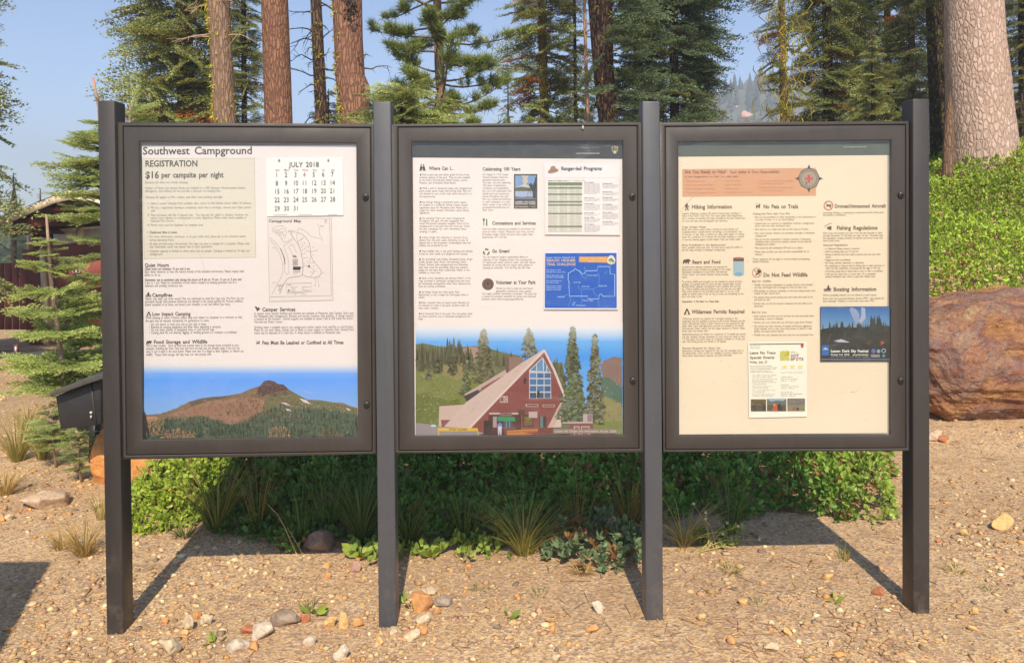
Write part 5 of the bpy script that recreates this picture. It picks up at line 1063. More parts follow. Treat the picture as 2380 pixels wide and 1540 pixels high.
def trunk(parent, pts, Z, mat, r, top, name='trunk', n=28, amp=0.05, tint=(1, 1, 1), flare=0.25):
    """tapered trunk following pixel points (x, y, width) at distance Z from the camera's plane; carried down to the ground and up to height top"""
    Y = Z + CAM[1]; P = []; R = []
    for x, y, w in pts: P.append(U(x, y, Y)); R.append(w / FX * Z / 2)
    P = np.array(P); R = np.array(R); o = np.argsort(P[:, 2]); P, R = P[o], R[o]
    zz = P[:, 2]; dxdz = (P[-1, 0] - P[0, 0]) / (zz[-1] - zz[0] + 1e-6); zg = float(T(P[0, 0], Y))
    Hs = np.linspace(zg - 0.1, top, 46); Hs = np.sort(np.concatenate([Hs, np.linspace(zz[0], zz[-1], 24)]))
    X = np.interp(Hs, zz, P[:, 0]); lo = Hs < zz[0]; hi = Hs > zz[-1]
    X = np.where(lo, P[0, 0] + dxdz * (Hs - zz[0]) * 0.8, X); X = np.where(hi, P[-1, 0] + dxdz * (Hs - zz[-1]) * 0.9, X)
    RR = np.interp(Hs, zz, R); RR = np.where(lo, R[0] * (1 + flare * np.clip((zz[0] - Hs) / max(zz[0] - zg, .3), 0, 1) ** 3), RR)
    RR = np.where(hi, R[-1] * np.clip((top - Hs) / (top - zz[-1]), 0.03, 1) ** 0.8, RR)
    th = np.arange(n) * 2 * math.pi / n
    A, B = np.meshgrid(th, Hs)
    rad = RR[:, None] * (1 + amp * 2 * (fbm(A * 3.0 / 2 + r, B * 1.6, int(r * 10)) - 0.47) + amp * 1.2 * (vn(A * 8 / 6.2832 * 1.0 + r, B * 0.5, 3) - .5))
    rad[:, -1] = rad[:, -1]
    V = np.stack([X[:, None] + rad * np.cos(A), Y + rad * np.sin(A), B], -1).reshape(-1, 3); m = len(Hs)
    i = (np.arange(m - 1)[:, None] * n + np.arange(n)[None, :]).ravel(); j = (np.arange(m - 1)[:, None] * n + ((np.arange(n) + 1) % n)[None, :]).ravel()
    mb = MB(); mb.add(V, np.stack([i, j, j + n, i + n], 1), tint)
    ob = mb.build(name, mat, parent, smooth=True)
    fx = lambda z: np.interp(z, Hs, X); fr = lambda z: np.interp(z, Hs, RR)
    return ob, fx, fr
def vis_z(Z, y0=-20, y1=320):
    a = U(CX, y0, Z + CAM[1])[2]; b = U(CX, y1, Z + CAM[1])[2]; return b, a

FG0, FG1 = np.array((0.085, 0.115, 0.045)), np.array((0.58, 0.62, 0.22))      # inner / tip colours of a fir, inner shade and sun highlights painted in
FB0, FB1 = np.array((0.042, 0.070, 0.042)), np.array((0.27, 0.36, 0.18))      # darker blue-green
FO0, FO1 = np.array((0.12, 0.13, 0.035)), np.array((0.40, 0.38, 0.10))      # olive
ORG = np.array((0.60, 0.22, 0.05)); LIC = np.array((0.62, 0.54, 0.06))
def lichen(parent, r, fx, fr, Y, z0, z1, n, side=None, col=LIC, size=0.028, name='lichen', drip=2.2):
    mb = MB(); 
    for _ in range(n):
        z = r.uniform(z0, z1); a = r.uniform(math.pi, 2 * math.pi) if side is None else r.normal(side, 0.42)
        if vn(z * 2.2, a * 0.7, 8) < 0.42 and r.random() < .8: continue
        c = np.array([fx(z) + fr(z) * math.cos(a), Y + fr(z) * math.sin(a), z]); out = np.array([math.cos(a), math.sin(a), 0])
        for k in range(7):
            d = out * r.uniform(.2, .9) + r.normal(size=3) * 0.5 + [0, 0, -.3]; d /= np.linalg.norm(d); w = np.cross(d, r.normal(size=3)); w = w / np.linalg.norm(w) * size * 0.28
            q = c + r.normal(size=3) * size * 0.4; mb.add([q - w, q + w, q + d * size * r.uniform(.6, 1.4) + [0, 0, -size * drip * .3 * r.random()]], [[0, 1, 2]], col * r.uniform(.55, 1.2))
    if mb.n: mb.build(name, NEEDLE, parent)
def crown(parent, r, fx, fr, Y, Z, ztop, zbase, L0, L1, C0, C1, per_m=26, el=(-0.35, 0.15), orange=0.0, olive=0.0, name='foliage', az=None, coarse_top=True, tmpl=None, near=1.0, bias=None, zvis=None, rollamp=0.5):
    """branches up the stem; L0 half-width at the lower edge of what shows, L1 at its upper edge (metres)"""
    zl, zh = zvis or vis_z(Z); mb = MB(); wd = MB(); P = []; A = []; E = []; LL = []; c0 = []; c1 = []; fine = []
    def Lz(z):
        if z > zh: return max(0.10, L1 * max(0.0, (ztop - z) / max(ztop - zh, .1)) ** 0.8)
        return L0 + (L1 - L0) * (z - zl) / (zh - zl) if z > zl else L0 * 1.05
    z = zbase
    while z < ztop - 0.05:
        f = zl - 0.5 < z < min(zh + 0.6, ztop); dm = per_m if f else 6.0
        if not f and z > zh and not coarse_top: break
        z += 1.0 / dm * r.uniform(.5, 1.5); a = r.uniform(0, 2 * math.pi) if az is None else r.normal(az[0], az[1])
        if bias is not None and r.random() < .5: a = r.normal(bias, 0.6)
        l = Lz(z) * r.uniform(0.6, 1.12); rr_ = fr(z)
        P.append([fx(z) + rr_ * math.cos(a) * .8, Y + rr_ * math.sin(a) * .8, z]); A.append(a); E.append(r.uniform(*el)); LL.append(max(l, .08)); fine.append(f)
        u = r.random(); k = r.uniform(.75, 1.25)
        if u < orange: c0.append(ORG * .5); c1.append(ORG * k)
        elif u < orange + olive: c0.append(FO0 * k); c1.append(FO1 * k)
        else: c0.append(C0 * k); c1.append(C1 * k)
    P, A, E, LL, c0, c1, fine = map(np.array, (P, A, E, LL, c0, c1, fine)); roll = r.normal(0, rollamp, len(P))
    if fine.any(): place_sprays(mb, r, P[fine], A[fine], E[fine], LL[fine], roll[fine], tmpl or SPR_F, c0[fine], c1[fine], wd)
    g = ~fine
    if g.any(): place_sprays(mb, r, P[g], A[g], E[g], LL[g], roll[g], SPR_C, c0[g], c1[g])
    if wd.n: mb.f += [f + mb.n for f in wd.f]; mb.v += wd.v; mb.c += wd.c; mb.n += wd.n
    mb.build(name, NEEDLE, parent)
def pxm(px, Z): return px / FX * Z
def base_at(px, Z):
    p = U(px, PY, Z + CAM[1]); return (p[0], p[1], float(T(p[0], p[1])))
FIRG = 'firs standing behind the board'
def fir(label, px0, px1, Z, wpx, top, hw0, hw1, seed, C0=FG0, C1=FG1, mat=BARK_DARK, per_m=26, tint=(1, 1, 1), lich=0, name='fir_tree', **kw):
    """px0/px1 trunk centre at rows 0 and 285; hw0/hw1 crown half-width in pixels at those rows; top: pixel row of the tip, or height in metres if > 0 and given as ('m', h)"""
    Y = Z + CAM[1]; r = np.random.default_rng(seed)
    zt = top[1] if isinstance(top, tuple) else U(px0, top, Y)[2]
    t = empty(name, base_at(px1 + (px1 - px0) * .9, Z), label, 'fir tree', FIRG)
    if isinstance(top, tuple): pts = [(px0, 0, wpx * .92), ((px0 + px1) / 2, 150, wpx * .96), (px1, 285, wpx)]
    else: rf = max(285, top + 170); pts = [(px0 + (px1 - px0) * max(0, (y / rf)), y, wpx * (0.15 + .85 * (y - top) / (rf - top))) for y in (top + 4, (top + rf) / 2, rf)]
    _, fx, fr = trunk(t, pts, Z, mat, seed * .37, zt, tint=tint, n=16)
    zl, zh = vis_z(Z)
    if isinstance(top, tuple): crown(t, r, fx, fr, Y, Z, zt, max(t.location[2] + 0.5, 0.6), pxm(hw1, Z), pxm(hw0, Z), C0, C1, per_m, **kw)
    else:
        zv = kw.pop('zvis', (zl, zt)); crown(t, r, fx, fr, Y, Z, zt, max(t.location[2] + 0.3, zv[0] - .5), pxm(hw1, Z), pxm(hw0, Z), C0, C1, per_m, zvis=(zv[0], min(zv[1], zt)), **kw)
    if lich: lichen(t, r, fx, fr, Y, zl, zh, lich)
    return t, fx, fr
def bare(label, pts, Z, mat, top, seed, name='pine_tree', cat='tree', tint=(1, 1, 1), n=36, group=None):
    t = empty(name, base_at(pts[-1][0] + (pts[-1][0] - pts[0][0]) * .9, Z), label, cat, group)
    ob, fx, fr = trunk(t, pts, Z, mat, seed * .61, top, tint=tint, n=n, amp=0.035); return t, fx, fr
def tufts(mb, r, P, D, size, n, C0, C1):
    """bundles of long needles at points P pointing along D"""
    k = len(P) * n; q = np.repeat(P, n, 0); d = np.repeat(D, n, 0) * 0.8 + r.normal(size=(k, 3)) * 0.55; d /= np.linalg.norm(d, axis=1)[:, None]
    w = np.cross(d, r.normal(size=(k, 3))); w /= np.linalg.norm(w, axis=1)[:, None]; w *= size * 0.045
    l = size * r.uniform(.7, 1.2, (k, 1)); q = q + r.normal(size=(k, 3)) * size * 0.16
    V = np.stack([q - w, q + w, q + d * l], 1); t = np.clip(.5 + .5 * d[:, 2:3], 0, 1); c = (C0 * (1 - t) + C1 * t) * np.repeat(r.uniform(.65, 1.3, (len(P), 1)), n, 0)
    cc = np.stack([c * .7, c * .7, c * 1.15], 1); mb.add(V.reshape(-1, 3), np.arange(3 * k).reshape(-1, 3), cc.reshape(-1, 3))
def deadtwigs(parent, r, fx, fr, Y, z0, z1, n, L, C=(0.10, 0.085, 0.07), side=None, name='dead_branches', down=-0.5):
    mb = MB()
    for _ in range(n):
        z = r.uniform(z0, z1); a = r.uniform(0, 2 * math.pi) if side is None else r.choice(side) + r.normal() * .5; l = L * r.uniform(.4, 1.2)
        p = np.array([fx(z), Y, z]) + fr(z) * .8 * np.array([math.cos(a), math.sin(a), 0]); P = [p]; d = np.array([math.cos(a), math.sin(a), r.uniform(-.2, .4)])
        for k in range(6): d = d + r.normal(size=3) * .22 + [0, 0, down * .28]; d /= np.linalg.norm(d); P.append(P[-1] + d * l / 6)
        tube(mb, P, np.linspace(.011, .002, 7), 4, C, cap=False)
        for k in (2, 3, 4, 5):
            d2 = d + r.normal(size=3) * .8; tube(mb, [P[k], P[k] + d2 * l * .12, P[k] + d2 * l * .22 + [0, 0, down * l * .08]], [.005, .003, .001], 3, C, cap=False)
    mb.build(name, WOOD, parent)
# ------------------------------------------------------------------ trees behind the board
R_ = np.random.default_rng
# tall bare trunks
t, fx, fr = bare('tall tan trunk with yellow lichen down one edge, first trunk above the campground case', [(507, 0, 49), (516, 150, 49), (524, 285, 50)], 9.0, BARK_TAN, 19, 1)
lichen(t, R_(1), fx, fr, 9 + CAM[1], 2.2, 5.2, 260, math.pi + .15, size=.03); lichen(t, R_(2), fx, fr, 9 + CAM[1], 2.2, 5.2, 130, size=.018)
deadtwigs(t, R_(7), fx, fr, 9 + CAM[1], 3.2, 4.4, 7, .45, (0.42, 0.30, 0.20), [0, math.pi])
t, fx, fr = bare('tall reddish trunk, straight and clean, above the calendar corner of the campground case', [(638, 0, 60), (643, 150, 62), (648, 285, 63)], 9.5, BARK_RED, 21, 2)
t, fx, fr = bare('slim dark trunk with dead twigs between two thick reddish trunks', [(734, 0, 25), (741, 150, 27), (748, 285, 28)], 11.0, BARK_DARK, 17, 3, tint=(1.5, 1.35, 1.2))
deadtwigs(t, R_(3), fx, fr, 11 + CAM[1], 2.8, 4.9, 30, .42, (0.06, 0.05, 0.042)); lichen(t, R_(4), fx, fr, 11 + CAM[1], 2.6, 5, 90, size=.03, col=LIC * .7); 
t, fx, fr = bare('thickest reddish trunk with a dark scar and lichened edge beside the second post', [(807, 0, 68), (810, 100, 66), (813, 175, 68), (822, 205, 78), (822, 240, 70), (826, 285, 70)], 8.5, BARK_RED, 20, 4)
lichen(t, R_(5), fx, fr, 8.5 + CAM[1], 2.2, 4.8, 240, math.pi + .12, size=.028)
m_ = MB(); r = R_(6)
for _ in range(420):       # the dark scar high on the trunk
    z = U(810, 0, 5.4)[2] + r.normal() * .16; a = -math.pi / 2 + .35 + r.normal() * .25; c = np.array([fx(z) + fr(z) * 1.0 * math.cos(a), 5.44 + fr(z) * 1.0 * math.sin(a), z]); q = r.normal(size=(3, 3)) * .016
    m_.add(c + q, [[0, 1, 2]], np.array((0.07, 0.05, 0.045)) * r.uniform(.6, 1.3))
m_.build('scar', WOOD, t)
deadtwigs(t, R_(8), fx, fr, 8.5 + CAM[1], 2.6, 4.6, 5, .4, (0.12, 0.11, 0.09), [0])
t, fx, fr = bare('thin bare peeling trunk standing before the olive fir above the middle case', [(1358, 0, 7), (1362, 150, 8), (1367, 285, 9)], 12.0, BARK_TAN, 12, 5, tint=(1.35, 1.3, 1.25), n=10)
deadtwigs(t, R_(9), fx, fr, 12 + CAM[1], 3.2, 5.4, 7, .4, (0.25, 0.18, 0.13))
t, fx, fr = bare('thick dark brown trunk beside the third post, partly veiled by fir sprays', [(1395, 0, 57), (1402, 160, 48), (1414, 285, 46)], 9.0, BARK_DARK, 20, 6, tint=(1.25, 1.1, 1.0))
crown(t, R_(10), fx, fr, 9 + CAM[1], 9, 20, 1.0, .62, .75, FB0, FB1 * .9, 15, az=(-.5, .75), rollamp=.4); lichen(t, R_(11), fx, fr, 9 + CAM[1], 2.4, 5, 50, col=LIC * .5)
t, fx, fr = bare('massive pale trunk with flaking plates rising out of the green mound', [(2263, 0, 123), (2266, 90, 127), (2272, 175, 136), (2277, 263, 142), (2283, 340, 150), (2285, 420, 160)], 9.5, BARK_PALE, 22, 7, n=60)
t, fx, fr = bare('mossy dark trunk just behind the massive pale one, next to the last post', [(2172, 0, 38), (2178, 150, 40), (2184, 285, 42), (2186, 420, 44)], 10.8, BARK_DARK, 18, 8, tint=(1.3, 1.3, 1.0))
lichen(t, R_(12), fx, fr, 10.8 + CAM[1], 1.5, 5.4, 260, size=.028, col=LIC * .55); crown(t, R_(13), fx, fr, 10.8 + CAM[1], 10.8, 18, 1.8, .5, .5, FB0, FO1 * .75, 16)
t, fx, fr = bare('rough dark side stem leaning against the base of the massive pale trunk', [(2206, 285, 22), (2204, 380, 26), (2200, 440, 30)], 9.1, BARK_TAN, 3.0, 9, n=16, tint=(.8, .75, .7))

# pine with green tufts
t, fx, fr = bare('full green long needled pine between the second and third posts', [(1016, 0, 19), (1021, 150, 22), (1029, 285, 24)], 10.5, BARK_TAN, 13, 10, n=16)
r = R_(20); mb = MB(); wd = MB(); Y = 10.5 + CAM[1]; PC0, PC1 = np.array((0.06, 0.10, 0.035)), np.array((0.33, 0.40, 0.10))
zl, zh = vis_z(10.5, -30, 330)
z = 1.2
while z < 12.5:
    vis = zl - .4 < z < zh + .3; z += (0.050 if vis else .22) * r.uniform(.6, 1.4)
    a = r.uniform(0, 2 * math.pi); L = (1.06 - .05 * (z - 3)) * r.uniform(.62, 1.1) * (1 if z < 8 else .7)
    if abs(math.cos(a)) > .7 and r.random() < .25: L *= 1.15
    p = np.array([fx(z), Y, z]); d = np.array([math.cos(a), math.sin(a), r.uniform(-.18, .18)]); P = [p]
    for k in range(6): d = d + r.normal(size=3) * .08 + [0, 0, .05]; d /= np.linalg.norm(d); P.append(P[-1] + d * L / 6)
    P = np.array(P); tube(wd, P, np.linspace(.016, .004, 7), 4, (0.17, 0.12, 0.08), cap=False)
    q = []; dd = []
    for k in range(18 if vis else 4):
        s = r.uniform(.38, 1.0) * 6; i = min(5, int(s)); b = P[i] + (P[i + 1] - P[i]) * (s - i); side = r.normal(size=3) * [1, 1, .45]; side /= np.linalg.norm(side); off = side * (0.20 * L * (1.15 - s / 7)) * r.random() ** .6
        for u_ in (0.6, 1.0): q.append(b + off * u_ + [0, 0, .03]); dd.append(side * .5 + d * .6 + [0, 0, .5])
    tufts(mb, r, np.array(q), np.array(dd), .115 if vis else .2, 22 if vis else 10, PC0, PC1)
mb.build('foliage', NEEDLE, t); wd.build('branches', WOOD, t)

# firs
H = ('m', 15)
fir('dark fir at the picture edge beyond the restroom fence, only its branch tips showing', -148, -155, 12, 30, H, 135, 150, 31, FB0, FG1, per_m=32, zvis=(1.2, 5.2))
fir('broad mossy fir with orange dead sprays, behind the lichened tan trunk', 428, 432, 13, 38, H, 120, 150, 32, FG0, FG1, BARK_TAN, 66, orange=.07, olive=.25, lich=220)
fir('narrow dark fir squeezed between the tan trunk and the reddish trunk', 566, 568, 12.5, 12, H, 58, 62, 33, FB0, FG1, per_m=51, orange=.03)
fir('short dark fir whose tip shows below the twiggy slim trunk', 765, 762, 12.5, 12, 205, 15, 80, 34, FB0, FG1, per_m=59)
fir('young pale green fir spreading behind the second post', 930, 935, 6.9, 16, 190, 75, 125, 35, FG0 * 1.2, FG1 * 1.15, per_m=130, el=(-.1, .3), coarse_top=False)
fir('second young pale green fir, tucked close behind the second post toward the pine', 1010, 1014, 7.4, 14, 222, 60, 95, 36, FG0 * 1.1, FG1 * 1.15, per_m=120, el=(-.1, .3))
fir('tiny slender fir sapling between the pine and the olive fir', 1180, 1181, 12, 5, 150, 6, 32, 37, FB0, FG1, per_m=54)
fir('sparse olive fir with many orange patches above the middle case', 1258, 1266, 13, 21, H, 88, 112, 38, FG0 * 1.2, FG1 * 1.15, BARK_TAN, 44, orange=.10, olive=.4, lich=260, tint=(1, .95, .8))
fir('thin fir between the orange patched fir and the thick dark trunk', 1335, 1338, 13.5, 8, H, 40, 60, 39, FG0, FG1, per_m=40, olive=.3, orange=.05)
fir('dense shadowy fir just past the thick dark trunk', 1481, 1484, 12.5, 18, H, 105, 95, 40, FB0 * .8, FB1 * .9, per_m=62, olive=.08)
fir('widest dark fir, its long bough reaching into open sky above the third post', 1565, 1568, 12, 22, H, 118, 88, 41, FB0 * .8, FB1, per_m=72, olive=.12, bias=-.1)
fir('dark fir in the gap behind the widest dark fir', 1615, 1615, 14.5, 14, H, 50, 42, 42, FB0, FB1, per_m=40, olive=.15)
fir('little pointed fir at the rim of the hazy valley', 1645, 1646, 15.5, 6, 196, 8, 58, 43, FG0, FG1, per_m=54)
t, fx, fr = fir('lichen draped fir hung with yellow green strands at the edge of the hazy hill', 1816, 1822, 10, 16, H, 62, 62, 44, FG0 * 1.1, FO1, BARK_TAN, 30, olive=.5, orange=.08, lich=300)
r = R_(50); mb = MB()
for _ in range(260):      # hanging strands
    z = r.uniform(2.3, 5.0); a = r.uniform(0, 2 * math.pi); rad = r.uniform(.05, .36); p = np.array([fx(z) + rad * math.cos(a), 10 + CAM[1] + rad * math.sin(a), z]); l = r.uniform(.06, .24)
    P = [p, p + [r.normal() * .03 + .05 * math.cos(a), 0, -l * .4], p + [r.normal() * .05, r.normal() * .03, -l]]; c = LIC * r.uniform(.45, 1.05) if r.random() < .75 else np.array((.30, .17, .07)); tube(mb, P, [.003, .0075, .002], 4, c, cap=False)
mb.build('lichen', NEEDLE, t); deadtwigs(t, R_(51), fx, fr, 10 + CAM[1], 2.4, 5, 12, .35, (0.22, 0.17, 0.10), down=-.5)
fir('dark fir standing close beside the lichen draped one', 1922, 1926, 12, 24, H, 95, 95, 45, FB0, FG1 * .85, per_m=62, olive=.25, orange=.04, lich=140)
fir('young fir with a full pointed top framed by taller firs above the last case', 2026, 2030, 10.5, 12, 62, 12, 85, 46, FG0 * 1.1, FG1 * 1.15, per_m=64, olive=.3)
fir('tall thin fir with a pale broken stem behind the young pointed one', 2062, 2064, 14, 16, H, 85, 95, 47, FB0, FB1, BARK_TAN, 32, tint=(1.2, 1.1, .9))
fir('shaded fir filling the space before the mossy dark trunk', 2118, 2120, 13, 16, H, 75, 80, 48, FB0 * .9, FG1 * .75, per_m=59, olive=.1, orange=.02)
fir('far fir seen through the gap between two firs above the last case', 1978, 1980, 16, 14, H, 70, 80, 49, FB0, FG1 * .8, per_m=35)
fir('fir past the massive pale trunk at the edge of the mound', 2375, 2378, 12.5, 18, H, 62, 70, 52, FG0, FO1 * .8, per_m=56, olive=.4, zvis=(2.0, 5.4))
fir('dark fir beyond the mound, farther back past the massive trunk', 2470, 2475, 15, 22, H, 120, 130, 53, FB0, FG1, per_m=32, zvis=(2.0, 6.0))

fir('distant dark fir standing beyond the board fence', 30, 32, 24, 12, 400, 6, 62, 54, FB0, FB1, per_m=30, zvis=(-1.5, 3.2))
fir('second distant dark fir beyond the fence, mostly outside the frame', -40, -38, 22, 12, 360, 6, 75, 55, FB0, FB1, per_m=30, zvis=(-1.5, 3.6))
fir('distant fir whose top shows over the restroom roof', 92, 94, 27, 10, 436, 5, 40, 56, FB0, FG1 * .8, per_m=30, zvis=(-1.5, 3.0))

# the far hill in the haze
hx = np.linspace(1380, 2700, 90); crest = np.interp(hx, [1380, 1560, 1640, 1665, 1700, 1760, 1900, 2100, 2400, 2700], [330, 300, 228, 206, 200, 186, 170, 205, 190, 260])
mb = MB(); rows = []
for k, (dy, f) in enumerate(((0, 1.0), (-25, .86), (-60, .6), (-100, .34), (-150, .1), (-190, -.2), (40, .95))):
    Y = 330 + dy; q = U(hx, crest, 330); zz = -8 + (q[:, 2] + 8) * f; rows.append(np.stack([q[:, 0] * (1 + dy * .0012), np.full(90, Y), zz + 5 * (vn(hx * .05, k * 1.3, 4) - .5)], 1))
order = [6, 0, 1, 2, 3, 4, 5]; V = np.concatenate([rows[k] for k in order]); i = (np.arange(6)[:, None] * 90 + np.arange(89)[None, :]).ravel()
mb.add(V, np.stack([i, i + 90, i + 91, i + 1], 1), (0.10, 0.11, 0.07))
tag(mb.build('hill', mat_attr('hill_slope', .95, .06, .5), smooth=True), kind='structure')
r = R_(60); mb = MB()
for _ in range(2600):
    a = r.uniform(0, 88.9); k = r.uniform(0, 4.9); i = int(a); j = int(k); f = a - i; g = k - j
    g0, g1 = rows[order[j + 1]], rows[order[min(j + 2, 6)]]
    p = (g0[i] * (1 - f) + g0[i + 1] * f) * (1 - g) + (g1[i] * (1 - f) + g1[i + 1] * f) * g; h = r.uniform(3, 6) * (1.3 if r.random() < .1 else 1); w = h * .17
    th = np.arange(6) * math.pi / 3 + r.random(); c = np.array((0.035, 0.055, 0.030)) * r.uniform(.6, 1.6)
    for zz0, ww, hh in ((0.1, 1, .55), (.4, .7, .6)):
        ring = np.stack([p[0] + w * ww * np.cos(th), p[1] + w * ww * np.sin(th), np.full(6, p[2] + h * zz0)], 1); mb.add(np.concatenate([ring, [[p[0], p[1], p[2] + h * (zz0 + hh)]]]), [[q_, (q_ + 1) % 6, 6] for q_ in range(6)], c)
tag(mb.build('distant_forest', NEEDLE), 'hazy dark conifer forest covering the far hillside', 'forest', kind='stuff')
for k, (px, py, w, lab) in enumerate(((1735, 268, 34, 'pale pinkish rock outcrop low on the hazy hillside'), (1712, 248, 10, 'small pale rock patch high among the trees on the hazy hillside'))):
    p = U(px, py, 178 + 30 * k); V, F = rockshape(300 + k, 3, 10, .12); mb = MB(); mb.add(V * np.array([1, .7, .6]) * pxm(w, 190) / 2 + p, F, (0.55, 0.36, 0.29)); tag(mb.build('rock_outcrop', ROCKM), lab, 'rock outcrop')

# low line of forest closing the view behind the clearing
r = R_(61); mb = MB()
for _ in range(750):
    x, y = r.uniform(-110, 120), r.uniform(48, 120); z = float(T(x, y)); h = r.uniform(3.2, 6.2); w = h * .2; th = np.arange(7) * 6.2832 / 7 + r.random(); c = np.array((0.045, 0.07, 0.035)) * r.uniform(.6, 1.8)
    for zz0, ww, hh in ((0.05, 1, .4), (.25, .8, .4), (.45, .58, .38), (.64, .36, .37)):
        ring = np.stack([x + w * ww * np.cos(th) * r.uniform(.75, 1.2, 7), y + w * ww * np.sin(th), np.full(7, z + h * zz0) + r.normal(0, .05 * h, 7)], 1); mb.add(np.concatenate([ring, [[x, y, z + h * (zz0 + hh)]]]), [[q_, (q_ + 1) % 7, 7] for q_ in range(7)], c * r.uniform(.8, 1.25))
tag(mb.build('forest_edge', NEEDLE), 'low far line of dark conifers closing off the clearing behind the board', 'forest', kind='stuff')
# ------------------------------------------------------------------ shrubs, grass and small plants
def leaves(mb, r, P, Nn, k, size, C0, C1, up=0.9, asp=0.27, spread=0.007, lay=0.62):
    """k oval leaves around every point P, roughly facing along Nn"""
    n = len(P) * k; q = np.repeat(P, k, 0) + r.normal(size=(n, 3)) * spread; nn = np.repeat(Nn, k, 0)
    d = nn * up + r.normal(size=(n, 3)) * lay; d /= np.linalg.norm(d, axis=1)[:, None]
    s = np.cross(d, r.normal(size=(n, 3))); s /= np.linalg.norm(s, axis=1)[:, None]; u = np.cross(s, d)
    l = size * r.uniform(.65, 1.2, (n, 1)); w = l * asp; f = w * .35
    V = np.stack([q, q + d*l*.35 + s*w + u*f, q + d*l*.75 + s*w*.8 + u*f, q + d*l, q + d*l*.75 - s*w*.8 + u*f, q + d*l*.35 - s*w + u*f], 1)
    t = r.random((n, 1)) * .6 + .4 * np.repeat(r.random((len(P), 1)), k, 0); c = (np.asarray(C0) * (1 - t) + np.asarray(C1) * t)
    b = np.arange(n)[:, None] * 6; F = np.concatenate([b + [0, 1, 2, 3], b + [0, 3, 4, 5]])
    mb.add(V.reshape(-1, 3), F, np.repeat(c, 6, 0))
GR0, GR1 = np.array((0.12, 0.20, 0.035)), np.array((0.40, 0.56, 0.11))
def cover(name, x0, x1, y0, y1, n, hfun, size, seed, label, cat, kind=None, k=5, C0=GR0, C1=GR1, dead=.03, parent=None, group=None):
    r = np.random.default_rng(seed); x = r.uniform(x0, x1, n); y = r.uniform(y0, y1, n); h = hfun(x, y); kp = h > 0.02; x, y, h = x[kp], y[kp], h[kp]
    e = .03; gxx = (hfun(x + e, y) - hfun(x - e, y) + T(x + e, y) - T(x - e, y)) / (2 * e); gyy = (hfun(x, y + e) - hfun(x, y - e) + T(x, y + e) - T(x, y - e)) / (2 * e)
    Nn = np.stack([-gxx * .8, -gyy * .8 - .1, np.ones_like(gxx)], 1); Nn /= np.linalg.norm(Nn, axis=1)[:, None]
    z = T(x, y) + h * np.clip(1 - .75 * r.random(len(x)) ** 1.7, 0, 1)
    P = np.stack([x, y, z], 1); mb = MB(); dd = r.random(len(x)) < dead * (1 + 4 * (vn(x * 3, y * 3, seed) > .72))
    tint = (0.72 + .6 * vn(x * 2.2, y * 2.2, seed + 1))[:, None]
    for sel, a, b in ((~dd, C0, C1), (dd, (0.26, .12, .05), (.42, .24, .10))):
        if sel.any():
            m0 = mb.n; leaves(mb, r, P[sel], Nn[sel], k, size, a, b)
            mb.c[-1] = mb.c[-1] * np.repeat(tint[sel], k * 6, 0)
    st = MB()
    for i in r.integers(0, len(P), len(P) // 14):
        a = P[i]; tube(st, [a - [r.normal() * .03, r.normal() * .03, .10], a], [.004, .0022], 3, (.16, .07, .04), cap=False)
    mb.f += [f + mb.n for f in st.f]; mb.v += st.v; mb.c += st.c; mb.n += st.n
    if kind == 'stuff': return tag(mb.build(name, LEAF), label, cat, kind=kind)
    return tag(mb.build(name, LEAF), label, cat, group)
# front edge of the thicket under the board, from the picture
_fe = np.array([G(px, py)[:2] for px, py in ((430,1205),(560,1222),(650,1245),(780,1262),(880,1268),(1000,1262),(1200,1262),(1330,1262),(1480,1235),(1560,1250),(1700,1232),(1800,1215),(1960,1222),(2095,1232),(2130,1235))])
def thick(x, y):
    f = np.interp(x, _fe[:, 0], _fe[:, 1]); d = y - f - .10 * (vn(x * 5, 3.0, 2) - .5) * 2 - .45 * (vn(x * 1.6, 8.0, 2) - .5) - .12 * (vn(x * 13, 2.0, 2) - .5)
    e = (ss(d / .2) * .45 + .55 * ss((d - .1) / .9)) * ss((2.55 + .12 * np.sin(x * 3) - y) / .5)
    return (0.05 + .30 * vn(x * 1.9, y * 1.9, 21) + .24 * vn(x * 5.5, y * 5.5, 22)) * e
def reg(f, xa, xb): return lambda x, y: f(x, y) * ((x > xa) & (x < xb))
xs_ = lambda px, Y: float(U(px, 1150, Y)[0])
cover('shrub_thicket', xs_(430, 1.3), xs_(1880, 1.6), .55, 2.75, 12500, thick, 0.037, 41, 'low dense green shrubs growing in the shade under the three cases', 'shrubbery', 'stuff', C0=GR0 * [.8, .95, 1.0], C1=GR1 * [.75, .92, .95])  # darker, cooler leaf colours paint in the shade of the cases
cover('shrub', xs_(1860, 1.4), xs_(2085, 2.0), .55, 2.75, 2600, lambda x, y: thick(x, y) * ss(((2092 - CX) / FX - (x / (y - CAM[1]) - .0154) - .012 * vn(y * 8, 1.0, 3)) / .02), 0.036, 42, 'bright sunlit green shrub between the shaded thicket and the last post', 'shrub', k=6, group='shrubs at the board', C1=GR1 * [1.15, 1.1, 1], dead=.06)  # same growth past the shadow edge, leaf colour brightened to paint in sun
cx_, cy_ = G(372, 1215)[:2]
cover('shrub', cx_ - .35, cx_ + .35, cy_ - .2, cy_ + 1.1, 2100, lambda x, y: (0.12 + .12 * vn(x * 6, y * 6, 5)) * ss(1.15 - (((x - cx_) / .30) ** 2 + ((y - cy_ - .38) / .55) ** 2)) * 1.2, 0.032, 43, 'sunlit yellow green shrub just beyond the first post', 'shrub', k=6, group='shrubs at the board', C0=GR0 * [1.3, 1.1, .8], C1=GR1 * [1.3, 1.15, .8])  # sunlight put into these warmer, brighter leaf colours
cx2, cy2 = G(1392, 1318)[:2]
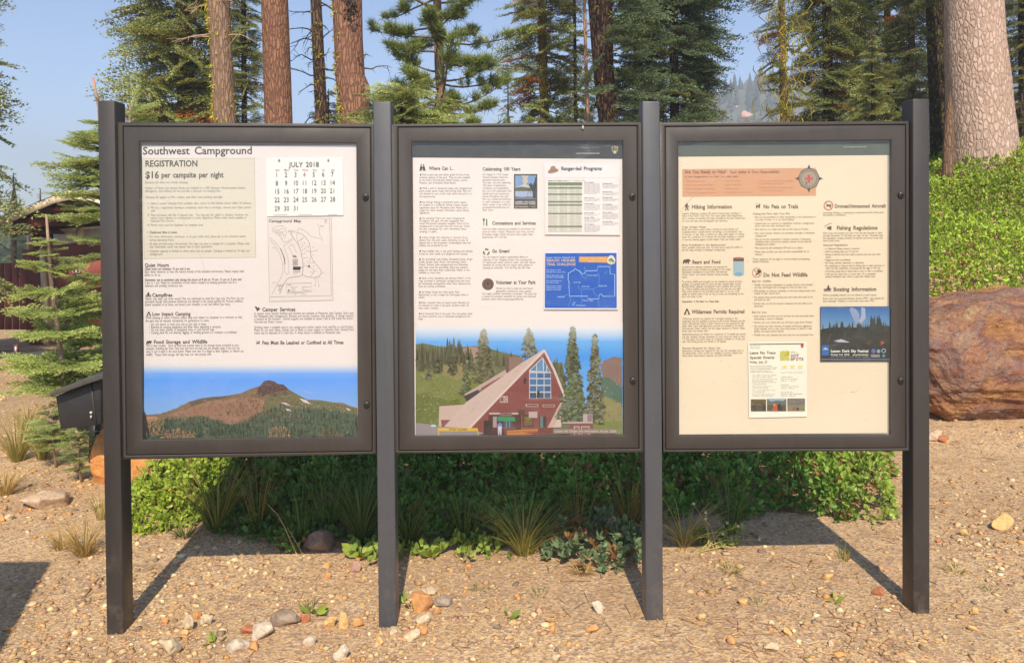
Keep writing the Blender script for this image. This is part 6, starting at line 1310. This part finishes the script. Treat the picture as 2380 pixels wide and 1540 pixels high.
cover('shrub', cx2 - .4, cx2 + .3, cy2 - .15, cy2 + .55, 420, lambda x, y: (0.05 + .09 * vn(x * 7, y * 7, 6)) * ss(1.2 - (((x - cx2) / .25) ** 2 + ((y - cy2 - .13) / .2) ** 2)) * 1.3, 0.040, 44, 'grey green leafy sprawl creeping into the sun before the middle bay', 'shrub', k=7, group='shrubs at the board', C0=(.10, .16, .08), C1=(.26, .36, .18), dead=.04)
# green cover of the mound
def mound(x, y):
    e = ss((y - 3.8 - .1 * vn(x * 3, y, 4)) / .35) * ss((x - 2.0) / .4) * ss((13 - y) / 1)
    return (0.10 + .20 * vn(x * 1.5, y * 1.5, 31) + .10 * vn(x * 5, y * 5, 32)) * e
cover('mound_cover', 2.8, 8.0, 3.7, 8.8, 42000, mound, 0.038, 45, 'bright green low shrubs carpeting the mound behind the great boulder', 'ground cover', 'stuff', k=4, C0=GR0 * [1.3, 1.2, .8], C1=GR1 * [1.3, 1.2, .8])

def blades(mb, r, c, n, h, spread, lean, C0, C1, w=.0022, base=.03):
    for _ in range(n):
        a = r.uniform(0, 6.283); l = h * r.uniform(.45, 1.1); o = np.array([math.cos(a), math.sin(a), 0]); p = c + o * base * r.random() ** .5; d = np.array([0, 0, 1.0]) + o * spread * r.uniform(.2, 1) + np.array([lean, 0, 0]); d /= np.linalg.norm(d)
        P = [p]
        for k in range(5): P.append(P[-1] + d * l / 5); d = d + o * .10 * spread * 2 + [0, 0, -.07]; d /= np.linalg.norm(d)
        P = np.array(P); s = np.array([-o[1], o[0], 0]) + r.normal(size=3) * .4; s /= np.linalg.norm(s); ww = w * np.array([1, 1, .9, .7, .45, .1])[:, None]
        t = r.random(); col = (np.array(C0) * (1 - t) + np.array(C1) * t) * r.uniform(.8, 1.2); V = np.concatenate([P - s * ww, P + s * ww])
        mb.add(V, [[i, i + 1, 7 + i, 6 + i] for i in range(5)], col)
DRY0, DRY1 = (0.42, 0.27, 0.09), (0.62, 0.45, 0.18); GG0, GG1 = (0.07, 0.12, 0.03), (0.20, 0.26, 0.08); YG0, YG1 = (0.24, 0.26, 0.06), (0.50, 0.42, 0.12)
def tuft(px, py, n, hpx, spread, C0, C1, seed, label, dY=0.0, lean=0.0, w=.0022, base=.03, name='grass_tuft', cat='grass'):
    g = G(px, py); g[1] += dY; g[2] = float(T(g[0], g[1])); r = np.random.default_rng(seed); mb = MB(); blades(mb, r, g - [0, 0, .01], n, hpx / FX * (g[1] - CAM[1]), spread, lean, C0, C1, w, base)
    return tag(mb.build(name, BLADE), label, cat, 'grass tufts around the board')
for a in (
 (40, 1072, 170, 150, .55, YG0, DRY1, 1, 'tall yellow grass tuft at the picture edge under the fir saplings'),
 (98, 1066, 130, 120, .5, YG0, DRY1, 2, 'yellow grass tuft between the tall edge tuft and the black box'),
 (196, 1292, 120, 118, .75, DRY0, DRY1, 3, 'dry straw coloured tuft just beyond the first post, in full sun'),
 (238, 1205, 50, 95, .4, YG0, DRY1, 4, 'thin yellowish tuft hugging the far side of the first post'),
 (255, 1120, 60, 120, .35, YG0, DRY1, 5, 'thin dry stems before the orange boulder at the first post'),
 (505, 1235, 190, 205, .55, GG0, YG1, 6, 'tall greyish green tuft half in the shade of the campground case'),
 (430, 1248, 60, 70, .8, GG0, YG0, 7, 'small green tuft in the shadow below the sunlit shrub'),
 (700, 1262, 60, 190, .5, GG0, GG1, 8, 'sparse dark green stems in the middle of the first bay\'s shade'),
 (840, 1262, 260, 215, .5, GG0, GG1, 9, 'dense dark green tuft crowding the second post from behind'),
 (950, 1268, 110, 180, .5, GG0, YG0, 10, 'shaded tuft on the far side of the second post'),
 (1218, 1288, 210, 190, .85, YG0, YG1, 11, 'spreading tuft with a golden base, middle of the centre bay'),
 (1462, 1240, 130, 190, .5, GG0, DRY0, 12, 'dry grey green tuft against the third post'),
 (1590, 1268, 90, 150, .9, YG0, DRY1, 13, 'pale dry tuft leaning out past the third post'),
 (1445, 1290, 60, 60, .8, GG0, YG1, 14, 'short green tuft at the foot of the grey green sprawl'),
 (720, 1420, 20, 45, .5, GG0, YG1, 15, 'small green shoot in the gravel of the first bay'),
 (2300, 1372, 22, 26, .5, YG0, GG1, 16, 'tiny green sprout on the open gravel past the last post'),
 (1255, 1382, 18, 28, .6, YG0, GG1, 17, 'tiny green sprout in the gravel of the middle bay'),
 (1352, 1330, 90, 38, 1.2, DRY0, DRY1, 18, 'flattened straw below the grey green sprawl'),
 (1762, 1405, 20, 26, .6, YG0, GG1, 19, 'tiny sprout in the gravel under the last case'),
 (2222, 1330, 40, 36, 1.0, YG0, DRY1, 20, 'low yellowing tuft just past the last post'),
 (66, 1010, 150, 95, .6, YG0, DRY1, 31, 'dry yellow tuft farther back on the dirt beside the small fir seedling'),
 (12, 1150, 110, 90, .7, DRY0, DRY1, 32, 'golden tuft at the picture edge above the long tan slab'),
 (142, 1275, 70, 70, .9, DRY0, DRY1, 33, 'wispy dry tuft between the long tan slab and the broad shadow at the picture edge'),
 (305, 1170, 70, 110, .4, YG0, DRY1, 34, 'upright dry stems between the first post and the sunlit shrub'),
 (600, 1240, 60, 230, .35, GG0, DRY0, 35, 'long thin stems rising in the shade beyond the campground case'),
 (760, 1250, 60, 210, .4, GG0, GG1, 36, 'tall thin green stems just before the dense dark tuft'),
 (1080, 1262, 90, 170, .45, GG0, YG0, 37, 'slim shaded tuft between the second post and the golden based tuft'),
 (1345, 1258, 70, 200, .4, GG0, DRY0, 38, 'fine tall stems behind the grey green sprawl'),
 (1700, 1236, 60, 170, .4, GG0, GG1, 39, 'few dark stems in the shrubs under the last case'),
 (1700, 1330, 50, 40, 1.0, YG0, DRY1, 21, 'low dry tuft at the edge of the panel shadow in the last bay'),
 (1115, 1370, 26, 26, .9, GG0, YG1, 22, 'faint green sprig on the dirt of the centre bay'),
 (1960, 1300, 26, 50, .5, GG0, YG1, 23, 'thin sprig standing in the last post\'s shadow'),
): tuft(*a)
# the long single bent straw and dry flower stems
def stem_plant(name, label, cat, lines, C, w=.0028, heads=None):
    t = empty(name, tuple(lines[0][0]), label, cat); mb = MB()
    for L_ in lines: tube(mb, L_, np.linspace(w, w * .4, len(L_)), 5, C, cap=False)
    mb.build('stem', WOOD, t)
    for h in heads or []:
        m = MB(); V, F = ICO[1]; m.add(V * .008 + h, F, (.72, .68, .42)); m.build('flower', LEAF, t)
b = G(690, 1290); f = lambda px, py, dy=0: U(px, py, b[1] + dy)
stem_plant('straw', 'long bent golden straw leaning across the shade of the first bay', 'dry stalk', [[b, f(678, 1262), f(662, 1225), f(645, 1195), f(622, 1172)], [G(703, 1288), f(690, 1262, .02), f(668, 1225, .03)]], (.55, .42, .18))
b = G(1640, 1268); b2 = lambda px, py, dy=0.0: U(px, py, b[1] + dy)
L_ = []; hd = []
for k, (px, py) in enumerate(((1765,1253),(1758,1262),(1752,1280),(1700,1250),(1705,1268),(1680,1240),(1715,1222),(1690,1215),(1640,1190),(1725,1275),(1612,1170),(1850-210,1205))):
    e = b2(px, py, .05 * math.sin(k * 2.1)); s = G(1600 + 6 * k, 1288 - k); m0 = (s + e) / 2 + [0, 0, .03]; L_.append([s, m0, e]); hd.append(e)
stem_plant('wildflower', 'dry spreading wildflower with tiny cream heads beside the third post', 'wildflower', L_, (.45, .36, .14), .0024, hd)
# broad leaved weeds
def weed(px, py, n, size, seed, label, C0=(.16, .24, .04), C1=(.42, .50, .08)):
    g = G(px, py); r = np.random.default_rng(seed); mb = MB(); a = r.uniform(0, 6.283, n); P = np.stack([g[0] + .012 * np.cos(a), g[1] + .012 * np.sin(a), np.full(n, g[2] + .01)], 1)
    for i in range(n):
        o = np.array([math.cos(a[i]), math.sin(a[i]), r.uniform(.3, 1.2)]); leaves(mb, r, P[i:i+1], (o / np.linalg.norm(o))[None], 1, size * r.uniform(.7, 1.2), C0, C1, up=1, asp=.2, spread=.004, lay=.12)
    tag(mb.build('weed', LEAF), label, 'weed', 'broad leaved weeds')
weed(838, 1298, 20, .085, 1, 'broad leaved yellow green weed at the edge of the shade next to the second post'); weed(1002, 1294, 30, .07, 2, 'leafy bright weed in the sun just past the second post')
weed(1145, 1288, 9, .06, 3, 'small round leaved weed between the bright weed and the golden tuft'); weed(728, 1432, 7, .06, 4, 'pale green weed in the gravel before the first bay'); weed(945, 1405, 7, .06, 5, 'single pale leaf cluster at the side of the second post')
weed(500, 1500, 6, .045, 6, 'lime green seedling among the pitted cream rocks'); weed(1940, 1400, 4, .04, 7, 'pinch of green in the gravel of the last bay'); weed(1180, 1440, 5, .045, 8, 'little green seedling below the middle case, close to the bottom')
# low creeping leaves along the front of the thicket
for i, (px, py, w, lab) in enumerate(((905, 1292, .16, 'low creeping leaves tucked behind the foot of the second post'), (1090, 1290, .2, 'creeping leaves on the dirt between the bright weed and the golden based tuft'), (1475, 1262, .12, 'sprig of grey green leaves touching the third post'), (1660, 1262, .14, 'small leafy sprig beneath the dry wildflower'))):
    g = G(px, py); r = np.random.default_rng(90 + i); n = 26; P = np.stack([g[0] + r.normal(0, w * .5, n), g[1] + r.normal(0, .05, n), np.zeros(n)], 1); P[:, 2] = T(P[:, 0], P[:, 1]) + r.uniform(.01, .06, n)
    mb = MB(); leaves(mb, r, P, np.tile([0, -.25, .97], (n, 1)), 6, .036, GR0, GR1 * [1.1, 1, 1]); tag(mb.build('creeping_plant', LEAF), lab, 'creeping plant', 'creeping plants before the thicket')
# twigs
for i, (pts, rad, lab) in enumerate((
 ([(229, 1352), (214, 1362), (206, 1376), (195, 1388)], .006, 'short forked stick with a reddish broken end before the first post'),
 ([(705, 1442), (750, 1440), (800, 1455), (850, 1462), (900, 1466)], .003, 'thin pale twig reaching the foot of the second post'),
 ([(1305, 1352), (1340, 1350), (1374, 1352)], .005, 'pale straight stick lying on the dirt of the centre bay'),
 ([(2036, 1415), (2060, 1400), (2090, 1405), (2105, 1420)], .003, 'curved grey twig at the foot of the last post'),
 ([(1985, 1365), (1945, 1350), (1900, 1344)], .003, 'thin straw lying in the last bay'))):
    P = [G(*q) + [0, 0, rad] for q in pts]; mb = MB(); tube(mb, P, np.linspace(rad * 1.3, rad * .6, len(P)), 6, (.34, .22, .14)); tag(mb.build('twig', WOOD), lab, 'twig', 'twigs on the gravel')

# ------------------------------------------------------------------ fir saplings by the first post
def sapling(label, pts, Z, tiers, seed, C0, C1, leader=None):
    Y = Z + CAM[1]; r = np.random.default_rng(seed); t = empty('fir_sapling', base_at(pts[-1][0], Z), label, 'young fir', 'fir saplings by the first post')
    P = [U(x, y, Y) for x, y in pts] + [np.array(t.location)]; mb = MB(); tube(mb, P, np.linspace(.008, .024 if Z > 5.5 else .009, len(P)), 10, np.array([(.62,.24,.13) if i == 0 and leader else (.36,.25,.17) for i in range(len(P))])); mb.build('trunk', WOOD, t)
    Pp = np.array(P); o = np.argsort(Pp[:, 2]); fx = lambda z: np.interp(z, Pp[o, 2], Pp[o, 0])
    mb = MB(); wd = MB(); B = []; A = []; E = []; L = []
    for py, hw, nb in tiers:
        z = U(0, py, Y)[2]; a0 = r.uniform(0, 6.28); l = pxm(hw, Z)
        for k in range(nb):
            a = a0 + k * 6.283 / nb + r.normal() * .2; B.append([fx(z), Y, z + r.normal() * .015]); A.append(a); E.append(r.uniform(.0, .22)); L.append(l * r.uniform(.75, 1.08))
            if r.random() < .45: B.append(B[-1]); A.append(a + r.normal() * .35); E.append(r.uniform(.1, .4)); L.append(l * r.uniform(.4, .8))
    B, A, E, L = map(np.array, (B, A, E, L)); ks = r.uniform(.8, 1.15, (len(B), 1))
    place_sprays(mb, r, B, A, E, L, r.normal(0, .22, len(B)), SPR_N, C0 * ks, C1 * ks, wd); mb.build('foliage', NEEDLE, t); wd.build('branches', WOOD, t); return t
SC0, SC1 = np.array((0.23, 0.30, 0.09)), np.array((0.74, 0.82, 0.34))
sapling('taller fir sapling with a bare reddish leader poking above the first post', [(216,181),(222,212),(230,250),(238,400),(246,600),(252,800),(256,1000)], 6.4,
 [(228,22,3),(292,60,5),(318,95,6),(347,125,7),(383,138,7),(412,105,6),(436,120,6),(462,130,6),(486,120,5),(508,150,6),(566,105,4),(600,100,4),(655,110,5),(700,110,4),(735,120,5),(790,150,6),(850,215,9),(885,230,9),(925,150,7),(975,120,6)], 71, SC0, SC1, True)
sapling('smaller fir sapling with a visible tan stem, before the brown restroom wall', [(108,500),(112,560),(118,645),(131,744),(143,832),(152,905)], 5.9,
 [(562,45,5),(590,62,5),(628,88,6),(684,120,6),(728,128,6),(778,140,7),(852,170,9),(895,160,8),(915,120,5)], 72, SC0, SC1 * [1.05, 1.05, .9])
sapling('tiny fir seedling on the dirt between the black box and the yellow grass', [(118,950),(122,1000),(124,1040)], 5.2, [(962,40,6),(985,70,8),(1012,85,8),(1034,60,6)], 73, SC0, SC1)
sapling('fir seedling beside the orange boulder below the black box', [(178,1000),(180,1040),(182,1080)], 4.9, [(1012,45,6),(1036,55,7),(1062,50,6),(1090,38,5)], 74, SC0 * .9, SC1 * .85)
# the upright shoot just past the first post's top
t = empty('fir_sapling', base_at(300, 6.9), 'slender fir sapling with a single pale shoot just past the top of the first post', 'young fir', 'fir saplings by the first post')
mb = MB(); wd = MB(); Y = 6.9 + CAM[1]; tube(wd, [U(318, 210, Y), U(303, 260, Y), U(296, 400, Y), np.array(t.location)], [.006, .012, .018, .026], 8, (.3, .25, .16)); r = R_(75)
tufts(mb, r, np.array([U(318 - 15 * k / 9, 208 + 52 * k / 9, Y) for k in range(10)]), np.tile([.25, 0, .9], (10, 1)), .05, 26, SC0, SC1)
place_sprays(mb, r, np.array([U(300, y, Y) for y in (255, 262, 270, 285, 300, 330)] * 3), r.uniform(0, 6.28, 18), np.full(18, .35), r.uniform(.10, .3, 18), r.normal(0, .3, 18), SPR_N, SC0, SC1)
mb.build('foliage', NEEDLE, t); wd.build('trunk', WOOD, t)

# ------------------------------------------------------------------ black lidded box on the orange boulder
bxm = mat_plain('black_painted_metal', (0.022, 0.022, 0.024), 0.45, 20, 0.5, .3, .002); bxl = mat_plain('weathered_black_lid', (0.06, 0.055, 0.052), 0.7, 14, 0.5, .5, .004)
ZB = Zm(0, 450, 2.2)
def slab(name, parent, quad, Y0, Y1, mat, tr=ZB, Yq=None, bev=0):
    """solid whose face is the quad seen in the picture at depth Y0, reaching straight back to Y1"""
    q = [U(*tr(x, y), Y0 if Yq is None else Yq) for x, y in quad]; m = MB(); n = len(q)
    V = [(p[0], Y0, p[2]) for p in q] + [(p[0], Y1, p[2]) for p in q]
    m.add(V, [list(range(n))[::-1]] if n <= 4 else [list(t_)[::-1] for t_ in tessellate_polygon([[Vector((p[0], p[2], 0)) for p in q]])])
    k = m.n - 2 * n; m.f.append(np.array([[i, (i + 1) % n, n + (i + 1) % n, n + i] for i in range(n)]) + k); m.f.append((np.array([list(range(n))]) if n <= 4 else np.array([list(t_) for t_ in tessellate_polygon([[Vector((p[0], p[2], 0)) for p in q]])])) + n + k)
    o = m.build(name, mat, parent); 
    if bev: bevel(o, bev, 2)
    return o
fb = empty('deposit_box', tuple(U(*ZB(430, 1440), 1.55)), 'black metal box with a sloping weathered lid standing askew on the orange boulder', 'deposit box')
slab('box_body', fb, [(316,1262),(510,1182),(572,1168),(574,1418),(545,1428),(345,1450)], 1.50, 1.82, bxm, bev=.004)
slab('lid', fb, [(283,1243),(286,1268),(512,1188),(600,1160),(600,1132),(505,1150)], 1.44, 1.88, bxl, bev=.004)
slab('support', fb, [(505,1380),(560,1380),(560,1640),(505,1640)], 1.95, 2.0, bxm)
slab('door_edge', fb, [(512,1185),(518,1183),(549,1424),(543,1426)], 1.494, 1.499, bxl)
slab('key_plate', fb, [(510,1350),(522,1350),(522,1362),(510,1362)], 1.490, 1.499, mat_plain('key_plate_metal', (.6, .58, .54), .4)); slab('hasp', fb, [(512,1372),(520,1372),(520,1388),(512,1388)], 1.490, 1.499, mat_plain('hasp_metal', (.5, .48, .44), .4))

# ------------------------------------------------------------------ restroom building and its fence
RB = mat_plain('red_brown_boards', (0.24, 0.062, 0.042), 0.75, 3, .3, .3, .01); RBD = mat_plain('dark_brown_eaves', (0.060, 0.026, 0.022), .8, 4, .3); CRE = mat_plain('cream_trim', (0.78, 0.64, 0.46), .65, 5, .12, .2, .004); GRY = mat_plain('pale_panel', (0.50, 0.50, 0.47), .55, 4, .1); DKR = mat_plain('dark_opening', (0.02, 0.018, 0.016), .9)
WHT = mat_plain('white_sign_paint', (.75, .73, .7), .5); ROOFM = mat_plain('brown_roofing', (.12, .085, .065), .9, 30, .4, .5, .01)
YB = 11.7
rb = empty('restroom_building', tuple(U(*ZB(400, 1000), YB)), 'low brown restroom building with a cream gable edge behind the fir saplings', 'building')
slab('wall', rb, [(150,420),(150,330),(620,300),(1250,330),(1250,1000),(150,1000)], YB, YB + 4.5, RB)
slab('upper_wall', rb, [(160,330),(300,240),(380,190),(700,200),(1250,310),(1250,345),(620,308)], YB + .05, YB + 4.4, RBD)  # shade under the eaves is put into this dark brown wall colour
slab('roof', rb, [(-40,262),(388,86),(1300,300),(1300,330),(388,108),(-40,290)], YB - 1.6, YB + 5, ROOFM)
slab('fascia', rb, [(-40,262),(-40,314),(300,166),(390,146),(1300,358),(1300,320),(388,94)], YB - 1.66, YB - 1.61, CRE)
for q in ([(20,280),(22,345),(98,347)], [(155,222),(157,292),(228,296)], [(296,165),(298,212),(345,208)], [(446,182),(448,236),(508,234)], [(620,240),(620,290),(690,292)]): slab('rafter', rb, q, YB - 1.5, YB, RB)
slab('eave_soffit', rb, [(-30,300),(60,265),(380,140),(700,215),(700,235),(380,165),(60,290)], YB - 1.5, YB + .04, RBD)
slab('trim', rb, [(158,322),(620,290),(620,300),(158,338)], YB - .06, YB - .005, CRE)
for q in ([(303,318),(432,300),(432,392),(303,408)], [(474,300),(600,292),(600,400),(474,398)]): 
    w_ = slab('window', rb, q, YB - .05, YB - .01, GRY)
slab('trim', rb, [(438,300),(472,298),(474,402),(440,402)], YB - .07, YB - .012, CRE)
slab('corner_post', rb, [(222,425),(242,425),(272,1000),(250,1000)], YB - .55, YB - .40, CRE); slab('corner_post', rb, [(152,340),(164,338),(164,430),(152,430)], YB - .2, YB - .05, CRE)
slab('screen_wall', rb, [(126,430),(222,428),(250,1002),(170,1005),(134,700)], YB - .52, YB - .42, RB)
slab('screen_wall', rb, [(325,470),(620,452),(620,640),(325,648)], YB - .6, YB - .5, RB); slab('door', rb, [(266,640),(322,638),(330,998),(274,1000)], YB - .1, YB - .02, CRE)
slab('doorway', rb, [(160,345),(300,335),(300,400),(160,420)], YB - .03, YB - .012, DKR)
sg = slab('restroom_sign', rb, [(410,494),(418,486),(446,485),(455,494),(455,555),(447,565),(418,566),(410,556)], YB - .63, YB - .605, WHT)
slab('sign_face', sg, [(415,498),(421,491),(443,491),(450,498),(450,552),(443,559),(421,560),(415,553)], YB - .636, YB - .631, RB)
m = MB(); c = U(*ZB(432, 508), YB - .64); th = np.arange(12) * math.pi / 6; m.add(np.stack([c[0] + .022 * np.cos(th), np.full(12, YB - .641), c[2] + .022 * np.sin(th)], 1), [list(range(12))[::-1]])
q = [U(*ZB(x, y), YB - .641) for x, y in ((424,516),(441,516),(443,535),(438,535),(438,557),(434,557),(432.5,540),(431,557),(427,557),(427,535),(422,535))]; m.add(q, [list(t_)[::-1] for t_ in tessellate_polygon([[Vector((p[0], p[2], 0)) for p in q]])]); m.build('person_symbol', WHT, sg)
fn = empty('fence', tuple(U(*ZB(60, 885), 10.6)), 'reddish brown board fence with narrow gaps beside the restroom building', 'fence')
for k in range(-14, 4):
    x0 = 25 + k * 42 if k < 3 else None
    if k < 3:
        m_ = slab('board', fn, [(x0,506),(x0+34,506),(x0+38,884),(x0+3,884)], 10.6, 10.63, RB)
slab('rail', fn, [(-580,574),(118,572),(118,586),(-580,588)], 10.64, 10.70, RBD); slab('rail', fn, [(-580,800),(122,800),(122,815),(-580,815)], 10.64, 10.70, RBD)
fs = empty('trail_sign', tuple(U(*ZB(88, 1035), 9.6)), 'small brown marker sign with a white symbol near the restroom path', 'sign')
slab('panel', fs, [(76,968),(100,968),(101,1030),(77,1030)], 9.6, 9.64, RB); slab('symbol', fs, [(82,980),(92,978),(94,1000),(88,1012),(82,1004)], 9.592, 9.597, WHT)
# paved path in front of the restroom
m = MB(); P0 = []
for x in np.linspace(-16, -3.0, 30): P0.append((x, 8.9 + .12 * (x + 8), 10.0 + .05 * (x + 8)))
A_ = np.array([(x, a, T(x, a) + .03) for x, a, b_ in P0]); B_ = np.array([(x, b_, T(x, b_) + .03) for x, a, b_ in P0]); V = np.concatenate([A_, B_, A_ - [0, 0, .1], B_ - [0, 0, .1]]); i = np.arange(29)
m.add(V, np.concatenate([np.stack([i, i+1, 31+i, 30+i], 1), np.stack([60+i, 61+i, i+1, i], 1)])); tag(m.build('path', mat_plain('asphalt', (.06, .058, .056), .9, 60, .4, .5, .004)), kind='structure')
# added unseen shadow caster beside the camera, shaped to throw the picture-edge shadow
sp = empty('shadow_caster', (-2.2, -1.05, float(T(-2.2, -1.05))), 'added brown shadow caster with sloping shoulders outside the frame, only its shadow showing on the dirt', 'shadow caster')
out_ = [(-2.62, -.1), (-2.62, 1.30), (-2.34, 1.60), (-2.03, 1.60), (-1.80, .82), (-1.76, -.1)]
m = MB(); n_ = len(out_); V = [(x, -1.30, z) for x, z in out_] + [(x, -.98, z) for x, z in out_]; tt_ = [list(t_) for t_ in tessellate_polygon([[Vector((x, z, 0)) for x, z in out_]])]
m.add(V, tt_ + [[n_ + i for i in t_][::-1] for t_ in tt_]); m.f.append(np.array([[i, n_ + i, n_ + (i + 1) % n_, (i + 1) % n_] for i in range(n_)]) + m.n - 2 * n_)
bevel(m.build('caster_body', RBD, sp), .02, 3); m = MB(); boxm(m, -2.42, -2.0, -1.33, -1.302, 1.0, 1.3); bevel(m.build('caster_plate', bxm, sp), .008, 2)

# ------------------------------------------------------------------ smoke haze in the air
hm = bpy.data.materials.new('smoke_haze'); hm.use_nodes = True; nt = hm.node_tree; nt.nodes.remove(nt.nodes['Principled BSDF'])
v = nt.nodes.new('ShaderNodeVolumePrincipled'); v.inputs['Color'].default_value = (0.80, 0.88, 1.0, 1); v.inputs['Density'].default_value = 0.0022; v.inputs['Anisotropy'].default_value = 0.0
nt.links.new(v.outputs[0], nt.nodes['Material Output'].inputs['Volume'])
m = MB(); boxm(m, -425, 425, -65, 905, -14, 70); tag(m.build('haze', hm), 'thin bluish smoke haze filling the air', 'haze', kind='stuff')
